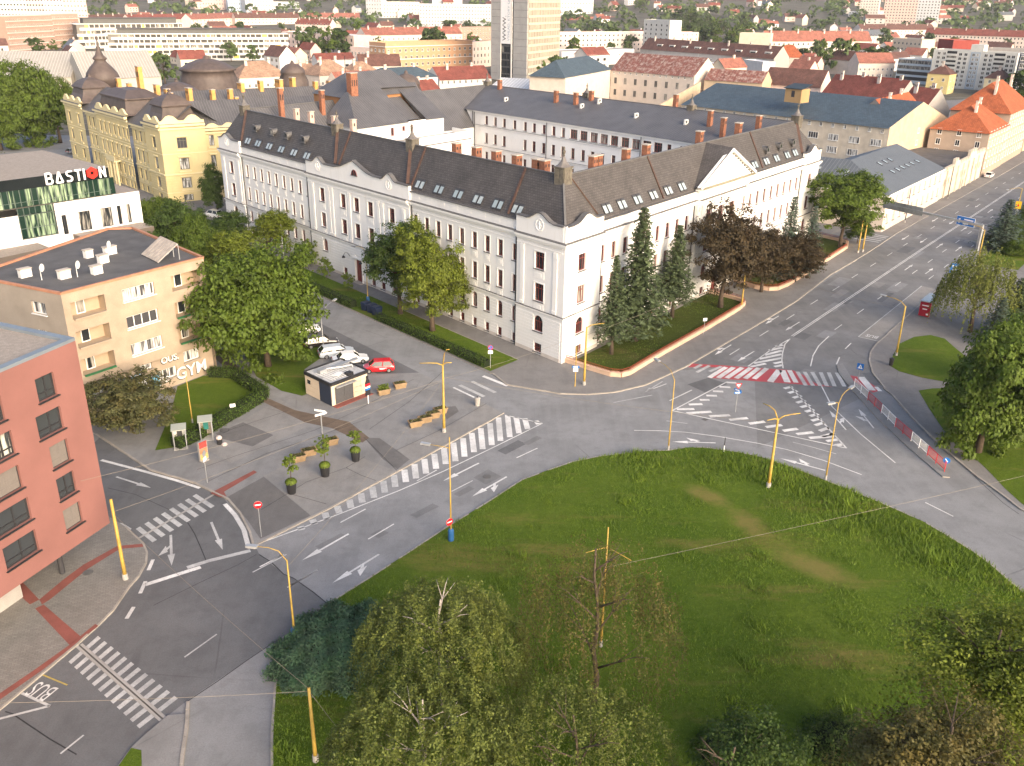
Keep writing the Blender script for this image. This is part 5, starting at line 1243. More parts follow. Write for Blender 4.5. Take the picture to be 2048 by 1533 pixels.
for xx in (-2, -.7, .7, 2): b.box(xx - .06, xx + .06, -1.3, -1.2, 0, .9); b.box(xx - .06, xx + .06, 1.2, 1.3, 0, .9)
b.box(-2.35, -2.2, -1.5, 1.5, .8, 3.3); b.box(0, .1, -1.45, -1.4, .9, 3.2); b.box(2.2, 2.3, -1.5, 1.5, .8, 3.3); b.obj('cooling_plant', mat('plant_casing', (.50, .41, .34), .6, .1, 1), off, lf(-9.0, -9, 17.8), angf)
b = MB(); b.box(-1.2, 1.2, -.6, .6, 0, .3); b.tube([(-1, 0, .3), (1, 0, .6)], .2, 8); b.obj('duct', M_galv, off, lf(-8.0, -4.5, 17.8), angf)
b = MB(); b.prism([p[:2] for p in (lf(2.1, 4.6, 0), lf(13.4, 4.2, 0), lf(13.4, -.01, 0), lf(2.1, .0, 0))], 0, 8.4, 0, 1); b.obj('annex', [mat('brown_cladding', (.14, .115, .095), .7, .1, .6), M_gravel], off)
b = MB(); b.prism([p[:2] for p in (lf(-12, 5, 0), lf(-3.4, 4.0, 0), lf(-3.4, .0, 0), lf(-12, .0, 0))], 0, 8.0, 0, 1); b.obj('annex', [MATS['brown_cladding'], M_gravel], off)
b = MB(); b.prism([p[:2] for p in (lf(-26.5, -24, 0), lf(15, -24, 0), lf(15, -45, 0), lf(-26.5, -45, 0))], 0, 13.0, 0, 1); b.obj('rear_wing', [M_concrete, M_gravel], off)
sign = thing('rooftop_sign', 'white BASTION letters with a red hexagon O on the office roof edge', 'sign', (Pb0[0], Pb0[1], 0))
M_sgw = mat('sign_white', (.84, .84, .84), .4, .03, 1); M_sgr = mat('sign_red', (.72, .03, .02), .4, .05, 1)
def sbar(b, s, pts, th=.2):
    H_ = 1.72
    for (x0, y0), (x1, y1) in zip(pts, pts[1:]): b.bar(lf(s + x0, .15, 16.45 + y0 * H_), lf(s + x1, .15, 16.45 + y1 * H_), .26, th, up=nf + (0,))
glyph = {'B': [[(.1, 0), (.1, 1)], [(.1, .95), (.75, .95), (.9, .8), (.9, .65), (.75, .52), (.1, .52)], [(.75, .52), (.98, .35), (.98, .18), (.8, .05), (.1, .05)]],
         'A': [[(.02, .05), (.5, 1), (.98, .05), (.02, .05)]], 'S': [[(.95, .92), (.3, .92), (.1, .75), (.25, .56), (.75, .46), (.92, .27), (.7, .07), (.05, .07)]],
         'T': [[(.0, .93), (1.0, .93)], [(.5, .93), (.5, 0)]], 'I': [[(.2, 0), (.2, 1)]], 'N': [[(.1, 0), (.1, 1)], [(.1, .95), (.9, .05)], [(.9, 0), (.9, 1)]]}
for ch, s in (('B', -.55), ('A', 1.0), ('S', 2.55), ('T', 3.95), ('I', 5.15), ('N', 7.75)):
    b = MB()
    for st in glyph[ch]: sbar(b, s, st, .2)
    b.obj('letter', M_sgw, sign)
b = MB(); cs, cz = 6.6, 17.35
hexo = [(cs + .95 * math.cos(R(30 + 60 * i)), cz + .95 * math.sin(R(30 + 60 * i))) for i in range(6)]; hexi = [(cs + .3 * math.cos(R(30 + 60 * i)), cz + .3 * math.sin(R(30 + 60 * i))) for i in range(6)]
for i in range(6):
    j = (i + 1) % 6
    for o_ in (.05, .3): b.face([lf(hexo[i][0], o_, hexo[i][1]), lf(hexo[j][0], o_, hexo[j][1]), lf(hexi[j][0], o_, hexi[j][1]), lf(hexi[i][0], o_, hexi[i][1])])
    b.face([lf(hexo[i][0], .05, hexo[i][1]), lf(hexo[j][0], .05, hexo[j][1]), lf(hexo[j][0], .3, hexo[j][1]), lf(hexo[i][0], .3, hexo[i][1])])
b.obj('letter', M_sgr, sign)

# ------------------------------------------------------------------ yellow palace with domes
M_yelp = mat('yellow_plaster', (.60, .50, .265), .85, .08, .3, .1, stain=(.46, .38, .22))
M_yelt = mat('yellow_trim', (.66, .57, .34), .85, .06, .5)
M_ochre = mat('ochre_chimney', (.58, .31, .10), .85, .2, 1)
M_dome = mat('brown_metal_dome', (.098, .076, .068), .55, .22, .8)
M_green_f = mat('grey_green_frame', (.13, .13, .105), .6, .1, 1)
Pc, Pl, Pr = (-76.3, 201.1), (-118.8, 248.6), (-68.75, 205.7)
pal = thing('palace', 'ornate yellow palace with brown metal domes behind the white office building', 'building', (Pc[0], Pc[1], 0))
Lp, dp, np_, angp = front(Pl, Pc); Lr, dr_, nr_, angr = front(Pc, Pr)
PR = [(.3, 1.4), (3.1, 2.3), (7.2, 2.5), (11.8, 2.3)]
def wl(s, o): return (Pl[0] + dp[0] * s + np_[0] * o, Pl[1] + dp[1] * s + np_[1] * o)
def psec(a, c, top, cols, w):
    L, d, n, ang = front(a, c)
    facade(pal, Pc, a, c, 0, top, [(cc, z, w, h, 'cross') for cc in cols for z, h in PR], M_yelp, M_green_f, M_glassb, M_yelt, .25)
    b = MB(); ra, rc = L2(Pc, [a, c])
    for z0, z1, o_ in ((6.1, 6.4, .25), (2.2, 2.35, .12), (top - 1.2, top - .8, .25), (top - .5, top, .7), (10.6, 10.75, .1)): b.wallbox(ra, rc, -.02, o_, z0, z1)
    b.wallbox(ra, rc, -.02, .74, top, top + .05, 1)
    for cc in cols:
        for z, h in PR[1:]:
            p, q = [(ra[0] + d[0] * (cc + k), ra[1] + d[1] * (cc + k)) for k in (-w / 2 - .25, w / 2 + .25)]
            b.wallbox(p, q, -.01, .25, z + h + .2, z + h + .42); b.wallbox(p, q, -.01, .16, z - .55, z - .2)
    b.obj('mouldings', [M_yelt, M_ledge], pal)['kind'] = 'stuff'
    b = MB(); bands(b, ra, rc, [(cc, z, w, h, '') for cc in cols for z, h in PR], .2, 6.0, .55, .08, .05); b.obj('rustication', M_yelp, pal)
Lp_ = Lp
psec(wl(0, .8), wl(14, .8), 16.8, [3.2, 10.2], 1.7); psec(wl(14, 0), wl(24, 0), 15.6, [2, 4.9, 7.8], 1.3); psec(wl(24, .8), wl(45, .8), 16.8, [2.2, 5.3, 8.4, 11.5, 14.6, 17.7, 19.9], 1.2)
psec(wl(45, 0), wl(55, 0), 15.6, [2, 4.9, 7.8], 1.3); psec(wl(55, .8), (Pc[0] + np_[0] * .8, Pc[1] + np_[1] * .8), 17.0, [4.7], 1.8)
Pc8 = (Pc[0] + np_[0] * .8, Pc[1] + np_[1] * .8)
psec(Pc8, Pr, 17.0, [4.4], 2.1); Pr2 = (Pr[0] + dr_[0] * 22 - nr_[0] * .8, Pr[1] + dr_[1] * 22 - nr_[1] * .8); psec((Pr[0] - nr_[0] * .8, Pr[1] - nr_[1] * .8), Pr2, 15.6, [1.4, 5, 8.6, 12.2, 15.8, 19.4], 1.1)
# scalloped parapets over the pavilions
def scallop(a, c, z, n, h):
    L, d, nn, ang = front(a, c); b = MB(); pr = []
    for i in range(n):
        for x, y in ((0, .35), (.12, .35), (.2, .55), (.35, .9), (.5, 1), (.65, .9), (.8, .55), (.88, .35)): pr.append(((i + x) / n * L, z + h * y))
    pr.append((L, z + h * .35)); r = L2(Pc, [a])[0]
    for (s0, z0), (s1, z1) in zip(pr, pr[1:]):
        for o_ in (0, -.35): b.face([(r[0] + d[0] * s0 + nn[0] * o_, r[1] + d[1] * s0 + nn[1] * o_, z), (r[0] + d[0] * s1 + nn[0] * o_, r[1] + d[1] * s1 + nn[1] * o_, z), (r[0] + d[0] * s1 + nn[0] * o_, r[1] + d[1] * s1 + nn[1] * o_, z1), (r[0] + d[0] * s0 + nn[0] * o_, r[1] + d[1] * s0 + nn[1] * o_, z0)])
        b.bar((r[0] + d[0] * s0 - nn[0] * .17, r[1] + d[1] * s0 - nn[1] * .17, z0), (r[0] + d[0] * s1 - nn[0] * .17, r[1] + d[1] * s1 - nn[1] * .17, z1), .45, .1)
    b.obj('parapet', M_yelt, pal)
scallop(wl(0, .8), wl(14, .8), 16.8, 3, 1.6); scallop(wl(24, .8), wl(45, .8), 16.8, 4, 1.6); scallop(wl(55, .8), Pc8, 17.0, 2, 1.6); scallop(Pc8, Pr, 17.0, 2, 1.8); scallop((Pr[0] - nr_[0] * .8, Pr[1] - nr_[1] * .8), Pr2, 15.6, 6, 1.0)
# roofs of the wings
def wlr(s, o, z): p = wl(s, o); return (p[0] - Pc[0], p[1] - Pc[1], z)
b = MB(); b.slope([wlr(0, 0, 15.7), wlr(Lp, 0, 15.7), wlr(Lp, -7, 20.5), wlr(0, -7, 20.5)]); b.slope([wlr(Lp, -14, 15.7), wlr(0, -14, 15.7), wlr(0, -7, 20.5), wlr(Lp, -7, 20.5)]); b.obj('roof', M_seam, pal)
def wrr(s, o, z): return (dr_[0] * s + nr_[0] * o, dr_[1] * s + nr_[1] * o, z)
b = MB(); b.slope([wrr(8, -1, 15.7), wrr(75, -1, 15.7), wrr(75, -8, 20.8), wrr(4, -8, 20.8)]); b.slope([wrr(75, -15, 15.7), wrr(8, -15, 15.7), wrr(4, -8, 20.8), wrr(75, -8, 20.8)]); b.obj('roof', M_seam, pal)
b = MB(); b.slope([wrr(6, -24, 15.9), wrr(75, -24, 15.9), wrr(75, -31, 20.8), wrr(6, -31, 20.8)]); b.slope([wrr(75, -38, 15.7), wrr(6, -38, 15.7), wrr(6, -31, 20.8), wrr(75, -31, 20.8)]); b.obj('roof', M_seam, pal)
b = MB(); b.face([wrr(6, -24, 8), wrr(75, -24, 8), wrr(75, -24, 15.9), wrr(6, -24, 15.9)]); b.wallbox(wrr(6, -24, 0)[:2], wrr(75, -24, 0)[:2], -.02, .4, 15.2, 15.8); b.face([wrr(8, -15, 8), wrr(75, -15, 8), wrr(75, -15, 15.7), wrr(8, -15, 15.7)]); b.obj('court_wall', M_ochre, pal)
def dome(p, z, rx, ry, prof, n=4, rot=0.0, ang=None, name='dome'):
    b = MB(); b.lathe(prof, n, 0, (0, 0, 0), rot)
    o = b.obj(name, M_dome, pal, (p[0] - Pc[0], p[1] - Pc[1], z), angp if ang is None else ang, smooth=n > 8); o.scale = (rx, ry, 1); return o
sq = math.sqrt(2)
bell = [(sq, 0), (sq * .98, .3), (sq * .86, 1.0), (sq * .74, 2.0), (sq * .68, 3.0), (sq * .66, 3.3), (sq * .72, 3.35), (sq * .74, 3.6), (sq * .70, 3.9), (sq * .60, 4.5), (sq * .45, 5.1), (sq * .25, 5.6), (sq * .08, 5.85), (.06, 6.3), (.10, 6.5), (.01, 6.8)]
pc_ = wl(Lp - 4.6, -4.2); dome(pc_, 17.0, 4.6, 4.6, bell, 4, R(45))
pl_ = wl(7, -4.5); dome(pl_, 16.8, 5.6, 4.8, bell, 4, R(45))
onion = [(4.4, 0), (4.5, 1.0), (4.0, 1.2), (3.9, 4.2), (4.5, 4.4), (4.6, 4.9), (5.0, 5.2), (5.1, 5.9), (4.6, 7.2), (3.4, 8.6), (2.2, 9.6), (1.6, 10.3), (2.0, 10.6), (2.1, 10.9), (1.3, 11.6), (.8, 12.6), (.5, 13.2), (.7, 13.6), (.25, 14.0), (.2, 15.5), (.45, 15.9), (.1, 16.3), (.05, 18.5)]
pt_ = wl(2.0, -9.5); dome(pt_, 16.0, .86, .86, onion, 12, 0, name='onion_tower')
cap = [(sq, 0), (sq * .96, .4), (sq * .85, 3.2), (sq * .9, 3.4), (sq * .9, 3.7), (sq * .8, 4.0), (sq * .45, 5.2), (sq * .4, 5.25)]
dome(wl(34.5, -4.6), 16.8, 9.2, 5.0, cap, 4, R(45), name='mansard_roof')
dome(wl(20, -22), 15.8, 5.2, 5.2, bell, 8, R(22)); 
drum = [(8.0, -6), (8.0, 0), (7.6, 3.0), (6.9, 4.8), (7.6, 5.0), (7.6, 5.6), (6.8, 6.0), (5.0, 7.2), (2.6, 8.1), (.8, 8.5), (.8, 9.0), (.1, 9.4)]
pdm = G(403, 192, 16); dome((pdm[0], pdm[1]), 16, 1.12, 1.12, drum, 12, 0, name='great_dome')
drum2 = [(4.6, -3), (4.6, 0), (3.6, 2.4), (3.8, 2.6), (3.8, 3.0), (3.3, 4.2), (2.0, 5.3), (.6, 5.8), (.5, 6.3), (.05, 6.8)]
pd2 = G(570, 172, 16); dome((pd2[0], pd2[1]), 15.5, 1.1, 1.1, drum2, 12); pd3 = G(797, 190, 16); dome((pd3[0], pd3[1]), 15.5, 1.1, 1.1, drum2, 12)
def along(o_, u, z):
    """place along a court roof where it appears above picture column u"""
    lo, hi = -20.0, 75.0
    for _ in range(40):
        m = (lo + hi) / 2; q = wrr(m, o_, z)
        if proj(q[0] + Pc[0], q[1] + Pc[1], z)[0] < u: lo = m
        else: hi = m
    q = wrr(lo, o_, z); return (q[0] + Pc[0], q[1] + Pc[1])
for u, o_, z0, z1, w in ((366, -27, 17.5, 21.8, 2.0), (413, -26, 17, 21.3, 1.3), (448, -26, 17, 21.3, 1.3), (467, -31, 20, 22.2, 2.2), (506, -30.5, 20, 22.6, 1.5), (543, -30.5, 20, 22.8, 2.6), (570, -32, 20, 23, 1.6), (615, -30.5, 20, 22, 1.3), (643, -30.5, 20, 22, 1.3), (676, -29, 19, 22.8, 2.2), (458, -27, 17.5, 19.2, .9), (500, -25, 16, 18.4, 1.2), (560, -25, 16, 18.4, 1.2)):
    chimney(along(o_, u, z0), z0, z1, w, 1.0, angp, pal, M_ochre, Pc)
for s_, o_, z0, z1, w in ((30, -9, 18, 26.5, 1.9), (40, -9, 18, 23, 1.6), (46, -9, 18, 22.5, 1.4), (50, -8, 19, 22, 1.2), (12, -10, 18, 22.5, 1.2), (22, -9, 18, 22, 1.1)):
    chimney(wl(s_, o_), z0, z1, w, 1.0, angp, pal, M_ochre, Pc)
# portico balcony on the long front
b = MB(); ra, rc = L2(Pc, [wl(31, .8), wl(37, .8)]); b.wallbox(ra, rc, -.1, 1.6, 5.6, 6.0); b.wallbox(ra, rc, 1.45, 1.6, 6.0, 6.9); 
for k in (0, .3, .7, 1): p = (ra[0] + (rc[0] - ra[0]) * k, ra[1] + (rc[1] - ra[1]) * k); b.tube([(p[0] + np_[0] * 1.2, p[1] + np_[1] * 1.2, 0), (p[0] + np_[0] * 1.2, p[1] + np_[1] * 1.2, 5.6)], .28, 8)
b.obj('balcony', M_yelt, pal)
# ------------------------------------------------------------------ buildings along the main street, beyond the white building
def WM(name, c, var=.1, stain=None, fine=.12): return mat(name, c, .85, var, .5, fine, stain=stain)
M_cream = WM('cream_plaster', (.62, .54, .47)); M_pinkw = WM('pinkish_plaster', (.66, .52, .46)); M_greyp = WM('grey_plaster', (.36, .34, .32)); M_dgrey = WM('dark_grey_plaster', (.13, .13, .14))
M_ochrew = WM('ochre_render', (.54, .41, .28), .15, (.42, .32, .22)); M_olds = WM('peeling_plaster', (.60, .53, .43), .18, (.48, .40, .28))
M_greyroof = uvroof('blue_grey_sheet_roof', (.10, .112, .125), 'seam', .8, .12, .55); M_blueroof = uvroof('blue_sheet_roof', (.070, .100, .125), 'tile', .7, .14, .6)
M_redroof = uvroof('red_tile_roof', (.23, .068, .05), 'tile', .5, .3, .8); M_orroof = uvroof('orange_tile_roof', (.42, .115, .045), 'tile', .5, .22, .8); M_brroof = uvroof('brown_tile_roof', (.145, .07, .055), 'tile', .5, .3, .8)
M_rusty = uvroof('rusty_sheet_roof', (.17, .065, .05), 'seam', 1.2, .3, .75, (.40, .33, .29)); M_tan = uvroof('tan_tile_roof', (.36, .23, .16), 'tile', .5, .3, .85); M_pink = uvroof('faded_red_roof', (.32, .125, .09), 'tile', .6, .3, .85)
M_ltroof = uvroof('pale_sheet_roof', (.50, .50, .50), 'seam', 1.5, .1, .5)
# corner house with grey roof
a0 = VS(100.2, 8.6)
gh = thing('corner_house', 'cream two-storey corner house with grey sheet roof and rows of rooflights beside the main street', 'building', (a0[0], a0[1], 0))
facade(gh, a0, a0, VS(141.3, 8.6), 0, 7.7, [(2.6 + 4.05 * i, z, 1.2, 1.8, 'cross') for i in range(10) for z in (1.6, 5.0)], M_cream, M_whitef, M_glassb, M_ledge, .2)
facade(gh, a0, VS(100.2, -30), a0, 0, 7.7, [(3 + 4 * i, z, 1.2, 1.8, 'cross') for i in range(9) for z in (1.6, 5.0)], M_cream, M_whitef, M_glassb, M_ledge, .2)
b = MB(); ra, rc = L2(a0, [a0, VS(141.3, 8.6)]); b.wallbox(ra, rc, -.02, .15, 4.1, 4.3); b.wallbox(ra, rc, -.02, .35, 7.3, 7.7); ra, rc = L2(a0, [VS(100.2, -30), a0]); b.wallbox(ra, rc, -.02, .15, 4.1, 4.3); b.wallbox(ra, rc, -.02, .35, 7.3, 7.7); b.obj('string_course', M_trimw, gh)
b = MB(); P = lambda s, w, z: (*L2(a0, [VS(s, w)])[0], z)
e = .4
b.slope([P(100.2 - e, 8.6 + e, 7.7), P(141.3, 8.6 + e, 7.7), P(141.3, -3, 12.2), P(110, -3, 12.2)]); b.slope([P(100.2 - e, -30, 7.7), P(100.2 - e, 8.6 + e, 7.7), P(110, -3, 12.2), P(110, -30, 12.2)])
b.slope([P(141.3, -14, 7.7), P(120, -14, 7.7), P(110, -3, 12.2), P(141.3, -3, 12.2)]); b.slope([P(120, -14, 7.7), P(120, -30, 7.7), P(110, -30, 12.2), P(110, -3, 12.2)]); b.obj('roof', M_greyroof, gh)
b = MB(); b.face([P(141.3, 8.6, 0), P(141.3, -14, 0), P(141.3, -14, 7.7), P(141.3, -3, 12.2), P(141.3, 8.6, 7.7)]); b.obj('gable_wall', M_cream, gh)
def rl(s, w, z, d1, d2, par=gh, o0=a0):
    o = place('roof_window', None, par, P(s, w, z)); MB().hexa([tuple(d1[k] * x + d2[k] * y + (zz if k == 2 else 0) for k in range(3)) for zz in (0.02, .12) for x, y in ((-.45, -.7), (.45, -.7), (.45, .7), (-.45, .7))]).obj('frame', M_dkmetal, o)
    MB().face([tuple(d1[k] * x + d2[k] * y + (.135 if k == 2 else 0) for k in range(3)) for x, y in ((-.36, -.58), (.36, -.58), (.36, .5), (-.36, .5))]).obj('pane', M_sky, o)
kv = 4.5 / 12.0
for s in (117, 120.5, 124, 127.5, 131, 135): rl(s, 4.0, 7.7 + 5 * kv, (VX, VY, 0), (-VY * .94, VX * .94, .35))
for s in (118, 121.5, 125): rl(s, .8, 7.7 + 8.2 * kv, (VX, VY, 0), (-VY * .94, VX * .94, .35))
for w in (-2, -8, -14, -20): 
    for s in (102.8, 105.8): rl(s, w, 7.72 + (s - 99.8) * .441, (-VY, VX, 0), (VX * .9, VY * .9, .4))
# battlemented wall building
c0 = VS(141.6, 8.4)
cw = thing('battlemented_building', 'long cream stone street wall building with battlements and flat felt roof', 'building', (c0[0], c0[1], 0))
facade(cw, c0, c0, VS(182, 8.4), 0, 6.6, [(3.4 + 3.7 * i, 3.0, 1.0, 2.0, 'arch') for i in range(10)] + [(21, .2, 2.6, 1.9, 'plain')], M_olds, M_greyp, M_glass, None, .3)
b = MB(); P2 = lambda s, w: L2(c0, [VS(s, w)])[0]
for s0, s1, h in ((141.6, 152, 7.4), (152, 156, 8.6), (156, 166, 7.6), (166, 172, 9.0), (172, 182, 8.0)):
    b.wallbox(P2(s0, 8.4), P2(s1, 8.4), -.6, .12, 6.6, h - .7)
    s = s0
    while s < s1 - .8: b.wallbox(P2(s, 8.4), P2(s + .85, 8.4), -.6, .12, h - .7, h); s += 1.7
for s in (146, 151, 156, 161, 166, 171, 176): b.wallbox(P2(s - .35, 8.4), P2(s + .35, 8.4), -.02, .3, 0, 6.6)
b.obj('battlements', M_olds, cw)
b = MB(); b.prism([P2(141.6, 7.7), P2(182, 7.7), P2(182, -14), P2(141.6, -14)], 0, 6.3); b.obj('felt_roof', M_felt, cw)
# brown apartment house with orange hipped roofs
hb = HZ(VS(182.3, 8.6), 241)
bldg('apartment_building', 'brown corner apartment house with orange hipped roof on the main street', VS(182.3, 8.6), VS(206, 8.4), 15, hb, WM('brown_render', (.42, .33, .26)), 'hip', 6.0, M_orroof, (4, 7, 1.3, 1.7, 2.2, hb / 4.3), (4, 3, 1.2, 1.6, 2.2, hb / 4.3), chim=2)
bldg('apartment_building', 'taller brown apartment house with orange roof farther along the main street', VS(206.2, 8.2), VS(236, 7.8), 16, hb + 3.0, MATS['brown_render'], 'hip', 7.5, M_orroof, (5, 9, 1.3, 1.7, 2.2, hb / 4.3), None, chim=3)
bldg('apartment_building', 'dark grey rendered apartment house with orange roof behind the corner house', VS(176, -14), VS(206, -14), 13, hb + 1, M_dgrey, 'gable', 6, M_orroof, None, (3, 3, 1.4, 1.9, 4, 4), chim=2)
bldg('town_house', 'small pale yellow house with red roof far down the main street', VS(240, 7.5), VS(262, 7.5), 12, 9, WM('pale_yellow', (.62, .55, .38)), 'hip', 4, M_redroof, (2, 6, 1.2, 1.7, 1.8, 3.6), (2, 3, 1.2, 1.7, 1.8, 3.6))
bldg('town_house', 'low white house row end beside the far main street', VS(268, 7), VS(310, 7), 12, 10, M_cream, 'gable', 4, M_brroof, (3, 10, 1.2, 1.6, 1.5, 3))
# long building with blue roof
def dep(p0, p1, u, v, z):
    L, d, n, a = front(p0, p1); q = G(u, v, z); return abs((q[0] - p0[0]) * n[0] + (q[1] - p0[1]) * n[1])
q0, q1 = G(1348, 199, 13.2), G(1765, 235, 13.2)
lb, qq = bldg('long_building', 'long peeling cream building with blue sheet roof behind the white building', q0, q1, 2 * dep(q0, q1, 1700, 173, 18.6), 13.2, M_olds, 'gable', 5.4, M_blueroof, None, (3, 1, 1.2, 1.4, 4, 3.2), ov=.7, fm=M_whitef)
gridwins(lb, q0, q0, q1, 1, 19, .85, 1.1, 11.6, 1, M_whitef, M_glassb); gridwins(lb, q0, q0, q1, 3, 11, 3.0, 1.7, 1.6, 3.3, M_whitef, M_glassb, 3)
L, d, n, ang = front(q0, q1); hs = MB(); hs.box(-2.6, 2.6, -2.2, 2.2, -1.5, 2.2); hs.box(-.5, .5, -2.25, -2.2, 0, 1.7, 1); cc = G(1578, 175, 18.6); hs.obj('roof_hatch_house', [WM('ochre_boards', (.36, .24, .12)), M_dkmetal], lb, (cc[0] - q0[0], cc[1] - q0[1], 18.2), ang)
b = MB(); b.hexa([(-3, -2.6, 2.2), (3, -2.6, 2.2), (3, 2.6, 3.2), (-3, 2.6, 3.2), (-3, -2.6, 2.35), (3, -2.6, 2.35), (3, 2.6, 3.35), (-3, 2.6, 3.35)]); b.obj('hatch_roof', M_blueroof, lb, (cc[0] - q0[0], cc[1] - q0[1], 18.2), ang)
b = MB(); r = L2(q0, [qq[1], qq[2]]); mid = ((r[0][0] + r[1][0]) / 2, (r[0][1] + r[1][1]) / 2); b.face([(*(r[0][0] + d[0] * .06, r[0][1] + d[1] * .06), 0), (*(r[1][0] + d[0] * .06, r[1][1] + d[1] * .06), 0), (*(r[1][0] + d[0] * .06, r[1][1] + d[1] * .06), 13.2), (*(mid[0] + d[0] * .06, mid[1] + d[1] * .06), 18.5), (*(r[0][0] + d[0] * .06, r[0][1] + d[1] * .06), 13.2)]); b.obj('gable_wall', M_ochrew, lb)
# firewall left of it
p0 = G(1296, 208, 12); p1 = G(1385, 160, 17)
b = MB(); fwl = thing('fire_wall', 'bare ochre fire wall left of the blue-roofed long building', 'wall', (p0[0], p0[1], 0)); e0 = L2(p0, [p0, p1])
b.face([(*e0[0], 0), (*e0[1], 0), (*e0[1], 18), (*e0[0], 12)]); n_ = front(p0, p1)[2]; b.face([(e0[0][0] - n_[0] * .6, e0[0][1] - n_[1] * .6, 0), (e0[1][0] - n_[0] * .6, e0[1][1] - n_[1] * .6, 0), (e0[1][0] - n_[0] * .6, e0[1][1] - n_[1] * .6, 18), (e0[0][0] - n_[0] * .6, e0[0][1] - n_[1] * .6, 12)])
b.face([(*e0[0], 12), (*e0[1], 18), (e0[1][0] - n_[0] * .6, e0[1][1] - n_[1] * .6, 18), (e0[0][0] - n_[0] * .6, e0[0][1] - n_[1] * .6, 12)]); b.obj('masonry', M_ochrew, fwl)

# ------------------------------------------------------------------ middle distance: blocks set by the line of their front eaves in the survey
def eave(name, label, u0, v0, u1, v1, z, depth, wm, roof, rise, rm, win=None, side=None, **kw):
    return bldg(name, label, G(u0, v0, z), G(u1, v1, z), depth, z, wm, roof, rise, rm, win, side, **kw)
eave('barracks', 'cream building with small attic windows and blue hipped roof near the tower', 1114, 153, 1204, 134, 13, 16, M_cream, 'hip', 6, M_blueroof, (1, 13, .8, .9, 11.4, 1), None)
o, q = bldg('barracks', 'long cream building with streaked rusty sheet roof', G(1205, 134, 13), G(1372, 143, 13), 18, 13, M_cream, 'gable', 7, M_rusty, (1, 14, .8, .9, 11.4, 1), None)
gridwins(o, G(1205, 134, 13), G(1205, 134, 13), G(1372, 143, 13), 2, 8, 1.5, 2.6, 2.2, 5, M_greyp, M_glass, 1)
bldg('annex_house', 'ochre-walled annex with rusty roof right of the rusty-roofed building', G(1392, 148, 12), G(1508, 152, 12), 12, 12, M_ochrew, 'gable', 4, M_rusty, None, None)
b0 = G(962, 176, 7); bldg('shed', 'wide low shed with pale sheet roof below the concrete tower', G(962, 177, 7), G(1116, 180, 7), 30, 7, M_greyp, 'gable', 3.0, M_ltroof, None, None)
bldg('depot_house', 'white wedge-shaped gable house beside the pale sheet shed', G(1068, 132, 12), G(1113, 154, 11), 6, 11, WM('white_gable', (.66, .63, .62)), 'flat', 1, M_ltroof)
eave('apartment_house', 'dark brown mansard house with pink stair tower behind the blue roof', 1508, 152, 1625, 157, 11, 12, M_pinkw, 'gable', 6, M_brroof, (3, 9, 1.2, 1.5, 1.5, 3.1), None)
eave('stair_tower', 'pink rendered stair tower with small skylight roof', 1553, 130, 1584, 132, 15, 5, WM('pink_render', (.60, .24, .19)), 'flat', 1, M_felt, None, None, cat='tower')
for i, (u0, v0, u1, v1, z, lab) in enumerate(((1626, 170, 1700, 176, 12, 'first of the red-roofed houses behind the blue-roofed building'), (1700, 176, 1775, 182, 12, 'second red-roofed house with white chimneys behind the blue roof'), (1775, 198, 1830, 203, 13, 'grey end house of the red roof row with a bare gable'))):
    eave('town_house', lab, u0, v0, u1, v1, z, 14, M_greyp, 'gable', 6.5, M_redroof, (3, 4, 1.3, 1.7, 3, 3.2), None, chim=2)
eave('roof_extension', 'dark red flat-roofed extension with white stair box', 1660, 138, 1752, 143, 16, 12, WM('dark_red_cladding', (.26, .05, .04)), 'flat', 1, M_concrete, (1, 3, 3.5, 1.6, 13, 1), None)
M_offwh = WM('panel_white', (.60, .595, .56)); M_bluegrey = WM('blue_grey_panel', (.38, .45, .52))
# white slab block with loggias
bl, br_ = G(1838, 150), G(2003, 158); hh = HZ(bl, 77)
pb, q = bldg('slab_block', 'white nine-storey slab block with grey stair strip and loggias', bl, br_, 12, hh, M_offwh, 'flat', 1, M_concrete, None, None)
L, d, n, ang = front(bl, br_); dz = hh / 8.6
for s in (.07, .135, .335, .4, .64, .70, .90, .955): gridwins(pb, bl, (bl[0] + d[0] * (L * s - 1), bl[1] + d[1] * (L * s - 1)), (bl[0] + d[0] * (L * s + 1), bl[1] + d[1] * (L * s + 1)), 8, 1, 1.7, 1.5, 1.2, dz, M_whitef, M_glass, 1)
for s in (.23, .80):
    for k in range(8):
        p = (d[0] * L * s, d[1] * L * s); o = place('loggia', None, pb, (*p, 1.0 + dz * k), ang); MB().box(-2.6, 2.6, -.25, .0, 0, 1.1).obj('parapet', M_offwh, o); MB().face([(-2.6, -.03, 1.1), (2.6, -.03, 1.1), (2.6, -.03, 2.4), (-2.6, -.03, 2.4)]).obj('opening', M_glass, o)
b = MB(); b.box(L * .46, L * .575, -.12, .1, 0, hh); b.obj('stair_strip', M_bluegrey, pb, (0, 0, 0), ang); gridwins(pb, bl, (bl[0] + d[0] * L * .47 + n[0] * .13, bl[1] + d[1] * L * .47 + n[1] * .13), (bl[0] + d[0] * L * .565 + n[0] * .13, bl[1] + d[1] * L * .565 + n[1] * .13), 8, 2, 1.5, 1.5, 1.2, dz, M_whitef, M_glassb, 1)
b = MB(); b.box(L * .42, L * .57, 3, 9, hh, hh + 3.5); b.obj('lift_house', M_offwh, pb, (0, 0, 0), ang)
bl, br_ = G(1772, 143), G(1838, 147); ob, q = bldg('office_block', 'small blue striped office block left of the white slab block', bl, br_, 16, HZ(bl, 97), WM('pale_blue_band', (.50, .57, .62)), 'flat', 1, M_concrete)
hh = HZ(bl, 97); L, d, n, ang = front(bl, br_)
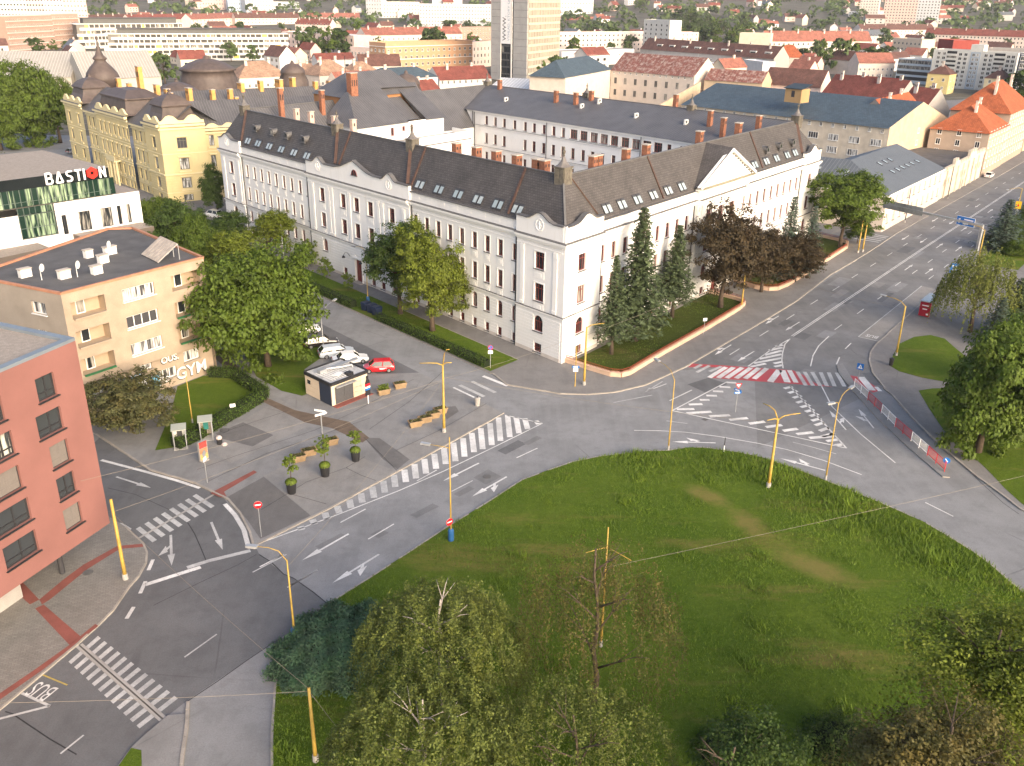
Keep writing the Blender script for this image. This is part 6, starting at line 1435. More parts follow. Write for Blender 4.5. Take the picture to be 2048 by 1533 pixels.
for k in range(4): MB().box(.4, L - .3, -.06, .1, 1.6 + k * hh / 4.2, 3.4 + k * hh / 4.2).obj('window_band', M_glass, ob, (0, 0, 0), ang)
for lab, u0, v0, u1, v1, h_ in (('yellow villa with brown hipped roof in front of the slab block', 1832, 163, 1876, 165, 124), ('cream villa with brown hipped roof right of the yellow villa', 1946, 165, 1990, 167, 130)):
    bl = G(u0, v0); bldg('villa', lab, bl, G(u1, v1), 11, HZ(bl, h_), WM('villa_yellow', (.64, .52, .24)) if 'yellow villa with' in lab else WM('villa_cream', (.62, .54, .36)), 'hip', 4.5, M_brroof, (2, 2, 1.2, 1.5, 2, 4), (2, 2, 1.2, 1.5, 2, 4), chim=1)
bl = G(2008, 170); bldg('glass_building', 'dark grey and blue glass building at the edge of the picture', bl, G(2090, 172), 25, HZ(bl, 85), WM('slate_cladding', (.10, .11, .13)), 'flat', 1, M_concrete, (6, 12, 1.6, 2, 1, 3.3), None)
# brown panel block with balconies, far left
M_brpan = WM('brown_panels', (.40, .27, .21)); M_palep = WM('pale_panels', (.66, .56, .50))
for (u0, v0, u1, v1, tp, lab) in ((4, 134, 95, 124, 62, 'brown panel block with long balcony rows at the left edge'), (95, 122, 147, 117, 55, 'stepped-back end of the brown panel block beside the terraced flats')):
    bl, br_ = G(u0, v0), G(u1, v1); hh = HZ(bl, tp); o, q = bldg('panel_block', lab, bl, br_, 12, hh, M_brpan, 'flat', 1, M_concrete, None, None, pm=M_palep)
    L, d, n, ang = front(bl, br_)
    for k in range(6):
        z = 1 + k * hh / 6.2; MB().box(0, L, -.5, .0, z, z + .5).obj('balcony_band', M_palep, o, (0, 0, 0), ang)
    gridwins(o, bl, bl, br_, 6, max(6, int(L / 2.0)), .9, 1.4, 1.7, hh / 6.2, M_palep, M_glass, 1)
# terraced white flats
M_yp = mat('yellow_panel', (.70, .55, .12), .6, .05, 1); M_terr = WM('white_balcony_band', (.72, .70, .665), .05); M_glassf = glass('flats_glass', (.07, .068, .06), (.42, .40, .33), .4, .15)
for (u0, v0, u1, v1, tp, nf_, lab) in ((205, 146, 562, 133, 92, 5, 'white terraced apartment block with yellow panels, the nearer of two'), (142, 122, 352, 112, 74, 4, 'white terraced apartment block behind, partly hidden by the nearer one')):
    bl, br_ = G(u0, v0), G(u1, v1); hh = HZ(bl, tp); L, d, n, ang = front(bl, br_); o = thing('terraced_flats', lab, 'building', (bl[0], bl[1], 0))
    fz = hh / nf_
    MB().box(0, L, .8, 16, 0, hh).obj('core', WM('flats_core', (.20, .19, .17)), o, (0, 0, 0), ang)
    for k in range(nf_):
        sh = 0 if k < nf_ - 2 else 2.5 * (k - nf_ + 3)
        MB().box(sh - 3, L, -.3, 1.0, k * fz, k * fz + fz * .42).obj('balcony_band', M_terr, o, (0, 0, 0), ang)
        x = sh + 1.2
        while x < L - 2:
            w = random.choice((2.2, 2.8, 3.4)); m = M_yp if random.random() < .06 else M_glassf
            MB().box(x, x + w, .62, .78, k * fz + fz * .42, k * fz + fz * .98).obj('glazing', m, o, (0, 0, 0), ang); x += w
            MB().box(x, x + .5, .5, .78, k * fz + fz * .42, k * fz + fz).obj('partition', M_terr, o, (0, 0, 0), ang); x += .5 + random.random() * .4
    MB().box(-2, L, -.3, 16, hh, hh + .5).obj('roof_slab', M_terr, o, (0, 0, 0), ang)
    MB().box(6, L - 4, 3, 15, hh + .5, hh + fz).obj('penthouse', WM('penthouse_glass', (.11, .11, .105)), o, (0, 0, 0), ang); MB().box(5, L - 3, 2, 16, hh + fz, hh + fz + .3).obj('penthouse_roof', M_felt, o, (0, 0, 0), ang)
# large grey-roofed hall behind the palace
bldg('hall', 'large hall with grey sheet roof behind the palace tower', G(-40, 182, 10), G(125, 178, 10), 30, 10, WM('hall_wall', (.44, .41, .36)), 'gable', 9, uvroof('hall_roof', (.30, .285, .26), 'seam', 1.2, .08))
bldg('hall', 'second grey-roofed hall with a rounded gable near the palace chimneys', G(150, 182, 10), G(305, 172, 10), 30, 10, MATS['hall_wall'], 'gable', 9.5, MATS['hall_roof'])
# roofs just behind the palace and the courtyard
for lab, u0, v0, u1, v1, z, dp_, rs, rm, wm in (
    ('tan tiled mansard house behind the great dome', 462, 172, 560, 165, 10, 14, 6, M_tan, M_cream), ('tan tiled house with mossy roof left of the small dome', 588, 165, 622, 162, 9, 12, 5, M_tan, M_cream),
    ('wide tan mansard house with cream eaves', 622, 163, 690, 157, 10, 14, 6, M_tan, M_cream), ('beige roofed house right of the tan mansard', 690, 158, 745, 153, 9, 12, 5, M_tan, M_cream),
    ('brown roofed house with dormer under the trees', 700, 140, 785, 137, 10, 12, 5, M_brroof, M_cream), ('white house with blue hipped roof and rooflights', 735, 168, 858, 158, 11, 13, 4, M_blueroof, WM('white_house', (.70, .66, .65))),
    ('long red-roofed house with rooflights left of the tower', 862, 164, 966, 157, 8, 14, 5, M_redroof, M_offwh), ('small red gabled house with pink end wall', 822, 190, 866, 184, 8, 9, 4, M_redroof, M_pinkw),
    ('low red-roofed row in front of the domes', 660, 176, 735, 168, 9, 8, 4, M_pink, M_cream)):
    eave('town_house', lab, u0, v0, u1, v1, z, dp_, wm, 'hip' if 'mansard' in lab or 'hipped' in lab else 'gable', rs, rm, (2, max(3, int((u1 - u0) / 11)), 1.1, 1.5, 2.5, 3.4), None, chim=2)
# orange-beige block, its neighbour, and the rows farther out (windows too small to pick apart are joined)
M_orb = WM('orange_beige_brick', (.50, .30, .18))
eave('apartment_block', 'orange-beige brick apartment block with roof terrace left of the tower', 752, 98, 926, 88, 17, 16, M_orb, 'flat', 1, M_concrete, (4, 16, 1.4, 1.6, 2.0, 3.7), (4, 4, 1.4, 1.6, 2, 3.7), up=1.2, trim=(15.9, 9.2))
eave('apartment_block', 'pale block with reddish window strips beside the tower', 926, 88, 968, 85, 15, 14, M_pinkw, 'flat', 1, M_concrete, (3, 6, 1.3, 2.0, 2.0, 4), None, far=True)
eave('school', 'long pink school with arched windows and white roof', 545, 77, 688, 82, 14, 16, M_pinkw, 'flat', 1, M_ltroof, (3, 16, 1.5, 2.2, 2, 4), None, far=True)
eave('school', 'lower school wing with white roof in front of the trees', 682, 104, 752, 106, 9, 12, M_pinkw, 'flat', 1, M_ltroof, (1, 10, 1.4, 2.2, 4, 4), None)
eave('apartment_block', 'red-roofed apartment row with white chimneys right of the school', 712, 79, 905, 70, 14, 14, M_cream, 'gable', 5, M_pink, (3, 20, 1.2, 1.5, 2, 4), None, far=True, chim=8)
eave('apartment_block', 'flat-roofed brown block behind the orange-beige block', 880, 62, 968, 56, 15, 14, M_brpan, 'flat', 1, M_concrete, (4, 14, 1.3, 1.5, 2, 3.6), None, far=True)
eave('apartment_block', 'long pale apartment block right of the tower', 1098, 66, 1320, 58, 15, 14, M_palep, 'flat', 1, M_concrete, (4, 26, 1.3, 1.5, 2, 3.6), None, far=True, up=1)
eave('works_building', 'low white works building with stepped roofs right of the tower', 1105, 103, 1250, 93, 9, 20, WM('works_white', (.66, .64, .64)), 'flat', 1, M_concrete, (1, 7, 2.0, 1.2, 5.5, 1), None)
eave('works_building', 'long low white works hall behind the rusty roof', 1275, 108, 1410, 118, 6, 16, MATS['works_white'], 'flat', 1, M_ltroof); eave('works_building', 'small white cube on the works roofs', 1470, 108, 1508, 112, 10, 8, MATS['works_white'], 'flat', 1, M_ltroof); eave('works_building', 'white lift box among the works roofs', 1378, 99, 1415, 100, 10, 8, MATS['works_white'], 'flat', 1, M_ltroof)
o, q = eave('terrace_row', 'brown-roofed terrace row with white dormers', 1262, 90, 1530, 103, 11, 14, M_greyp, 'gable', 6.5, M_brroof, (2, 22, 1.3, 1.6, 2.5, 4), None, chim=7)
p0_, p1_ = G(1262, 90, 11), G(1530, 103, 11); L, d, n, ang = front(p0_, p1_)
for k in range(9):
    s = L * (.14 + .1 * k); dm = place('dormer', None, o, (d[0] * s - n[0] * 2.2, d[1] * s - n[1] * 2.2, 11.6), ang); MB().box(-2.4, 2.4, 0, 4, 0, 2.6).obj('cheek', M_offwh, dm); MB().box(-1.8, 1.8, -.06, .02, .7, 2.1).obj('pane', M_glass, dm)
eave('terrace_house', 'orange hipped end house of the dormered terrace', 1528, 100, 1590, 100, 10, 14, M_cream, 'hip', 7, M_orroof, (2, 5, 1.2, 1.5, 2.5, 3.6), None); eave('terrace_row', 'red-roofed terrace behind the dormered row', 1515, 68, 1725, 62, 13, 14, M_cream, 'gable', 7, M_pink, (3, 22, 1.2, 1.5, 2.5, 3.6), None, far=True, chim=8)
eave('apartment_block', 'tall narrow block with blank grey end wall', 1460, 55, 1522, 55, 21, 12, WM('cream_block', (.60, .55, .44)), 'flat', 1, M_concrete); eave('apartment_block', 'white point block with roof floor right of the pale block', 1268, 33, 1320, 34, 26, 12, M_offwh, 'flat', 1, M_concrete, (7, 5, 1.4, 1.5, 2, 3.3), None, far=True)
eave('apartment_block', 'pinkish slab with brick end behind the dormered terrace', 1298, 58, 1378, 56, 17, 11, M_pinkw, 'flat', 1, M_concrete, (5, 9, 1.2, 1.4, 2, 3.2), None, far=True)
eave('villa', 'orange-roofed cream villa among the park trees', 1478, 33, 1522, 33, 12, 14, M_cream, 'hip', 5, M_pink, (3, 6, 1.2, 1.5, 2, 3.4), None, far=True); eave('town_house', 'house with brown roof and red gable left of the big light-green tree', 1640, 100, 1700, 103, 9, 12, M_cream, 'gable', 5, M_brroof); eave('town_house', 'pale house row with red roof by the office block', 1700, 106, 1772, 104, 10, 11, M_cream, 'gable', 5, M_pink, (2, 8, 1.1, 1.4, 2, 3.4), None)
eave('school', 'cream and yellow school building among trees', 1768, 56, 1825, 58, 15, 14, WM('school_cream', (.62, .52, .40)), 'flat', 1, M_concrete, (3, 7, 1.3, 1.5, 3, 4), None, far=True); eave('stage_tower', 'dark red cube behind the slab block', 1888, 58, 1940, 57, 22, 16, MATS['dark_red_cladding'], 'flat', 1, M_concrete)
eave('apartment_block', 'grey flat-roofed block behind the slab block', 1958, 72, 2042, 73, 18, 14, M_greyp, 'flat', 1, M_concrete, (4, 12, 1.3, 1.5, 2, 3.6), None, far=True)
for i, (u0, v0, u1, v1, z, rm, lab) in enumerate(((146, 66, 250, 60, 12, M_brroof, 'brown-roofed end of the far red terrace on the left'), (240, 62, 380, 55, 12, M_redroof, 'long far red-roofed terrace with white chimneys'), (362, 57, 470, 50, 12, M_pink, 'bright red-roofed far terrace left of the brown one'), (450, 52, 580, 48, 12, M_brroof, 'brown-roofed far terrace above the terraced flats'), (560, 47, 700, 44, 11, M_pink, 'far row of small red roofs left of the red apartment row'), (570, 60, 640, 60, 10, M_redroof, 'red-roofed houses between the far terraces'), (800, 45, 912, 42, 12, M_pink, 'faded red-roofed row left of the tower'), (1702, 40, 1850, 36, 12, M_brroof, 'far brown-roofed terrace below the panel towers'), (1830, 45, 2060, 46, 12, M_redroof, 'far red-roofed terrace at the right edge'), (1105, 40, 1300, 34, 10, M_pink, 'far red roofs right of the tower'), (1600, 60, 1760, 50, 9, M_felt, 'long grey flat roof among trees on the right'))):
    eave('terrace_row', lab, u0, v0, u1, v1, z, 13, M_palep, 'gable', 5.5, rm if rm is not M_felt else M_greyroof, (3, int((u1 - u0) / 7), 1.2, 1.5, 2, 3.6), None, far=True, chim=7)
# panel towers on the skyline
M_pt = [WM('tower_pink', (.66, .48, .42)), WM('tower_cream', (.66, .60, .54)), WM('tower_grey', (.52, .54, .56)), WM('tower_blue', (.50, .60, .70))]
for lab, u0, v0, u1, v1, tp, mi, rows, cols in (
    ('cream segment of the large panel high-rise at the upper left corner', -40, 104, 45, 102, -30, 1, 13, 13), ('pink segment of the large panel high-rise at the upper left', 45, 102, 80, 101, -30, 0, 13, 6), ('pale segment of the large panel high-rise beside the pink one', 80, 101, 118, 100, -30, 1, 13, 6), ('right end segment of the large panel high-rise', 118, 100, 164, 98, -28, 0, 13, 7),
    ('pinkish eight-storey block above the far terraces', 366, 62, 432, 61, -6, 0, 8, 12), ('blue and white hospital block on the skyline', 440, 62, 475, 61, 8, 3, 6, 7), ('white hospital block right of the blue one', 475, 62, 530, 60, 2, 2, 7, 10), ('lower white hospital wing', 528, 58, 580, 57, 18, 2, 4, 10),
    ('white hotel block left of the tower skyline', 714, 60, 745, 60, 4, 2, 7, 6), ('cream hotel block with sign', 742, 60, 820, 58, 12, 1, 6, 14), ('grey long office slab left of the tower', 820, 66, 968, 64, 14, 2, 7, 26), ('upper pale slab behind the office slab', 845, 50, 905, 49, -20, 2, 6, 10), ('grey high block right of the tower', 1095, 52, 1165, 50, -30, 2, 9, 12),
    ('pale grey panel tower on the right skyline', 1672, 44, 1695, 44, 5, 2, 8, 4), ('cream and white panel tower on the right skyline', 1692, 44, 1730, 44, -20, 1, 11, 7), ('grey-pink panel tower right of the cream one', 1740, 48, 1806, 48, -22, 0, 12, 11), ('last pale panel tower on the right skyline', 1806, 48, 1850, 48, -22, 2, 12, 7)):
    bl, br_ = G(u0, v0), G(u1, v1); hh = HZ(bl, tp); bldg('panel_tower', lab, bl, br_, 14, hh, M_pt[mi], 'flat', 1, M_concrete, (rows, cols, 1.6, 1.5, 1.6, hh / (rows + .3)), None, far=True, cat='high-rise')
# ------------------------------------------------------------------ concrete tower with banner
tl, tc, tr = G(966, 160), G(1037, 165), G(1098, 152)
tw = thing('concrete_tower', 'tall bare concrete office tower with vertical white banner', 'high-rise', (tc[0], tc[1], 0)); TH = 72
M_tcon = mat('tower_concrete', (.40, .39, .375), .85, .12, .3, .2); M_tgrid = mat('tower_grid', (.50, .45, .37), .8, .12, .4, .15)
L, d, n, ang = front(tl, tc); LR, d2, n2, ang2 = front(tc, tr)
tb = (tl[0] + d2[0] * LR, tl[1] + d2[1] * LR)
MB().prism(L2(tc, [tl, tc, tr, tb]), 0, TH).obj('core', WM('tower_core', (.085, .085, .085)), tw)
Q = lambda s, o_: (tl[0] + d[0] * s + n[0] * o_ - tc[0], tl[1] + d[1] * s + n[1] * o_ - tc[1])
for s0, s1 in ((0, .27), (.63, 1.0)):
    for k in range(20): MB().wallbox(Q(L * s0, 0), Q(L * s1, 0), -.1, .5, k * 3.6 + .06, k * 3.6 + 3.54).obj('wall_panel', M_tcon, tw)
for k in range(20):
    for j in range(4):
        x = L * (.285 + .08 * j); MB().wallbox(Q(x, 0), Q(x + L * .07, 0), -.05, .12, k * 3.6 + .3, k * 3.6 + 3.1).obj('glass_pane', M_glass, tw)
for s0, w in ((.56, .03), (.27, .01)): MB().wallbox(Q(L * s0, 0), Q(L * (s0 + w), 0), -.1, .6, 0, TH).obj('rib', M_terr, tw)
Q2 = lambda s, o_: (d2[0] * s + n2[0] * o_, d2[1] * s + n2[1] * o_)
gridf = glass('tower_window', (.05, .045, .04), (.45, .36, .26), .55, .15)
for k in range(20):
    MB().wallbox(Q2(0, 0), Q2(LR, 0), -.1, .45, k * 3.6, k * 3.6 + 1.15).obj('spandrel', M_tgrid, tw)
    for j in range(12):
        x = LR * (j + .08) / 12; MB().wallbox(Q2(x, 0), Q2(x + LR / 12 * .8, 0), -.05, .1, k * 3.6 + 1.15, k * 3.6 + 3.58).obj('window', gridf, tw)
for j in range(25): x = LR * j / 24; MB().wallbox(Q2(max(0, x - .16), 0), Q2(min(LR, x + .16), 0), -.1, .6, 0, TH).obj('fin', M_tgrid, tw)
ban = thing('banner', 'white vertical advertising banner with www lettering on the concrete tower', 'banner', (tc[0], tc[1], 0))
MB().wallbox(Q(L * .285, 0), Q(L * .555, 0), .55, .62, HZ(tc, 90), TH).obj('cloth', M_sgw, ban)
zb_ = HZ(tc, 84)
for body, s, size, m in (('WWW.', .43, 3.8, M_frame_dk), ('VYHLAD, KTORY SA NEKONCI', .53, 2.3, MATS['blue_grey_panel'])):
    cu = bpy.data.curves.new('lettering', 'FONT'); cu.body = body; cu.size = size; cu.materials.append(m); cu.resolution_u = 2
    o = bpy.data.objects.new('lettering', cu); COL.objects.link(o); o.parent = ban
    q = Q(L * s, .68); o.matrix_local = Matrix.Translation((q[0], q[1], zb_)) @ Matrix.Rotation(ang, 4, 'Z') @ Matrix.Rotation(R(90), 4, 'X') @ Matrix.Rotation(R(90), 4, 'Z')
# ------------------------------------------------------------------ vegetation
LM = {}
LM['maple'] = leafmat('leaves_maple', (.085, .130, .018), .4); LM['lime'] = leafmat('leaves_lime', (.125, .160, .020), .4); LM['dark'] = leafmat('leaves_dark', (.055, .092, .020), .4)
LM['plum'] = leafmat('leaves_plum', (.048, .036, .017), .5, .2, (1.0, .7, .4)); LM['spruce'] = leafmat('needles', (.058, .080, .038), .45, .1, (.9, .85, .5)); LM['blue'] = leafmat('needles_blue', (.068, .094, .068), .4, .1, (.8, .9, .8))
LM['willow'] = leafmat('leaves_willow', (.14, .165, .04), .35); LM['birch'] = leafmat('leaves_birch', (.120, .148, .034), .45, .3, (1.0, .85, .4)); LM['brown'] = leafmat('leaves_brown', (.090, .084, .024), .45, .25, (1.1, .7, .4))
LM['shrub'] = leafmat('leaves_shrub', (.085, .09, .034), .55, .25, (1.3, .85, .7)); LM['hedge'] = leafmat('leaves_hedge', (.065, .110, .016), .4); LM['juniper'] = leafmat('needles_juniper', (.060, .110, .060), .4, .1, (.7, 1, .7))
LM['grass'] = leafmat('grass_blades', (.118, .185, .022), .3, .3, (1.15, .95, .4)); LM['far'] = leafmat('leaves_far', (.070, .105, .032), .5, .15, (.9, .9, .5)); LM['fresh'] = leafmat('leaves_fresh', (.13, .185, .026), .35)
def leaves_mesh(name, pts, nrm, size, tint, m, aspect=.62):
    """one small four-cornered leaf (or spray) per point"""
    n = len(pts); nrm = nrm / (np.linalg.norm(nrm, axis=1, keepdims=True) + 1e-9)
    r = RNG.normal(size=(n, 3)); t = np.cross(nrm, r); t /= (np.linalg.norm(t, axis=1, keepdims=True) + 1e-9); s = np.cross(nrm, t)
    sz = (size * RNG.uniform(.6, 1.35, n))[:, None] if np.isscalar(size) else size[:, None]
    a = pts - t * sz * .5; b_ = pts + s * sz * aspect * .5 + nrm * sz * .1; c = pts + t * sz * .5; d = pts - s * sz * aspect * .5 + nrm * sz * .1
    v = np.stack([a, b_, c, d], 1).reshape(-1, 3)
    return quads_mesh(name, v, tint, m)
def quads_mesh(name, v, tint, m, k=4):
    n = len(v) // k; me = bpy.data.meshes.new(name)
    me.vertices.add(len(v)); me.vertices.foreach_set('co', v.astype(np.float32).ravel())
    me.loops.add(n * k); me.loops.foreach_set('vertex_index', np.arange(n * k, dtype=np.int32))
    me.polygons.add(n); me.polygons.foreach_set('loop_start', np.arange(0, n * k, k, dtype=np.int32))
    me.update(calc_edges=True)
    at = me.attributes.new('tint', 'FLOAT', 'FACE'); at.data.foreach_set('value', tint.astype(np.float32))
    me.materials.append(m); return me
def unit(n):
    d = RNG.normal(size=(n, 3)); return d / np.linalg.norm(d, axis=1, keepdims=True)
def crown_broad(name, m, ncl, nlf, leaf, flat=1.0, lobes=7, hollow=.55, seed=1):
    """crown of radius 1 and height 2*flat centred on the origin: overlapping boughs, each a clump of leaves"""
    lc = unit(lobes) * np.array([.52, .52, .55]) * RNG.uniform(.6, 1.0, (lobes, 1)); lr = RNG.uniform(.42, .62, lobes)
    idx = RNG.integers(0, lobes, ncl); dirs = unit(ncl); dirs[:, 2] = np.where(dirs[:, 2] < -.35, -dirs[:, 2] * .5, dirs[:, 2])
    cl = lc[idx] + dirs * (lr[idx] * RNG.uniform(hollow, 1.02, ncl))[:, None]
    cr = RNG.uniform(.09, .19, ncl); ct = RNG.uniform(0, 1, ncl)
    ci = RNG.integers(0, ncl, nlf); ld = unit(nlf); ld[:, 2] = np.abs(ld[:, 2]) * .8 + ld[:, 2] * .2
    p = cl[ci] + ld * (cr[ci] * RNG.uniform(.35, 1.1, nlf) ** .7)[:, None]
    nr = ld * .8 + cl[ci] * .5 + RNG.normal(size=(nlf, 3)) * .45 + np.array([0, 0, .35])
    p[:, 2] *= flat
    tint = np.clip(ct[ci] * .6 + RNG.uniform(0, .4, nlf), 0, 1)
    return leaves_mesh(name, p, nr, leaf, tint, m)
def crown_conifer(name, m, nw, nb, per, leaf, droop=.35, r0=1.0):
    """height 1 (0..1), base radius r0: whorls of drooping boughs"""
    P_, N_, T_, S_ = [], [], [], []
    for w in range(nw):
        t = w / nw; z = .06 + .93 * t; rad = r0 * ((1 - t) ** .85 * (.86 + .28 * RNG.random())) + .012
        k = max(4, int(nb * (1 - t * .6))); a0 = RNG.uniform(0, 6.28)
        for j in range(k):
            a = a0 + 6.283 * j / k + RNG.normal() * .18; rr = rad * RNG.uniform(.72, 1.12); n = max(8, int(per * (.3 + rr / r0)))
            u = np.sort(RNG.uniform(.08, 1.0, n)); wd = .16 * r0 * (1 - u * .75) * (1 - t * .5)
            off = RNG.normal(size=n) * wd; x = u * rr
            px = math.cos(a) * x - math.sin(a) * off; py = math.sin(a) * x + math.cos(a) * off
            pz = z - droop * .16 * (u ** 1.6) * rr / r0 + .03 * (u > .85) * rr / r0 - np.abs(RNG.normal(size=n)) * .014
            P_.append(np.stack([px, py, pz], 1)); N_.append(np.stack([np.full(n, math.cos(a) * .5), np.full(n, math.sin(a) * .5), np.full(n, .9)], 1) + RNG.normal(size=(n, 3)) * .4)
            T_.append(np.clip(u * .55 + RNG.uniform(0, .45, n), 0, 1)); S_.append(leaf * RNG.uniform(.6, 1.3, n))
    return leaves_mesh(name, np.concatenate(P_), np.concatenate(N_), np.concatenate(S_), np.concatenate(T_), m, .45)
def crown_weep(name, m, ns, per, leaf, r=1.0, flat=1.0, lo=-.9, sparse=1.0):
    """hanging strands of leaves from an umbrella of branches; centre at origin"""
    a = RNG.uniform(0, 6.283, ns); rr = np.sqrt(RNG.random(ns)) * r; z0 = (np.sqrt(np.clip(1 - (rr / r) ** 2, 0, 1)) * RNG.uniform(.35, 1.0, ns)) * flat
    ln = RNG.uniform(.25, .8, ns) * flat; P_, T_ = [], []
    for i in range(ns):
        u = RNG.random(per); sw = .05 * RNG.normal(size=2)
        o = np.stack([rr[i] * math.cos(a[i]) + sw[0] * u + RNG.normal(size=per) * .022 + rr[i] * .14 * np.sqrt(u) * math.cos(a[i]), rr[i] * math.sin(a[i]) + sw[1] * u + RNG.normal(size=per) * .022 + rr[i] * .14 * np.sqrt(u) * math.sin(a[i]), z0[i] - np.maximum(u, 0) * ln[i]], 1)
        P_.append(o); T_.append(np.full(per, RNG.random() * .6) + RNG.uniform(0, .4, per))
    p = np.concatenate(P_); t = np.clip(np.concatenate(T_), 0, 1)
    return leaves_mesh(name, p, RNG.normal(size=p.shape) + p * .8 + np.array([0, 0, .3]), leaf, t, m, .5)
def trunk_mesh(name, m, h, r, limbs=6, spread=.7, rise=.45, lean=0.0, start=.35, thin=.45, wig=.06):
    """tapered trunk with limbs, height h"""
    b = MB(); n = 6; path = [(lean * h * (i / n) ** 2 + random.uniform(-wig, wig) * h * .3 * (i > 0), random.uniform(-wig, wig) * h * .3 * (i > 0), h * i / n) for i in range(n + 1)]
    b.tube(path, [r * (1.25 if i == 0 else 1) * (1 - .72 * i / n) for i in range(n + 1)], 8)
    for k in range(limbs):
        t = start + (.95 - start) * k / max(1, limbs); i = int(t * n); p = Vector(path[i]).lerp(Vector(path[min(i + 1, n)]), t * n - i); a = k * 2.4 + random.uniform(-.4, .4); l = h * spread * (1 - t * .6)
        q = [p, p + Vector((math.cos(a) * l * .4, math.sin(a) * l * .4, l * rise * .45)), p + Vector((math.cos(a) * l * .75, math.sin(a) * l * .75, l * rise * .85)), p + Vector((math.cos(a) * l, math.sin(a) * l, l * rise))]
        b.tube([tuple(x) for x in q], [r * thin, r * thin * .7, r * thin * .4, r * .06], 6)
        for s in (-1, 1):
            a2 = a + s * .7; b.tube([tuple(q[1]), tuple(q[1] + Vector((math.cos(a2) * l * .5, math.sin(a2) * l * .5, l * rise * .6)))], [r * thin * .5, r * .05], 5)
    return b.mesh(name, m, True)
CR = {}
def crowns():
    CR['maple'] = [crown_broad('crown', LM['maple'], 420, 42000, .044, 1.0, 10), crown_broad('crown', LM['maple'], 380, 36000, .046, 1.0, 9)]
    CR['lime'] = [crown_broad('crown', LM['lime'], 340, 34000, .05, 1.45, 10), crown_broad('crown', LM['lime'], 300, 26000, .052, 1.2, 8)]
    CR['dark'] = [crown_broad('crown', LM['dark'], 320, 28000, .052, 1.1, 9), crown_broad('crown', LM['dark'], 300, 26000, .052, 1.0, 9)]
    CR['plum'] = [crown_broad('crown', LM['plum'], 340, 32000, .046, 1.1, 9), crown_broad('crown', LM['plum'], 320, 28000, .048, 1.0, 9)]
    CR['shrub'] = [crown_broad('crown', LM['shrub'], 320, 26000, .045, .8, 10)]
    CR['young'] = [crown_broad('crown', LM['fresh'], 60, 1500, .16, 1.5, 5, .2)]
    CR['far'] = [crown_broad('crown', LM['far'], 60, 900, .22, 1.0, 6), crown_broad('crown', LM['far'], 60, 900, .22, .9, 7), crown_broad('crown', LM['maple'], 60, 900, .22, 1.0, 6), crown_broad('crown', LM['dark'], 60, 900, .22, 1.2, 5)]
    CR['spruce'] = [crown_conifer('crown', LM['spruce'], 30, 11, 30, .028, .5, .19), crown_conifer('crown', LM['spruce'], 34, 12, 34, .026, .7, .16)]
    CR['blue'] = [crown_conifer('crown', LM['blue'], 26, 11, 26, .030, .3, .21)]
    CR['willow'] = [crown_weep('crown', LM['willow'], 420, 34, .055, 1.0, 1.15)]
crowns()
TRK = {}
for k, args in dict(broad=(M_trunk, 1.0, .035, 7, .45, .75), conifer=(M_trunk, 1.0, .018, 0), young=(M_trunk, 1.0, .016, 4, .3, .8)).items(): TRK[k] = [trunk_mesh('trunk', *args) for _ in range(2)]
TREES = []
def tree(name, label, kind, p, h, w, trunk=.18, group=None, var=0, z=.13, hgt=None, leanx=0):
    """thing > trunk, crown; h total height, w crown width, trunk: bare share of the height"""
    o = thing(name, label, 'tree' if 'shrub' not in name else 'shrub', (p[0], p[1], z), random.uniform(0, 6.28), group)
    cr = CR[kind]; me = cr[var % len(cr)]
    if kind in ('spruce', 'blue'):
        t = place('trunk', TRK['conifer'][0], o, scale=(h, h, h * .96)); c = place('crown', me, o, (0, 0, h * trunk * .8)); k = {'spruce': (.19, .16), 'blue': (.21, .21)}[kind][var % 2]
        c.scale = (w / 2 / k, w / 2 / k, h * (1 - trunk * .8))
    else:
        ch = h * (1 - trunk) / 2
        t = place('trunk', TRK['young' if kind == 'young' else 'broad'][var % 2], o, scale=(h * .8, h * .8, h * .86)); c = place('crown', me, o, (0, 0, h * trunk + ch)); zz = me.get('zext')
        if zz is None:
            vz = np.empty(len(me.vertices) * 3, np.float32); me.vertices.foreach_get('co', vz); vz = vz.reshape(-1, 3); zz = float(np.percentile(np.abs(vz[:, 2]), 96)); me['zext'] = zz; me['xext'] = float(np.percentile(np.hypot(vz[:, 0], vz[:, 1]), 93))
        c.scale = (w / 2 / me['xext'], w / 2 / me['xext'], ch / zz)
    return o
def tpx(name, label, kind, u, v, vtop, wpx, trunk=.18, group=None, var=0):
    p = G(u, v); dist = math.sqrt(p[0] ** 2 + p[1] ** 2 + CAMH ** 2)
    # the crown's far edge, not the stem, makes the outline seen from above
    w = wpx * (.98 if kind == 'spruce' else 1.0) * (p[1] * _cp + CAMH * _sp) / FPX; h = HZ((p[0], p[1]), vtop) ; h = max(1.5, h - w * .10)
    return tree(name, label, kind, p, h, w, trunk, group, var)
tpx('maple_tree', 'large round maple beside the beige apartment building', 'maple', 536, 748, 512, 245, .14)
tpx('lime_tree', 'bright lime tree leaning over the verge in front of the white facade', 'lime', 862, 668, 468, 140, .12)
tpx('lime_tree', 'darker lime tree just behind the bright one by the waste bins', 'dark', 797, 636, 455, 130, .1)
tpx('lime_tree', 'medium lime tree close to the left end of the white facade', 'lime', 533, 548, 438, 100, .2, None, 1)
for u, v, t, w, lab in ((608, 548, 494, 44, 'tallest of three young street trees by the arched door'), (648, 570, 528, 30, 'middle young street tree near the red door'), (692, 592, 556, 26, 'smallest young street tree right of the red door')): tpx('young_tree', lab, 'young', u, v, t, w, .1, 'young trees on the verge')
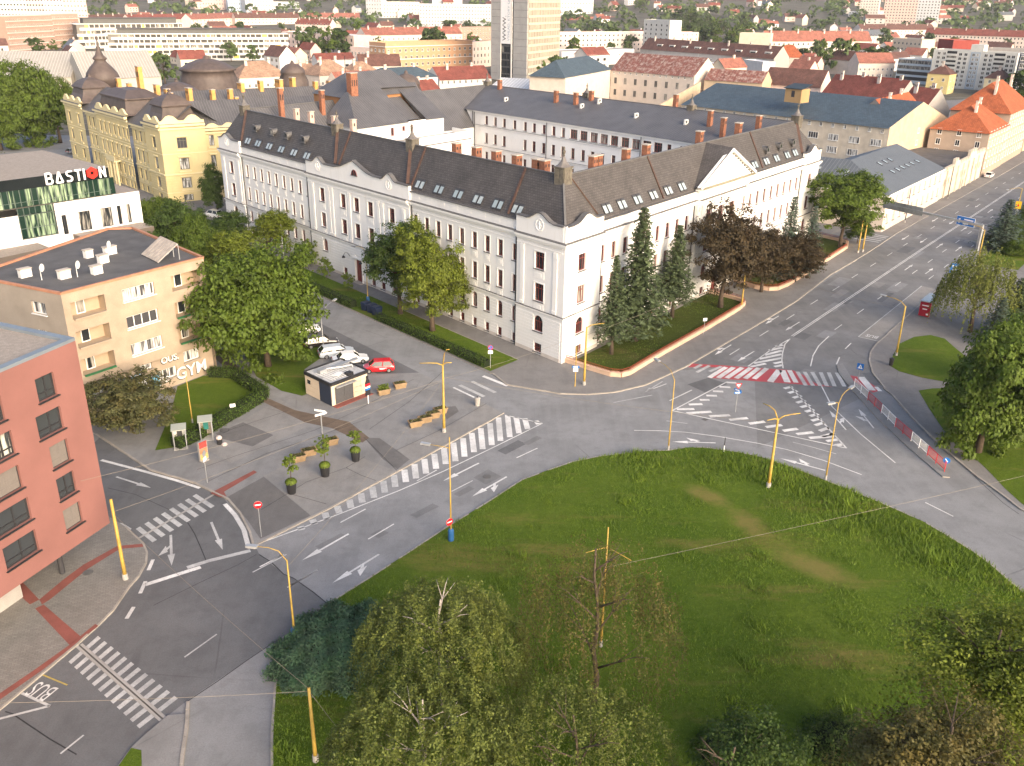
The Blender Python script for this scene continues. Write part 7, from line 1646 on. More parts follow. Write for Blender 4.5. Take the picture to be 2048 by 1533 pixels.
for i, (u, v, t, w, kd, lab) in enumerate(((300, 530, 420, 95, 'maple', 'tree at the corner of the white office building'), (352, 560, 430, 110, 'dark', 'dark tree between office building and white facade'), (405, 585, 455, 100, 'maple', 'street tree behind the solar rack'), (446, 600, 480, 110, 'lime', 'yellowish tree left of the big maple'), (455, 530, 440, 90, 'dark', 'tree under the white building left corner'), (428, 452, 352, 52, 'dark', 'dark upright tree between palace and white building'), (330, 480, 415, 60, 'maple', 'small tree by the palace street'), (385, 515, 440, 70, 'dark', 'small dark tree beside the parked white cars'))):
    tpx('street_tree', lab, kd, u, v, t, w, .12, 'trees along the side street', i)
for i, (u, v, t, w, lab) in enumerate(((58, 318, 150, 130, 'tall tree at the left edge beside the palace'), (108, 312, 182, 70, 'narrower tree touching the palace tower'), (-10, 330, 190, 110, 'tree cut by the left edge of the picture'))): tpx('park_tree', lab, 'maple', u, v, t, w, .08, 'trees left of the palace', i)
tpx('purple_shrub', 'large dark flowering shrub against the beige building', 'shrub', 268, 885, 775, 170, .02)
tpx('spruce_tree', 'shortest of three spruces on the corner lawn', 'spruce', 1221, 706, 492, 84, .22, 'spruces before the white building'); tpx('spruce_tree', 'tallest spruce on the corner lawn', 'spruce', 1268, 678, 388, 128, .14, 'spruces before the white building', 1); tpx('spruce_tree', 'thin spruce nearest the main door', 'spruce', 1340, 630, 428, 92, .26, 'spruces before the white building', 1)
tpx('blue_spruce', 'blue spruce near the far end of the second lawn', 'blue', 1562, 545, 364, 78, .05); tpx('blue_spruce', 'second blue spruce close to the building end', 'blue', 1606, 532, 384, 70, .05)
tpx('plum_tree', 'dark red-leaved tree on the corner lawn by the entrance', 'plum', 1436, 606, 412, 140, .2); tpx('plum_tree', 'dark red-leaved tree on the second lawn', 'plum', 1517, 572, 442, 110, .12, None, 1); tpx('plum_tree', 'third dark red-leaved tree near the blue spruces', 'plum', 1583, 550, 452, 95, .1)
tpx('linden_tree', 'big green linden at the side lane crossing', 'maple', 1672, 478, 322, 150, .2, None, 1); tpx('linden_tree', 'small linden behind the twin yellow poles', 'dark', 1706, 470, 425, 55, .1)
tpx('conifer', 'dark spruce on the river bank beyond the gantry', 'blue', 1992, 474, 358, 100, .03); tpx('willow_tree', 'pale weeping willow by the bus shelter', 'willow', 1936, 640, 480, 150, .06)
tpx('conifer', 'dark conifer behind the willow', 'spruce', 2016, 650, 515, 105, .05); tpx('conifer', 'dark conifer cut by the right edge', 'spruce', 2052, 640, 480, 120, .05); tpx('conifer', 'low dark conifer under the willow', 'blue', 1985, 668, 560, 80, .05)
tpx('chestnut_tree', 'huge dark green tree beside the riverside pavement', 'maple', 1958, 880, 622, 225, .1, None, 0); tpx('chestnut_tree', 'second huge tree cut by the right edge', 'dark', 2060, 860, 640, 200, .1); tpx('chestnut_tree', 'low tree behind the huge riverside tree', 'dark', 2030, 760, 612, 130, .1, None, 1)
for i in range(9): tree('hedge_bush', ('first', 'second', 'third', 'fourth', 'fifth', 'sixth', 'seventh', 'eighth', 'last')[i] + ' bush of the row nearest the stream, counted from the willow', 'maple', VS(100 + 7 * i, 33.5 + (i % 2) * .0), 2.6, 7.5, .0, 'clipped bushes along the stream', i).__setitem__('category', 'bush')
for i in range(9): tree('hedge_bush', ('first', 'second', 'third', 'fourth', 'fifth', 'sixth', 'seventh', 'eighth', 'last')[i] + ' bush of the row nearest the street, counted from the willow', 'maple', VS(102 + 7 * i, 30.6), 2.4, 6.5, .0, 'clipped bushes along the stream', i).__setitem__('category', 'bush')
for i, (s, w) in enumerate(((240, 36), (262, 34), (285, 37), (310, 34), (335, 38), (150, 48), (175, 50), (205, 47), (120, 52))): tree('bank_tree', ('first', 'second', 'third', 'fourth', 'fifth', 'sixth', 'seventh', 'eighth', 'ninth')[i] + ' tree on the far stream bank at the right edge', 'dark', VS(s, w), 10 + i % 3 * 2, 9, .1, 'trees on the far bank', i)
# hedges: a clipped core covered with leaves
def hedge(name, label, path, w, h, m=None, z=.13, dens=70, leaf=.16):
    o = thing(name, label, 'hedge', (path[0][0], path[0][1], z)); core = MB(); P_, N_ = [], []
    for a, c in zip(path, path[1:]):
        ra, rc = L2(path[0], [a, c]); L, d, n, ang = front(ra, rc)
        core.wallbox(ra, rc, -w / 2 + .1, w / 2 - .1, 0, h - .1)
        k = int(L * (2 * h + w) * dens); u = RNG.random(k) * (L + .3) - .15; f = RNG.random(k) * (2 * h + w)
        oo = np.where(f < h, -w / 2, np.where(f < h + w, f - h - w / 2, w / 2)); zz = np.where(f < h, f, np.where(f < h + w, h, f - h - w))
        oo = oo + RNG.normal(size=k) * .09; zz = zz + RNG.normal(size=k) * .1 + .08 * np.sin(u * 1.3)
        P_.append(np.stack([ra[0] + d[0] * u + n[0] * oo, ra[1] + d[1] * u + n[1] * oo, np.maximum(zz, .02)], 1)); N_.append(np.stack([n[0] * oo, n[1] * oo, zz * .8], 1) + RNG.normal(size=(k, 3)) * .5)
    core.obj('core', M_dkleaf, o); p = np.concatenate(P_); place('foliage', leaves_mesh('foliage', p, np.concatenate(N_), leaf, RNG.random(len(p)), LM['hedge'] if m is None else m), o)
    return o
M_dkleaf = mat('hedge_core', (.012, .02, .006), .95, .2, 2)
hedge('hedge', 'long clipped hedge along the verge left of the waste bins', [US(36, 8.3), US(74, 8.2)], 1.3, 1.1); hedge('hedge', 'clipped hedge along the verge from the bins to the corner', [US(5.0, 8.3), US(29, 8.4)], 1.3, .95)
sheet('garden_lawn', ZB([(-250, 800), (-160, 560), (-130, 420), (20, 355), (200, 345), (375, 450), (360, 485), (130, 640), (40, 700), (-40, 760)]), .135, M_lawn)
hedge('hedge', 'clipped garden hedge facing the plaza', ZB([(-130, 780), (-10, 720), (100, 648), (350, 492)]), 1.6, 1.1); hedge('hedge', 'clipped garden hedge on the far side by the graffiti wall', ZB([(365, 455), (195, 352), (60, 352)]), 1.4, 1.0); hedge('hedge', 'short garden hedge at the plaza corner', ZB([(355, 488), (370, 452)]), 1.6, 1.1)
tree_lawn = sheet('tree_lawn', ZB([(200, 160), (260, 220), (330, 350), (480, 430), (600, 455), (640, 440), (625, 330), (610, 300), (760, 190), (640, 110), (500, 60), (380, 60)]), .13, M_lawn)
# low spreading shrubs at the foreground, grass of the island
jp = GL([(690, 1310)])[0]
def blob_shrub(name, label, p, rx, ry, h, m, n, leaf, group=None, rz=0.0):
    d = unit(n); d[:, 2] = np.abs(d[:, 2]); k = 1 + .18 * np.sin(d[:, 0] * 9 + 1) * np.cos(d[:, 1] * 8) + RNG.normal(size=n) * .07
    pts = d * np.array([rx, ry, h]) * k[:, None]; nr = d * .6 + RNG.normal(size=(n, 3)) * .4 + np.array([.35, 0, .3])
    o = thing(name, label, 'shrub', (p[0], p[1], .1), rz, group); place('foliage', leaves_mesh('foliage', pts, nr, leaf, np.clip(.5 + .35 * np.sin(d[:, 0] * 14 + d[:, 1] * 9) + RNG.normal(size=n) * .15, 0, 1), m, .35), o)
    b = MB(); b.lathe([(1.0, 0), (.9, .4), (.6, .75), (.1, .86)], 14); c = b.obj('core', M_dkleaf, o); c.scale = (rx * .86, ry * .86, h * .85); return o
blob_shrub('juniper_shrub', 'large spreading blue-green juniper at the lawn edge', jp, 3.9, 4.6, 1.5, LM['juniper'], 26000, .26, None, R(-20))
blob_shrub('juniper_shrub', 'small low juniper patch below the large one', G(628, 1372), 1.6, 1.5, .8, LM['juniper'], 5000, .22)
# foreground trees seen from above
def fore_tree(name, label, u, v, vtop, wpx, m, tm, ns, per, leaf, flat, sparse_limbs=9, trunk=.25, weep=True, var=0):
    p = G(u, v); zc = p[1] * _cp + CAMH * _sp; h = max(3.0, HZ(p, vtop)); w = wpx * (zc - h * .4) / FPX
    o = thing(name, label, 'tree', (p[0], p[1], .1), random.uniform(0, 6.28)); ch = h * (1 - trunk)
    me = crown_weep('crown', m, ns, per, leaf / (w / 2), 1.0, 1.0) if weep else crown_broad('crown', m, ns, ns * per, leaf / (w / 2), 1.0, 9, .35)
    c = place('crown', me, o, (0, 0, h * trunk + (ch * .42 if weep else ch * .5)), scale=(w / 2, w / 2, ch * .58))
    place('trunk', trunk_mesh('trunk', tm, h * .93, h * .012 + .05, sparse_limbs, .42 * w / h, .75, random.uniform(-.05, .05), .22, .4), o); return o
fore_tree('birch_tree', 'weeping birch with pale limbs right of the juniper', 905, 1440, 1185, 340, LM['birch'], M_birch, 700, 66, .17, 1.0)
fore_tree('birch_tree', 'second weeping birch cut by the lower edge', 880, 1660, 1395, 390, LM['birch'], M_birch, 650, 66, .18, 1.0)
fore_tree('sparse_tree', 'sparse brownish tree around the yellow cross-armed pole', 1205, 1400, 1075, 350, LM['brown'], M_trunk, 420, 44, .125, 1.0, 9, .04)
fore_tree('sparse_tree', 'brown sparse tree at the lower edge right of the birches', 1170, 1660, 1400, 430, LM['birch'], M_trunk, 560, 56, .15, 1.0, 9, .06)
fore_tree('ash_tree', 'light green tree at the lower right corner', 1930, 1540, 1195, 520, LM['lime'], M_trunk, 420, 95, .2, 1.0, 9, .12, False); fore_tree('ash_tree', 'brownish dark tree in the lower right corner', 1850, 1760, 1410, 520, LM['brown'], M_trunk, 400, 90, .19, 1.0, 9, .12, False)
fore_tree('ash_tree', 'dark green tree cut by the lower edge between brown tree and right corner', 1470, 1740, 1470, 420, LM['dark'], M_trunk, 320, 80, .19, 1.0, 9, .12, False)
blob_shrub('dark_shrub', 'dark green shrub at the lower edge', G(1480, 1500), 2.2, 1.8, 1.6, LM['dark'], 4000, .2); blob_shrub('dark_shrub', 'dark shrub under the lower right trees', G(1700, 1480), 2.4, 2.2, 1.8, LM['dark'], 5000, .2)
def in_poly(P, poly):
    x, y = P[:, 0], P[:, 1]; c = np.zeros(len(P), bool); j = len(poly) - 1
    for i in range(len(poly)):
        xi, yi = poly[i]; xj, yj = poly[j]
        c ^= ((yi > y) != (yj > y)) & (x < (xj - xi) * (y - yi) / (yj - yi + 1e-12) + xi); j = i
    return c
def grass(name, label, poly, dens, h, m, z, edge=None):
    xs_ = [p[0] for p in poly]; ys_ = [p[1] for p in poly]; n = int((max(xs_) - min(xs_)) * (max(ys_) - min(ys_)) * dens)
    P = np.stack([RNG.uniform(min(xs_), max(xs_), n), RNG.uniform(min(ys_), max(ys_), n)], 1); P = P[in_poly(P, poly)]; n = len(P)
    f = .5 + .5 * np.sin(P[:, 0] * .35 + 1.7 * np.sin(P[:, 1] * .21)) * np.cos(P[:, 1] * .3 + np.sin(P[:, 0] * .5)); keep = RNG.random(n) < .45 + .55 * f; P = P[keep]; f = f[keep]; n = len(P)
    hh = h * RNG.uniform(.5, 1.2, n) * (.6 + .7 * f)
    if edge is not None: hh *= edge(P)
    a = RNG.uniform(0, 6.283, n); w = .022 + .05 * hh; ox, oy = np.cos(a) * w, np.sin(a) * w; lx, ly = RNG.normal(size=n) * hh * .45, RNG.normal(size=n) * hh * .45
    v = np.stack([np.stack([P[:, 0] - ox, P[:, 1] - oy, np.full(n, z)], 1), np.stack([P[:, 0] + ox, P[:, 1] + oy, np.full(n, z)], 1), np.stack([P[:, 0] + lx, P[:, 1] + ly, z + hh], 1)], 1).reshape(-1, 3)
    o = place(name, quads_mesh(name, v, np.clip(f * .5 + RNG.uniform(0, .5, n), 0, 1), m, 3)); tag(o, label, 'grass', None, 'stuff'); return o
edge_pts = np.array(ZC([(110, 668), (300, 645), (480, 665), (620, 690), (800, 745), (970, 805), (1250, 910), (1400, 970), (1530, 1025), (1700, 1120)]))
def tall(P):
    d = np.min(np.hypot(P[:, None, 0] - edge_pts[None, :, 0], P[:, None, 1] - edge_pts[None, :, 1]), 1)
    k = np.ones(len(P))
    for (x0, y0), (x1, y1), hw in WORN:
        L = math.hypot(x1 - x0, y1 - y0); dx, dy = (x1 - x0) / L, (y1 - y0) / L; qx, qy = P[:, 0] - (x0 + x1) / 2, P[:, 1] - (y0 + y1) / 2
        k = np.minimum(k, np.clip(((qx * dx + qy * dy) / (L * .75)) ** 2 + ((qx * dy - qy * dx) / (hw * 1.2)) ** 2, .15, 1))
    return k * (1 + 2.0 * np.exp(-((d - 3.5) / 2.8) ** 2) + 1.2 * (np.sin(P[:, 0] * .9 + P[:, 1] * .4) * np.sin(P[:, 1] * .7) > .75))
gpoly = [p for p in isl]
grass('grass', 'mown grass covering the round traffic island', gpoly, 62, .17, LM['grass'], .1, tall)
grass('verge_grass', 'grass on the verge before the white facade', [US(4.2, 3.9), US(72, 3.4), US(72, 7.6), US(4, 7.6)], 26, .12, LM['grass'], .15)
# ------------------------------------------------------------------ front gardens: low wall with red railing
M_gwall = mat('garden_wall_stone', (.62, .44, .32), .85, .15, .8, .2); M_rail = mat('red_railing', (.24, .05, .025), .6, .2, 2)
def garden(label, pts, inner):
    poly = [VS(*p) for p in pts]; w0 = VS(*pts[0]); o = thing('garden_wall', label, 'wall', (w0[0], w0[1], .13))
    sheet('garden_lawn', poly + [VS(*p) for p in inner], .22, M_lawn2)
    b = MB(); c = MB(); rl_ = MB()
    r = L2(w0, poly)
    for p, q in zip(r, r[1:]):
        L, d, n, ang = front(p, q); b.wallbox(p, q, -.2, .2, 0, .5); c.wallbox((p[0] - d[0] * .03, p[1] - d[1] * .03), (q[0] + d[0] * .03, q[1] + d[1] * .03), -.26, .26, .5, .58)
        rl_.bar((*p, .98), (*q, .98), .05, .05); rl_.bar((*p, .72), (*q, .72), .04, .04)
        k = max(1, int(L / .22))
        for i in range(k + 1): x = (p[0] + (q[0] - p[0]) * i / k, p[1] + (q[1] - p[1]) * i / k); rl_.bar((*x, .58), (*x, 1.0), .03, .03)
    b.obj('wall', M_gwall, o); c.obj('coping', M_gwall, o); x = rl_.obj('railing', M_rail, o); x['kind'] = 'stuff'
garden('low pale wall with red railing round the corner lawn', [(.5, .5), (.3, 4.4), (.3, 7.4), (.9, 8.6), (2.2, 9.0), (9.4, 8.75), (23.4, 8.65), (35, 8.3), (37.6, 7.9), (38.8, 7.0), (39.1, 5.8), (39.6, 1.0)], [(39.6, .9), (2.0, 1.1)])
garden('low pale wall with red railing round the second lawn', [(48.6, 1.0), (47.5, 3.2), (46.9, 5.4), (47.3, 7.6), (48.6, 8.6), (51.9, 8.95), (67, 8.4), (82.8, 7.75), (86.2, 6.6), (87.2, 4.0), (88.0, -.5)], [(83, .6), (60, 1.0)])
grass('garden_grass', 'thin grass on the corner lawn before the white building', [VS(2, 1.6), VS(38.6, 1.4), VS(38, 7.2), VS(2, 8.3)], 18, .10, LM['grass'], .22)
# ------------------------------------------------------------------ poles, lamps, signs
def top_of(u, v, vt): p = G(u, v); return p, HZ(p, vt)
def polelamp(name, label, base, vt, arms, r=.11, blue=False, mat_=None, r1=None, group=None, z0=.1, head=True):
    """thing > pole, arm (> lamp_head), base_box; arm ends given by their direction in plan and reach"""
    p, h = top_of(base[0], base[1], vt); o = thing(name, label, 'street lamp' if head else 'pole', (p[0], p[1], z0), 0, group); m = mat_ or M_poly; r *= .74; r1 = r1 and r1 * .74
    MB().tube([(0, 0, 0), (0, 0, h * .25), (0, 0, h)], [r * 1.15, r, r1 or r * .6], 10).obj('pole', m, o, smooth=True)
    MB().tube([(0, 0, 0), (0, 0, .5)], [r * 1.6, r * 1.5], 10).obj('footing', M_concrete if not blue else M_blue, o)
    if blue: MB().lathe([(.26, 0), (.26, 1.0), (.2, 1.15), (.12, 1.16)], 12).obj('base_box', M_blue, o)
    for (u, v, rise) in arms:
        e = G(u, v, h + rise); dx, dy = e[0] - p[0], e[1] - p[1]; L = math.hypot(dx, dy)
        if L > 6: dx, dy = dx * 6 / L, dy * 6 / L
        a = MB().tube([(0, 0, h * .985 if rise > -.5 else h + rise - .05), (dx * .25, dy * .25, h + rise * (.75 if rise > -.5 else 1)), (dx * .6, dy * .6, h + rise), (dx, dy, h + rise)], [r * .45, r * .4, r * .36, r * .3], 7).obj('arm', m, o, smooth=True)
        if head:
            b = MB(); an = math.atan2(dy, dx); b.box(-.1, .75, -.16, .16, -.08, .08); b.box(0, .65, -.12, .12, -.13, -.08, 1); b.obj('lamp_head', [M_galv, M_glassb], a, (dx, dy, h + rise), an)
    return o, p, h
polelamp('yellow_pole', 'thick yellow pole on the paved corner before the red building', (263, 1182), 1024, [], .2, False, None, .15, None, .12, False)
polelamp('street_lamp', 'yellow curved lamp with blue base beside the juniper', (605, 1296), 1135, [(522, 1110, .9)], .11, True)
polelamp('street_lamp', 'yellow lamp with blue base and no-entry sign at the lawn edge', (911, 1086), 880, [(862, 896, -1.0)], .1, True)
polelamp('trolley_pole', 'thick yellow mast with three arms on the plaza edge', (891, 870), 735, [(838, 734, .2), (897, 705, 1.6), (902, 731, .2)], .2, False, None, .13, None, .11, False)
polelamp('street_lamp', 'yellow lamp at the top of the lawn before the triangle', (1340, 893), 752, [(1316, 716, .9)], .1)
polelamp('trolley_pole', 'thick yellow mast with three arms on the lawn edge', (1542, 962), 825, [(1527, 795, .9), (1602, 813, .3), (1536, 829, .1)], .2, False, None, .14, None, .1, False)
polelamp('street_lamp', 'yellow lamp leaning right near the thick lawn mast', (1656, 944), 790, [(1700, 760, .8), (1668, 790, .1)], .1)
polelamp('trolley_pole', 'yellow pole with guy wires at the lower edge', (653, 1535), 1390, [], .17, False, None, .12, None, .1, False)
polelamp('trolley_pole', 'yellow cross-armed pole inside the brownish tree', (1216, 1290), 1052, [(1181, 1104, -1.6), (1272, 1117, -1.6)], .12, False, None, .06, None, .1, False)
polelamp('trolley_pole', 'thick yellow pole on the pavement at the white building corner', (1168, 768), 652, [(1205, 644, .2)], .19, False, None, .14, None, .13, False)
polelamp('street_lamp', 'yellow pole with rusty foot and lamp at the bus stop', (1790, 692), 592, [(1766, 573, .6)], .17, False, None, .13)
polelamp('trolley_pole', 'yellow pole at the entrance between the two lawns', (1478, 606), 535, [], .17, False, None, .13, None, .13, False)
polelamp('trolley_pole', 'left one of twin yellow poles at the side lane', (1708, 488), 415, [], .17, False, None, .13, None, .13, False); polelamp('trolley_pole', 'right one of twin yellow poles at the side lane', (1717, 486), 410, [], .17, False, None, .13, None, .13, False)
polelamp('street_lamp', 'slim lamp on the verge left of the bright lime tree', (732, 617), 512, [(703, 503, .5)], .1, True, mat('pole_ochre', (.50, .36, .12), .6, .2, 2))
polelamp('street_lamp', 'grey pole on the side street before the white facade', (563, 549), 455, [], .09, False, M_galv, None, None, .1, False)
polelamp('street_lamp', 'grey car park lamp bending over the side street', (646, 716), 645, [(663, 613, .9)], .08, False, M_galv)
polelamp('street_lamp', 'slim yellow pole standing in the hedge garden', (388, 866), 765, [], .08, False, None, None, None, .13, False)
polelamp('street_lamp', 'yellow pole behind the sign gantry on the river side', (1946, 512), 435, [(1925, 425, .5)], .16, False, None, .12); polelamp('street_lamp', 'farthest yellow lamp pole with a yellow sign', (2020, 415), 350, [(1955, 365, .4)], .14, False, None, .1)
polelamp('trolley_pole', 'dark mast before the corner house', (1800, 425), 355, [], .14, False, M_dkmetal, .1, None, .13, False); polelamp('trolley_pole', 'dark mast before the battlemented wall', (1884, 375), 310, [], .14, False, M_dkmetal, .1, None, .13, False); polelamp('trolley_pole', 'dark mast before the brown apartment house', (1946, 330), 285, [], .12, False, M_dkmetal, .09, None, .13, False)
M_sgb = mat('sign_blue', (.02, .16, .50), .45, .05, 1); M_sgred = mat('sign_face_red', (.55, .015, .025), .45, .06, 1); M_sgy = mat('sign_yellow', (.70, .42, .02), .45, .08, 1)
def signpost(name, label, base, h, plates, z0=.11, r=.035, pole=True, cat='road sign', m=None):
    p = G(*base) if not isinstance(base[0], tuple) else base[0]; o = thing(name, label, cat, (p[0], p[1], z0)); ang = math.atan2(p[1], p[0]) - R(90)
    if pole: MB().tube([(0, 0, 0), (0, 0, h)], r, 7).obj('post', m or M_galv, o)
    for kind, z, tw in plates:
        b = MB(); y = -.06
        def disc(rad, mi, yy, n=20): b.face([(rad * math.cos(2 * math.pi * i / n), yy, z + rad * math.sin(2 * math.pi * i / n)) for i in range(n)], mi)
        if kind == 'noentry': disc(.36, 1, y + .02); disc(.355, 0, y); b.box(-.25, .25, y - .006, y - .003, z - .06, z + .06, 1); mats = [M_sgred, M_sgw]
        elif kind == 'nostop': disc(.33, 1, y + .01); disc(.27, 0, y); b.bar((-.2, y - .008, z + .2), (.2, y - .008, z - .2), .02, .07, 1); mats = [M_sgb, M_sgred]
        elif kind == 'cross': b.box(-.4, .4, y, y + .02, z - .4, z + .4, 0); b.face([(-.3, y - .004, z - .25), (.3, y - .004, z - .25), (0, y - .004, z + .3)], 1); b.bar((-.02, y - .008, z + .1), (.08, y - .008, z - .15), .02, .06, 2); mats = [M_sgb, M_sgw, M_frame_dk]
        elif kind == 'blueplate': b.box(-.6, .6, y, y + .03, z - .75, z + .75, 0); b.box(-.28, -.16, y - .008, y, z - .5, z + .3, 1); b.box(.16, .28, y - .008, y, z - .5, z + .45, 1); b.face([(-.4, y - .008, z + .3), (-.04, y - .008, z + .3), (-.22, y - .008, z + .55)], 1); mats = [M_sgb, M_sgw]
        elif kind == 'keep': disc(.34, 0, y); b.bar((-.16, y - .008, z + .18), (.12, y - .008, z - .14), .02, .08, 1); mats = [M_sgb, M_sgw]
        elif kind == 'yield': b.face([(-.42, y, z + .3), (.42, y, z + .3), (0, y, z - .42)][::-1], 0); b.face([(-.24, y - .005, z + .2), (.24, y - .005, z + .2), (0, y - .005, z - .2)][::-1], 1); mats = [M_sgred, M_sgw]
        elif kind == 'arrowboard': b.face([(-.7, y, z - .12), (.55, y, z - .12), (.72, y, z), (.55, y, z + .12), (-.7, y, z + .12)], 0); mats = [M_sgw]
        elif kind == 'back': disc(.33, 0, y); mats = [M_galv]
        elif kind == 'whiteplate': b.box(-.3, .3, y, y + .02, z - .22, z + .22, 0); mats = [M_sgw]
        elif kind == 'dir': b.box(-.45, .45, y, y + .02, z - .14, z + .14, 0); b.face([(-.3, y - .006, z - .06), (.1, y - .006, z - .06), (.1, y - .006, z + .06), (-.3, y - .006, z + .06)], 1); b.face([(.1, y - .006, z - .12), (.3, y - .006, z), (.1, y - .006, z + .12)], 1); mats = [M_sgb, M_sgw]
        elif kind == 'yellow': b.box(-.6, .6, y, y + .03, z - .8, z + .8, 0); b.face([(-.2, y - .006, z - .3), (.2, y - .006, z - .3), (0, y - .006, z + .4)], 1); mats = [M_sgy, M_sgred]
        b.obj('plate', mats, o, (0, 0, 0), ang + tw)
    return o
signpost('no_entry_sign', 'no-entry sign on a thin post at the plaza corner', (532, 1090), 3.3, [('noentry', 3.25, 0)]); pz_ = G(911, 1086); signpost('no_entry_sign', 'no-entry sign fixed on the yellow lamp with blue base', ((pz_[0] - .12, pz_[1] - .12),), 0, [('noentry', 1.95, R(35))], .1, pole=False)
signpost('road_sign', 'round sign with its back turned beside the phone booths', (421, 985), 3.4, [('back', 3.2, R(60)), ('whiteplate', 2.6, R(60))]); signpost('road_sign', 'no-stopping sign on the tip of the verge', (980, 740), 3.0, [('nostop', 2.8, 0), ('whiteplate', 2.2, 0)], .15)
signpost('crossing_sign', 'blue pedestrian crossing sign on the refuge island', (1713, 760), 3.2, [('cross', 2.9, R(-15))], .12); signpost('road_sign', 'blue keep-right sign at the tip of the railing', (1893, 920), 1.5, [('keep', 1.2, 0)], .12)
signpost('road_sign', 'red and blue direction signs inside the hatched triangle', (1472, 812), 3.6, [('yield', 3.3, R(25)), ('dir', 2.75, R(-30)), ('dir', 2.45, R(30))], .02); signpost('road_sign', 'blue and white striped post sign at the white building corner', (1150, 772), 5.2, [('dir', 2.6, 0), ('whiteplate', 2.2, 0)], .13, .06, m=M_poly)
signpost('lane_sign', 'tall blue lane sign by the willow', (1893, 560), 4.2, [('blueplate', 3.9, R(12))], .13, .06); signpost('warning_board', 'yellow and red board on the farthest river-side pole', (2019, 418), 4.4, [('yellow', 3.7, R(10)), ('back', 2.4, 0)], .13); signpost('finger_post', 'white finger post with two arrow boards behind the planters', (648, 882), 3.0, [('arrowboard', 2.85, R(-30)), ('arrowboard', 2.45, R(25))], .11, .07, cat='signpost')
signpost('road_sign', 'small grey sign by the garden wall', (1404, 660), 2.4, [('whiteplate', 2.2, R(30))], .13); signpost('road_sign', 'small white marker in the hedge by the booths', (470, 850), 1.4, [('whiteplate', 1.3, 0)], .13, cat='marker')
mk = thing('marker_post', 'thin striped marker post at the lawn edge', 'post', (*G(1451, 893), .1)); MB().tube([(0, 0, 0), (0, 0, .7)], .05, 7).obj('lower_band', M_sgw, mk); MB().tube([(0, 0, .7), (0, 0, 1.6)], .05, 7).obj('upper_band', M_dkmetal, mk)
# gantry with blue direction board
pg_ = G(1940, 507); gp = thing('sign_gantry', 'grey cantilever gantry with a blue direction board over the main street', 'gantry', (pg_[0], pg_[1], .13)); hg = HZ(pg_, 425)
e = G(1760, 388, hg); dx, dy = e[0] - pg_[0], e[1] - pg_[1]; ag = math.atan2(dy, dx); Lg = math.hypot(dx, dy)
MB().box(-.22, .22, -.22, .22, 0, hg).obj('mast', M_galv, gp, (0, 0, 0), ag); MB().box(0, Lg, -.16, .16, hg - .4, hg).obj('beam', M_galv, gp, (0, 0, 0), ag)
b = MB(); b.box(-1.7, 1.7, -.05, .05, -.75, .75, 0); b.box(-1.75, 1.75, -.03, .03, -.8, .8, 1); b.box(-1.45, .3, .052, .06, .22, .42, 1); b.box(-1.45, -.2, .052, .06, -.2, .0, 1); b.box(1.1, 1.25, .052, .06, -.5, .3, 1); b.box(.98, 1.37, .052, .06, .2, .35, 1); k = Lg * .16; b.obj('direction_board', [M_sgb, M_sgw], gp, (math.cos(ag) * k, math.sin(ag) * k, hg - .1), ag)
for k0, w in ((.70, 2.2), (.9, 2.4)): MB().box(-w, w, -.05, .05, -.8, .8).obj('board_back', M_galv, gp, (math.cos(ag) * Lg * k0, math.sin(ag) * Lg * k0, hg - .1), ag)
# ------------------------------------------------------------------ red and white railing on the refuge island
M_rw = mat('railing_red', (.50, .03, .04), .5, .12, 2)
rp0 = [G(1707, 757), G(1735, 783), G(1763, 808), G(1791, 835), G(1824, 862), G(1857, 890), G(1893, 922)]
for i, (a, c) in enumerate(zip(rp0, rp0[1:])):
    red_ = i % 2 == 1; o = thing('railing_panel', ('first white', 'first red', 'second white', 'second red', 'third white', 'last red')[i] + ' panel of the railing on the refuge island, counted from the crossing', 'railing', (a[0], a[1], .12), 0, 'railing panels'); m = M_rw if red_ else M_sgw
    q = L2(a, [c])[0]; L = math.hypot(*q)
    for t in (0.01, .5, .99): MB().bar((q[0] * t, q[1] * t, 0), (q[0] * t, q[1] * t, 1.15), .06, .06).obj('post', m, o)
    for z in (1.12, .25): MB().bar((0, 0, z), (q[0], q[1], z), .05, .05).obj('rail', m, o)
    for k in range(1, int(L / .16)):
        t = k * .16 / L; MB().bar((q[0] * t, q[1] * t, .25), (q[0] * t, q[1] * t, 1.12), .018, .018).obj('bar', m, o) if k < 300 else None
# ------------------------------------------------------------------ bus shelter, bin
bs = thing('bus_shelter', 'bus shelter with glass roof and red advertising end panel', 'bus shelter', (*G(1852, 615), .13)); aS = math.atan2(VY, VX)
for z0_, (x0, x1) in ((0, (0, 5.0)),): MB().box(0, 4.9, -.05, 1.55, 2.35, 2.45).obj('roof', glass('shelter_roof', (.34, .38, .39), (.4, .44, .44), .5, .2), bs, (0, 0, 0), aS)
for x in (.05, 2.4, 4.8): MB().box(x, x + .08, .0, .08, 0, 2.35).obj('post', M_galv, bs, (0, 0, 0), aS)
MB().box(.1, 4.8, .02, .05, .3, 2.2).obj('back_pane', glass('shelter_glass', (.12, .15, .15), (.2, .22, .22), .3, .1), bs, (0, 0, 0), aS)
b = MB(); b.box(-.12, .12, -.1, 1.45, .15, 2.3, 0); b.box(-.14, -.12, .15, 1.15, 1.75, 1.9, 1); b.box(-.14, -.12, .35, 1.0, 1.2, 1.35, 1); b.box(-.14, -.12, .1, .4, .4, .65, 1); b.obj('advertising_panel', [mat('poster_red', (.33, .015, .03), .3, .06, 1), M_sgw], bs, (0, 0, 0), aS)
MB().box(.6, 4.2, .15, .5, .42, .48).obj('bench', M_dkmetal, bs, (0, 0, 0), aS)
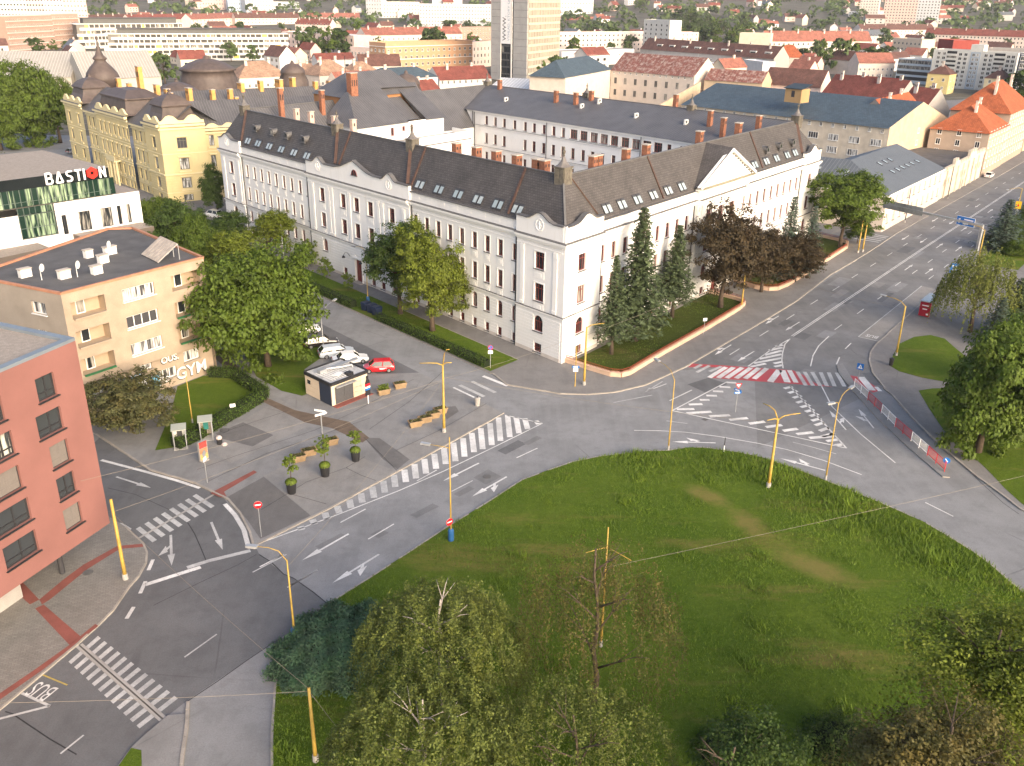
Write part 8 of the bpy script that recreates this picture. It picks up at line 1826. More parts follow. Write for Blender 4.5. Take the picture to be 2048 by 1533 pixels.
def bin_(label, u, v, h=1.0, r=.3, m=None, z=.13, name='litter_bin'):
    o = thing(name, label, 'bin', (*G(u, v), z)); MB().lathe([(r * .8, 0), (r, h * .85), (r * 1.08, h * .86), (r * 1.05, h), (r * .5, h * 1.05)], 12).obj('drum', m or M_black, o); MB().tube([(0, 0, h * 1.02), (0, 0, h * 1.12)], r * .3, 8).obj('lid_knob', M_dkmetal, o)
bin_('black litter bin at the edge of the riverside lawn', 1780, 712); bin_('grey stone litter bin on the plaza by the side street', 956, 815, 1.0, .34, M_concrete, .11)
for i, (s, w, lab) in enumerate(((33.6, 7.6, 'left'), (32.2, 7.5, 'middle'), (30.8, 7.6, 'right'))):
    o = thing('waste_container', lab + ' one of three dark blue waste containers behind the hedge gap', 'bin', (*US(s, w), .13), -AU + R(90), 'waste containers'); m = mat('container_blue', (.015, .025, .06), .5, .2, 1)
    b = MB(); b.hexa([(-.55, -.45, .12), (.55, -.45, .12), (.55, .45, .12), (-.55, .45, .12), (-.62, -.55, 1.15), (.62, -.55, 1.15), (.62, .55, 1.15), (-.62, .55, 1.15)]); b.obj('body', m, o); MB().hexa([(-.66, -.58, 1.15), (.66, -.58, 1.15), (.66, .58, 1.15), (-.66, .58, 1.15), (-.6, -.3, 1.35), (.6, -.3, 1.35), (.6, .5, 1.35), (-.6, .5, 1.35)]).obj('lid', m, o)
    for sx in (-.45, .45): MB().tube([(sx - .05, .4, .1), (sx + .05, .4, .1)], .1, 8).obj('wheel', M_rubber, o)
# ------------------------------------------------------------------ kiosk
k0, k1, k2 = ZB([(625, 440)])[0], ZB([(778, 512)])[0], ZB([(988, 422)])[0]
ks = thing('kiosk', 'cream kiosk with grey shutters and a cluttered metal roof on the plaza', 'kiosk', (k1[0], k1[1], .11)); L1, d1, n1, a1 = front(k0, k1); L2_, d2_, n2_, a2 = front(k1, k2); HK = 2.55
M_kp = mat('kiosk_panel', (.66, .54, .40), .6, .06, .5); M_shut = mat('kiosk_shutter', (.085, .085, .09), .5, .1, 3)
k3 = (k0[0] + d2_[0] * L2_, k0[1] + d2_[1] * L2_)
MB().prism(L2(k1, inset([k0, k1, k2, k3], .985)), 0, HK - .05).obj('body', M_kp, ks)
def kp(side, s0, s1, z0, z1, m, nm, out=.05):
    a, c = (k0, k1) if side == 0 else (k1, k2); L, d, n, ang = front(a, c); r = L2(k1, [(a[0] + d[0] * s0, a[1] + d[1] * s0), (a[0] + d[0] * s1, a[1] + d[1] * s1)]); MB().wallbox(r[0], r[1], -.03, out, z0, z1).obj(nm, m, ks)
for c in range(2):
    for r_ in range(4): kp(0, .05 + c * L1 * .27, L1 * .27 * (c + 1) + .02, .05 + r_ * .62, .63 + r_ * .62, M_kp, 'panel')
kp(0, L1 * .56, L1 - .05, .05, 2.5, mat('kiosk_door_blue', (.03, .04, .065), .5, .1, 1), 'door'); kp(0, L1 * .1, L1 * .22, 1.5, 2.0, M_glass, 'small_window', .07)
kp(1, .02, .5, .05, 2.5, M_kp, 'panel')
for c in range(2):
    x0 = .55 + c * L2_ * .245
    for k in range(11): kp(1, x0, x0 + L2_ * .235, .1 + k * .2, .28 + k * .2, M_shut, 'shutter_slat', .06)
for c in range(2):
    for r_ in range(4): kp(1, L2_ * .61 + c * L2_ * .19, L2_ * .79 + c * L2_ * .19, .05 + r_ * .62, .63 + r_ * .62, M_kp, 'panel')
b = MB()
r = L2(k1, [k0, k1, k2, k3])
for i in range(4): b.wallbox(r[i], r[(i + 1) % 4], -.06, .14, HK - .05, HK + .32)
b.obj('fascia', M_black, ks); b = MB(); b.slope([(*p, HK + .2) for p in inset(r, .97)]); b.obj('roof_sheet', uvroof('kiosk_roof', (.42, .42, .42), 'seam', .35, .1, .5, (.2, .2, .2)), ks)
cx, cy = sum(p[0] for p in r) / 4, sum(p[1] for p in r) / 4
b = MB(); b.tube([(cx - 1.2, cy, HK + .5), (cx + .4, cy + .5, HK + .55), (cx + 1.6, cy + 1.4, HK + .5), (cx + 1.7, cy + 1.4, HK + .2)], .14, 8); b.obj('duct', M_galv, ks); MB().box(-.5, .5, -.3, .3, 0, .5).obj('roof_unit', M_galv, ks, (cx - 1.5, cy - .6, HK + .2), a2); MB().box(-.6, .6, -.4, .4, 0, .08).obj('loose_sheet', M_acw, ks, (cx + .4, cy - 1.0, HK + .26), a2 + .3); MB().box(-2.4, 2.4, -.3, .3, 0, .14).obj('gutter_board', M_galv, ks, (cx + .3, cy + 2.1, HK + .26), a2); MB().box(-.4, .4, -.35, .35, 0, .35).obj('roof_unit', M_black, ks, (cx + 1.7, cy - 1.0, HK + .22), a2)
for s_ in range(9): x = -1.9 + s_ * .38; MB().box(x, x + .1, -1.9, 1.3, 0, .07).obj('batten', M_acw, ks, (cx - .1, cy - .2, HK + .24), a2)
kp(1, .5, L2_ * .62, 2.2, 2.32, M_galv, 'awning', .5); r_ = L2(k1, [k1, k2]); MB().wallbox(r_[0], r_[1], .05, .9, 0, .06).obj('paving', M_redpav, ks)
bt = thing('bottle_sign', 'bottle-shaped sign in red, white and blue on a white post beside the kiosk', 'sign', (*ZB([(990, 490)])[0], .11)); aB = a2
MB().tube([(0, 0, 0), (0, 0, 1.2)], .06, 8).obj('post', M_sgw, bt)
def bottle_band(z0, z1, m, nm): 
    prof = lambda z: .34 if z < 2.6 else (.34 - (z - 2.6) * .42 if z < 3.1 else .13); b = MB(); n = 5
    for i in range(n): za, zc = z0 + (z1 - z0) * i / n, z0 + (z1 - z0) * (i + 1) / n; b.hexa([(-prof(za), -.06, za), (prof(za), -.06, za), (prof(za), .06, za), (-prof(za), .06, za), (-prof(zc), -.06, zc), (prof(zc), -.06, zc), (prof(zc), .06, zc), (-prof(zc), .06, zc)])
    b.obj(nm, m, bt, (0, 0, 0), aB)
bottle_band(1.1, 1.75, M_black, 'base'); bottle_band(1.75, 2.0, M_sgb, 'blue_band'); bottle_band(2.0, 2.2, M_sgw, 'white_band'); bottle_band(2.2, 2.55, M_sgred, 'red_band'); bottle_band(2.55, 3.5, M_black, 'neck')
# ------------------------------------------------------------------ pots, planters, phone booths, totem
for i, (x, y, yt, lab) in enumerate(((557, 1025, 800, 'left one of the big black plant pots, nearest the no-entry sign'), (750, 920, 690, 'middle one of the big black plant pots'), (925, 825, 650, 'right one of the big black plant pots, by the long planters'))):
    p = ZB([(x, y)])[0]; o = thing('plant_pot', lab, 'plant pot', (*p, .11), 0, 'big black plant pots'); MB().lathe([(.38, 0), (.44, .5), (.5, 1.15), (.56, 1.16), (.56, 1.25), (.48, 1.25), (.46, 1.1), (.01, 1.1)], 16).obj('pot', M_black, o, smooth=False)
    q = unit(420); q[:, 2] = np.abs(q[:, 2]); place('ground_cover', leaves_mesh('ground_cover', q * np.array([.55, .55, .4]) + np.array([0, 0, 1.15]), q, .2, RNG.random(420), LM['fresh']), o)
    h = HZ(p, 650 + yt * .3418) - 1.0; MB().tube([(0, 0, 1.1), (.06, .03, 1.1 + h * .4), (0, 0, 1.1 + h * .8)], [.045, .035, .015], 6).obj('stem', M_trunk, o); c = place('crown', CR['young'][0], o, (0, 0, 1.15 + h * .6), random.uniform(0, 6)); c.scale = (1.0, 1.0, h * .36)
M_plk = mat('planter_stone', (.33, .23, .13), .9, .2, 1.5, .35)
for i, (x, y, rot, lab) in enumerate(((590, 838, 0, 'stone trough planter nearest the left black pot'), (652, 800, 0, 'stone trough planter between left and middle pots'), (778, 735, 0, 'stone trough planter behind the middle pot'), (1268, 615, 0, 'first of four stone planters in line by the yellow mast'), (1325, 588, 0, 'second of four stone planters in line by the yellow mast'), (1370, 562, 0, 'third of four stone planters in line by the yellow mast'), (1412, 535, 0, 'fourth of four stone planters, touching the yellow mast'), (1078, 432, 0, 'stone planter with a bushy plant near the kiosk'), (1172, 392, 0, 'lone stone planter nearest the side street'))):
    p = ZB([(x, y)])[0]; o = thing('stone_planter', lab, 'planter', (*p, .11), R(28), 'stone planters'); b = MB(); b.hexa([(-.62, -.3, 0), (.62, -.3, 0), (.62, .3, 0), (-.62, .3, 0), (-.75, -.4, .62), (.75, -.4, .62), (.75, .4, .62), (-.75, .4, .62)]); b.obj('trough', M_plk, o); b = MB(); b.box(-.78, .78, -.43, -.33, .6, .7); b.box(-.78, .78, .33, .43, .6, .7); b.box(-.78, -.68, -.33, .33, .6, .7); b.box(.68, .78, -.33, .33, .6, .7); b.obj('rim', M_plk, o); MB().box(-.68, .68, -.33, .33, .5, .63).obj('soil', M_soil, o)
    n = 500 if i == 7 else 200; q = RNG.uniform(-1, 1, (n, 3)) * np.array([.62, .28, .14 if i != 7 else .35]) + np.array([0, 0, .7 if i != 7 else .9]); place('plants', leaves_mesh('plants', q, RNG.normal(size=(n, 3)) + [0, 0, .8], .17, RNG.random(n), LM['fresh' if i == 7 else 'shrub']), o)
kz_ = 150 / 1190; zp = lambda x, y: G(330 + x * kz_, 840 + y * kz_)
for lab, p, ang, teal in (('phone booth with white side glass nearest the street', zp(290, 590), R(18), 0), ('phone booth with green phone and open side nearest the hedge', zp(700, 440), R(18), 1)):
    o = thing('phone_booth', lab, 'phone booth', (*p, .11), ang, 'phone booths'); b = MB(); b.hexa([(-.75, -.75, 2.2), (.75, -.75, 2.2), (.75, .75, 2.3), (-.75, .75, 2.3), (-.75, -.75, 2.28), (.75, -.75, 2.28), (.75, .75, 2.38), (-.75, .75, 2.38)]); b.obj('roof', mat('booth_roof', (.36, .38, .33), .5, .1, 1), o)
    for x, y in ((-.6, -.55), (.6, -.55), (-.6, .6), (.6, .6)): MB().box(x - .04, x + .04, y - .04, y + .04, 0, 2.22).obj('post', M_galv, o)
    b = MB(); b.box(-.62, -.57, -.5, .55, .25, 2.1, 0); b.obj('side_panel', M_sgw, o); b = MB(); b.box(.57, .62, -.1, .55, .25, 2.1, 0); b.obj('side_panel', M_sgw, o); MB().box(-.55, .55, .56, .6, .25, 2.1).obj('back_panel', M_beige2 if teal else M_acw, o); MB().box(-.25, .25, .3, .56, .9, 1.75).obj('telephone', mat('phone_teal', (.03, .17, .15), .4, .1, 1) if teal else M_dkmetal, o)
    MB().box(-.7, .7, -.7, .7, 0, .05).obj('base_plate', M_concrete, o)
p = zp(660, 800); o = thing('poster_column', 'narrow poster board covered with red and yellow bills beside the booths', 'poster board', (*p, .11), R(55)); MB().box(-.5, .5, -.12, .12, .1, 2.2).obj('board', M_concrete, o)
for z0, z1, m in ((1.5, 2.2, mat('poster_red_faded', (.36, .06, .05), .7, .3, 5)), (.9, 1.45, mat('poster_orange', (.42, .2, .1), .6, .3, 5)), (.25, .85, mat('poster_yellow', (.45, .34, .12), .7, .3, 5))): MB().box(-.45, .45, -.14, -.12, z0, z1).obj('bill', m, o); 
MB().box(-.4, .4, -.3, .3, 0, .12).obj('foot', M_concrete, o)
p = zp(900, 530); o = thing('rubbish_bin', 'dark bin stuffed with pale bags beside the phone booth', 'bin', (*p, .11)); MB().lathe([(.25, 0), (.3, .6), (.32, .62)], 10).obj('drum', M_black, o); q = unit(60); MB().lathe([(.28, .6), (.33, .75), (.2, .95), (.02, 1.0)], 8).obj('bag', mat('pale_bag', (.6, .5, .46), .5, .1, 3), o); MB().lathe([(.3, 0), (.3, .15), (.1, .28)], 7).obj('litter', MATS['pale_bag'], o, (.55, -.15, 0))
p = zp(970, 310); o = thing('manhole_cover', 'round manhole cover in the dark patch beside the hedge', 'manhole', (*p, .12)); MB().lathe([(.5, 0), (.5, .02), (.44, .025)], 18).obj('rim', M_dkmetal, o); MB().lathe([(.43, 0), (.43, .03)], 18).obj('lid', mat('cast_iron', (.12, .115, .11), .6, .2, 3), o)
for lab, f in (('manhole cover on the main carriageway beside the lawn', ZB([(1695, 893)])[0]), ('manhole cover in the paved corner before the red building', ZD([(548, 405)])[0]), ('square drain patch outside the hatched triangle', ZC([(306, 490)])[0])):
    o = thing('manhole_cover', lab, 'manhole', (*f, .014 if 'corner' not in lab else .13)); MB().lathe([(.42, 0), (.42, .012), (.36, .015)], 4 if 'square' in lab else 16).obj('lid', MATS['cast_iron'], o)
# ------------------------------------------------------------------ cars
CARM = {}
def paint(name, c):
    m, nt, b_ = nt_of(name); b_.inputs['Base Color'].default_value = (*c, 1); b_.inputs['Roughness'].default_value = .28; b_.inputs['Coat Weight'].default_value = .5; b_.inputs['Coat Roughness'].default_value = .08; MATS[name] = m; return m
M_carglass = mat('car_glass', (.015, .018, .02), .06, .05, 1, spec=.7); M_rim = mat('alloy_rim', (.45, .45, .46), .35, .1, 3, metal=.7); M_lampw = mat('headlamp', (.7, .72, .74), .15, .05, 1); M_lampr = mat('tail_lamp', (.35, .01, .01), .2, .05, 1)
def car(label, p, ang, m, kind='hatch', z=.012, group='parked cars'):
    o = thing('parked_car', label, 'car', (p[0], p[1], z), ang, group)
    L, W, H = {'hatch': (3.9, 1.72, 1.48), 'sedan': (4.6, 1.8, 1.45), 'suv': (4.4, 1.85, 1.65), 'wagon': (4.7, 1.82, 1.5)}[kind]; h = L / 2
    # lower body: sections along the length (x, half width, sill z, shoulder z)
    st = [(-h, .80, .42, .72), (-h + .08, .90, .30, .86), (-h + .5, .98, .24, .92), (-h * .35, 1.0, .22, .93), (h * .25, 1.0, .22, .92), (h * .5, .98, .22, .88), (h - .35, .93, .25, .76), (h - .06, .82, .32, .66), (h, .70, .42, .56)]
    b = MB(); hw = W / 2; rings = []
    for x, f, z0, z1 in st:
        w_ = hw * f; zz1 = z1 * H / 1.48; rings.append([(x, -w_ * .93, z0), (x, -w_, z0 + .14), (x, -w_ * 1.0, zz1 - .16), (x, -w_ * .93, zz1), (x, w_ * .93, zz1), (x, w_, zz1 - .16), (x, w_, z0 + .14), (x, w_ * .93, z0)])
    i0 = 0
    for rg in rings: b.v += rg
    for k in range(len(rings) - 1):
        for j in range(8): a = k * 8 + j; c = k * 8 + (j + 1) % 8; b.f.append((a, a + 8, c + 8, c)); b.m.append(0)
    b.f.append(tuple(range(8))); b.m.append(0); b.f.append(tuple(range((len(rings) - 1) * 8, len(rings) * 8))[::-1]); b.m.append(0)
    b.obj('body', m, o, smooth=False)
    rb = {'hatch': (-h + .12, -h + .55, .28 * h, .62 * h), 'sedan': (-h + .62, -h + 1.25, .18 * h, .50 * h), 'suv': (-h + .1, -h + .45, .2 * h, .52 * h), 'wagon': (-h + .12, -h + .65, .2 * h, .52 * h)}[kind]
    zs = .90 * H / 1.48; x0, x1, x2, x3 = rb; gl = MB(); rf = MB(); wb_, wt = hw * .92, hw * .72
    Bq = [(x0, -wb_, zs), (x3, -wb_, zs), (x3, wb_, zs), (x0, wb_, zs)]; Tq = [(x1, -wt, H), (x2, -wt, H), (x2, wt, H), (x1, wt, H)]
    for i in range(4): gl.face([Bq[i], Bq[(i + 1) % 4], Tq[(i + 1) % 4], Tq[i]])
    gl.obj('windows', M_carglass, o); rf.face(Tq); rf.hexa([(x1 - .05, -wt - .03, H - .03), (x2 + .08, -wt - .03, H - .04), (x2 + .08, wt + .03, H - .04), (x1 - .05, wt + .03, H - .03), (x1, -wt + .05, H + .035), (x2, -wt + .05, H + .03), (x2, wt - .05, H + .03), (x1, wt - .05, H + .035)])
    for sy in (-1, 1):
        for xa, xb_ in ((x0, x1), (x3, x2), ((x0 + x3) / 2 - .1, (x1 + x2) / 2 - .1)): rf.bar((xa, sy * wb_, zs), (xb_, sy * (wt + .01), H - .01), .09, .06)
    rf.obj('roof', m, o)
    for sx in (-.62 * h, .64 * h):
        for sy in (-1, 1):
            w_ = place('wheel', None, o, (sx, sy * (hw - .1), .31)); MB().tube([(0, -.11, 0), (0, .11, 0)], .31, 14).obj('tyre', M_rubber, w_); MB().tube([(0, -.125 if sy < 0 else -.1, 0), (0, .1 if sy < 0 else .125, 0)], .19, 10).obj('rim', M_rim, w_)
    for sy in (-1, 1): MB().box(h - .16, h - .02, sy * hw * .58 - .17, sy * hw * .58 + .17, .56, .68).obj('headlight', M_lampw, o); MB().box(-h - .01, -h + .1, sy * hw * .66 - .13, sy * hw * .66 + .13, .6, .82).obj('taillight', M_lampr, o); MB().box(x3 - .45, x3 - .25, sy * (hw + .12) - .08, sy * (hw + .12) + .08, .92, 1.06).obj('mirror', m, o)
    return o
C_red, C_white, C_silver, C_black, C_grey = paint('car_red', (.55, .012, .02)), paint('car_white', (.74, .74, .73)), paint('car_silver', (.42, .47, .52)), paint('car_black', (.022, .018, .018)), paint('car_grey', (.2, .2, .21))
apk = math.atan2(-VY, -VX) + R(0)
park = R(15)
cr = car('red hatchback with white lettering parked by the kiosk', ZB([(1046, 292)])[0], R(190), C_red, 'hatch', .02)
for x0_, z_, w_ in ((-.5, .62, .9), (-.35, .52, .6)): MB().box(x0_ - w_ / 2, x0_ + w_ / 2, .868, .874, z_, z_ + .07).obj('door_lettering', M_sgw, cr)
car('white car behind the kiosk roof', G(700, 735), R(20), C_white, 'sedan', .02); car('silver car parked beside the white one', G(672, 722), R(22), C_silver, 'wagon', .02); car('black estate car parked under the maple', G(640, 703), R(22), C_black, 'wagon', .02); car('white car farthest along the row under the maple', G(606, 678), R(22), C_white, 'suv', .02)
car('white car stopped on the far main street', G(1966, 329), AV * 0 + math.atan2(VY, VX), C_white, 'sedan', .02, None); car('white car between trees on the side street', G(443, 466), R(160), C_white, 'sedan', .02); car('white van-like car nearer the trees on the side street', G(418, 452), R(150), C_white, 'suv', .02); car('dark car beside the palace corner far left', G(137, 332), R(60), C_grey, 'wagon', .12)
# yield triangle painted at the red building
kt = 120 / 762; yt_ = lambda x, y: G(200 + x * kt, 1050 + y * kt)
line([yt_(190, 110), yt_(330, 130), yt_(440, 192)], .25, 'yield_triangle', M_paintw); line([yt_(440, 192), yt_(320, 262)], .25, 'yield_triangle', M_paintw)
# ------------------------------------------------------------------ overhead wires between the masts
def wire(label, a, c, sag=.4, r=.014):
    n = 10; pts = [(a[0] + (c[0] - a[0]) * i / n, a[1] + (c[1] - a[1]) * i / n, a[2] + (c[2] - a[2]) * i / n - sag * 4 * (i / n) * (1 - i / n)) for i in range(n + 1)]
    o = MB().tube([(p[0] - a[0], p[1] - a[1], p[2] - a[2]) for p in pts], r, 4, cap=False).obj('overhead_wire', M_wirel, None, a); tag(o, label, 'wire', 'overhead wires')
M_wirel = mat('copper_wire', (.22, .19, .15), .5, .1, 1)
T3 = lambda u, v, z: (*G(u, v), z)
wire('span wire from the tree pole to the right over the lawn', T3(1216, 1290, 7.0), (62, 75, 7.2), .3); wire('span wire from the lawn mast towards the plaza mast', T3(1542, 962, 7.0), T3(891, 870, 6.6)); wire('wire from the plaza mast to the white building corner pole', T3(891, 870, 6.4), T3(1168, 768, 7.0)); wire('contact wire above the main carriageway, lower one', T3(263, 1182, 6.4), T3(891, 870, 6.2), .5); wire('contact wire above the main carriageway, upper one', T3(605, 1296, 6.6), T3(891, 870, 6.2), .5)
wire('wire over the lower left crossing', T3(263, 1182, 6.2), T3(653, 1535, 5.8), .3); wire('wire from the lower pole to the left edge', T3(653, 1535, 5.6), (-40, 40, 6.2), .3); wire('guy wire beside the lower pole', T3(653, 1535, 5.6), T3(800, 1600, .2), .0); wire('wire along the main street past the corner pole', T3(1168, 768, 6.6), T3(1478, 606, 6.6)); wire('wire along the main street towards the twin poles', T3(1478, 606, 6.6), T3(1708, 488, 6.8), .6); wire('wire crossing the main street to the bus stop pole', T3(1478, 606, 6.6), T3(1790, 692, 6.6), .3); wire('wire from the red building towards the plaza mast', (-33.2, 61, 9.0), T3(891, 870, 6.3), .4)
# ------------------------------------------------------------------ far city: houses, trees and the hillside
FH = {}
def far_house_mesh(i):
    """small gabled house, one mesh: wall, roof, chimney, a few windows"""
    r = random.Random(i); b = MB(); w, d, h, k = r.uniform(4.5, 7), r.uniform(3.5, 5), r.uniform(4.5, 8.5), r.uniform(3, 4.6)
    b.prism([(-w, -d), (w, -d), (w, d), (-w, d)], -3, h, 0); o = .5
    b.slope([(-w - .3, -d - o, h - .4), (w + .3, -d - o, h - .4), (w + .3, 0, h + k), (-w - .3, 0, h + k)], 1); b.slope([(w + .3, d + o, h - .4), (-w - .3, d + o, h - .4), (-w - .3, 0, h + k), (w + .3, 0, h + k)], 1)
    for s in (-1, 1): b.face([(s * w, -d, h), (s * w, d, h), (s * w, 0, h + k - .1)], 0)
    b.box(w * .3, w * .3 + .8, -.3, .4, h + k * .5, h + k + 1.2, 0)
    for x in (-w * .6, 0, w * .6):
        for z in ((1.3, 4.3) if h > 6.5 else (1.6,)): b.face([(x - .6, -d - .03, z), (x + .6, -d - .03, z), (x + .6, -d - .03, z + 1.4), (x - .6, -d - .03, z + 1.4)], 2)
    return b
WC = [('white', (.68, .65, .62)), ('cream', (.62, .54, .43)), ('pinkish', (.60, .46, .40)), ('grey', (.42, .40, .38))]
RC = [('red', M_redroof), ('faded red', M_pink), ('brown', M_brroof), ('grey', M_greyroof)]
for wi, (wn_, wc) in enumerate(WC):
    for ri, (rn, rm) in enumerate(RC): FH[(wi, ri)] = [far_house_mesh(wi * 40 + ri * 7 + k).mesh('house', [mat('far_wall_' + wn_, wc, .9, .08, .05), rm, M_glass]) for k in range(2)]
OCC = []
for o_ in list(bpy.data.objects):
    if o_.parent is None and o_.get('category') in ('building', 'high-rise', 'tower'): OCC.append((o_.location.x, o_.location.y))
OCC = np.array(OCC)
OBB = []
for o_ in list(bpy.data.objects):
    if o_.parent is None and o_.get('category') in ('building', 'high-rise'):
        pts = []
        for c_ in o_.children:
            if c_.type == 'MESH' and c_.name.split('.')[0] in ('wall', 'core', 'floor_slab', 'roof_slope', 'roof'):
                mw = Matrix.LocRotScale(o_.location, o_.rotation_euler, None) @ Matrix.LocRotScale(c_.location, c_.rotation_euler, None); pts += [mw @ v.co for v in c_.data.vertices]
        if pts: OBB.append((min(p.x for p in pts), max(p.x for p in pts), min(p.y for p in pts), max(p.y for p in pts)))
def free(x, y, m=4):
    for a, c, e, f in OBB:
        if a - m < x < c + m and e - m < y < f + m: return False
    return True
def far_label(w, r, where): return f'{w} house with {r} roof, {where}'
rnd = random.Random(11); placed = []
def zone(x, y):
    u, v = proj(x, y, 0); a = 'at the left edge' if u < 230 else 'left of the tower' if u < 700 else 'just left of the tower' if u < 1000 else 'right of the tower' if u < 1350 else 'above the blue roof' if u < 1700 else 'at the right edge'
    return a + (', nearer rows' if v > 75 else ', middle rows' if v > 45 else ', farthest rows')
def put_house(x, y, where, group, rot):
    wi, ri = rnd.choices(range(4), (4, 3, 2, 1))[0], rnd.choices(range(4), (4, 4, 3, 1))[0]
    me = FH[(wi, ri)][rnd.randrange(2)]; o = place('house', me, None, (x, y, terr(x, y)), rot); tag(o, far_label(WC[wi][0], RC[ri][0], where + ' ' + zone(x, y)), 'house', group); k = rnd.uniform(.85, 1.25); o.scale = (k * rnd.uniform(1, 1.9), k, k)
tries = 0
while len(placed) < 150 and tries < 8000:                   # between the named blocks
    tries += 1; y = rnd.uniform(300, 1150); x = rnd.uniform(-.78, .72) * y
    if not free(x, y, 12) or any((x - a) ** 2 + (y - c) ** 2 < 24 ** 2 for a, c in placed): continue
    u, v = proj(x, y, 8)
    if not (-330 < u < 2300 and v < (128 if -20 < u < 2060 else 260)): continue
    placed.append((x, y)); put_house(x, y, 'far city', 'houses of the far city', R(rnd.choice((35, 40, -50, -46))))
hill = []
tries = 0
while len(hill) < 150 and tries < 9000:
    tries += 1; y = rnd.uniform(1180, 2500); x = rnd.uniform(-.62, .62) * y
    if any((x - a) ** 2 + (y - c) ** 2 < 26 ** 2 for a, c in hill): continue
    u, v = proj(x, y, terr(x, y) + 6)
    if -40 < u < 2090 and -25 < v: hill.append((x, y)); put_house(x, y, 'distant hillside', 'houses on the distant hillside', R(rnd.uniform(0, 180)))
# trees one can still tell apart
ft = []
def far_tree(u, v, h, k=0, lab=None, w=None):
    p = G(u, v); s = h; o = tree('tree', lab, 'far', p, h, w or h * .95, .06, 'trees among the roofs', k, terr(*p)); ft.append(p); return o
named = [(585, 128, 13, 'rounded tree left end of the group by the terraced flats'), (612, 126, 15, 'second tree of the group by the terraced flats'), (640, 125, 13, 'third tree of the group by the terraced flats'), (668, 122, 14, 'right tree of the group before the school'), (445, 140, 9, 'dark tree before the terraced flats'), (488, 140, 8, 'small dark tree right of the dark one before the flats'), (690, 98, 13, 'tree right of the white school roof'), (715, 100, 11, 'tree between school and red apartment row'), (850, 130, 16, 'pale poplar-like tree before the orange-beige block'), (905, 132, 10, 'tree at the right part of the orange-beige block'), (935, 134, 11, 'tree close to the tower left side'), (880, 76, 12, 'tree above the orange-beige block'), (905, 62, 12, 'tree behind the orange-beige block'), (1100, 180, 12, 'rounded green tree in the yard behind the rear wing'), (1075, 182, 9, 'left lobe tree in the yard behind the rear wing'), (1245, 190, 9, 'tree before the rusty-roofed building'), (1300, 175, 11, 'taller tree before the rusty-roofed building'), (1218, 188, 7, 'low tree beside the brick chimney'), (1130, 110, 9, 'tree right of the tower'), (1200, 92, 13, 'pointed tree by the pale block'), (1240, 100, 10, 'dark tree by the dormered terrace end'), (1660, 130, 15, 'big light green tree behind the mansard house'), (1690, 128, 13, 'light green tree right of the big one'), (1730, 130, 12, 'dense tree before the red houses'), (1620, 105, 11, 'tree among red roofs left of the light green tree'), (1745, 75, 13, 'tree left of the cream school'), (1840, 68, 11, 'tree right of the cream school'), (2030, 205, 13, 'tree at the right edge beyond the orange roofs'), (2045, 230, 9, 'second tree at the right edge beyond the orange roofs'), (315, 190, 11, 'tree right of the tall palace chimney'), (280, 195, 9, 'tree behind the palace mansard roof'), (55, 140, 9, 'dark tree before the brown panel block'), (140, 95, 9, 'tree in front of the far terrace left'), (1390, 190, 8, 'tree behind the fire wall')]
for i, (u, v, h, lab) in enumerate(named): far_tree(u, v, h * 1.3, i, lab)
for i in range(46):                                          # the park above the dormered terrace
    u, v = rnd.uniform(1325, 1480), rnd.uniform(48, 84); far_tree(u, v, rnd.uniform(12, 17), i, ('spreading', 'flat-topped', 'bright green', 'dark narrow')[i % 4] + ' tree in the dense park above the dormered terrace, ' + ('left' if u < 1375 else 'middle' if u < 1430 else 'right') + (' front' if v > 66 else ' back'))
n0 = 0
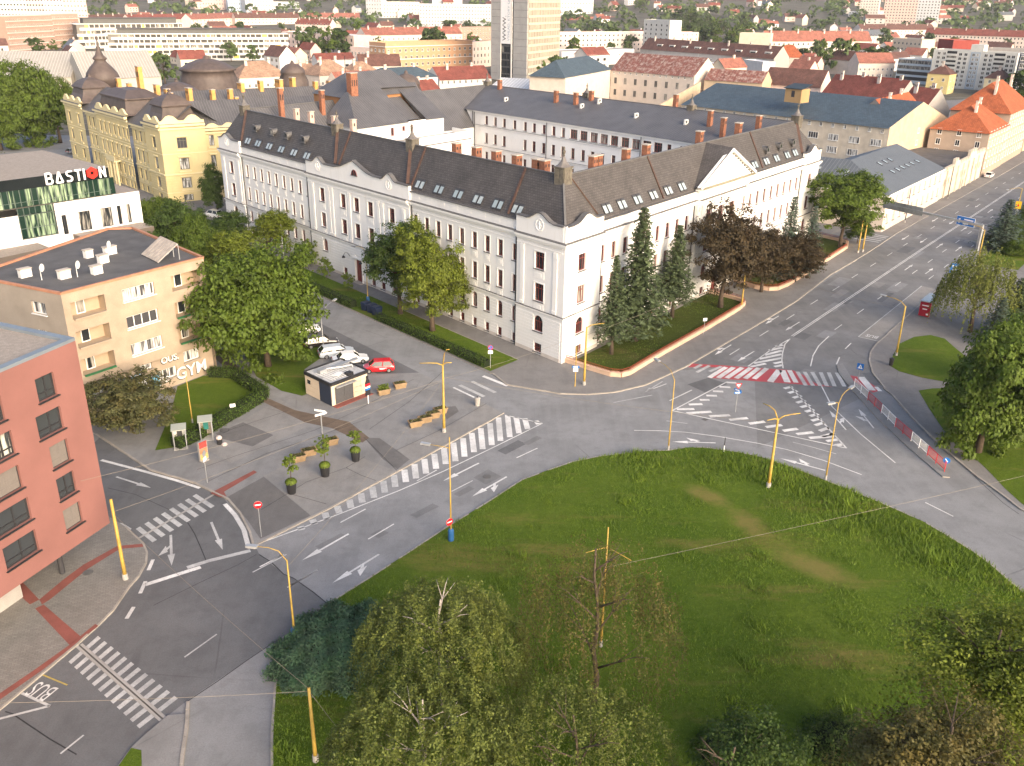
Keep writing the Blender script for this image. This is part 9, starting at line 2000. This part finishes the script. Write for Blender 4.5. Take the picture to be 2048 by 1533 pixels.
while n0 < 240:
    y = rnd.uniform(300, 1150); x = rnd.uniform(-.78, .72) * y
    if not free(x, y, 3): continue
    u, v = proj(x, y, 5)
    if -330 < u < 2300 and v < (125 if -20 < u < 2060 else 280): far_tree(*proj(x, y, 0), rnd.uniform(7, 13), n0, ('spreading', 'flat-topped', 'bright green', 'dark narrow')[n0 % 4] + ' tree between far roofs ' + zone(x, y)); n0 += 1
# the wooded hillside reads as one mass
P_, S_ = [], []
for _ in range(2600):
    y = 1150 + 2600 * rnd.random() ** 1.1; x = rnd.uniform(-.66, .66) * y
    z = terr(x, y); k = 26; s = rnd.uniform(5, 9); d = unit(k); d[:, 2] = np.abs(d[:, 2]); P_.append(np.array([x, y, z + s * .3]) + d * np.array([s, s, s * 1.1])); S_.append(np.full(k, s * .75))
p = np.concatenate(P_); o = place('far_wood', leaves_mesh('far_wood', p, RNG.normal(size=p.shape) * .6 + [0, -.3, .8], np.concatenate(S_), np.repeat(RNG.random(2600), 26) * .7 + RNG.random(len(p)) * .3, LM['far'], .8)); tag(o, 'wooded slopes of the distant hills', 'forest', None, 'stuff')
# ------------------------------------------------------------------ lettering as plain meshes
bpy.context.view_layer.update()
dg = bpy.context.evaluated_depsgraph_get()
for o in [o for o in bpy.data.objects if o.type == 'FONT']:
    me = bpy.data.meshes.new_from_object(o.evaluated_get(dg)); ml = o.matrix_local.copy(); par, nm = o.parent, o.name
    bpy.data.objects.remove(o); n = bpy.data.objects.new(nm.split('.')[0], me); COL.objects.link(n); n.parent = par; n.matrix_local = ml
# ------------------------------------------------------------------ light summer haze over the city
hz = MB(); hz.box(-2600, 2600, -150, 3900, -3, 95); m = bpy.data.materials.new('haze'); m.use_nodes = True; nt = m.node_tree
nt.nodes.remove(nt.nodes['Principled BSDF']); pv = nt.nodes.new('ShaderNodeVolumePrincipled'); pv.inputs['Color'].default_value = (.92, .93, 1, 1); pv.inputs['Density'].default_value = HAZE; pv.inputs['Anisotropy'].default_value = .0; nt.links.new(pv.outputs[0], nt.nodes['Material Output'].inputs['Volume'])
if HAZE > 0: tag(hz.obj('haze', m), 'thin haze over the far city', 'haze', None, 'stuff')
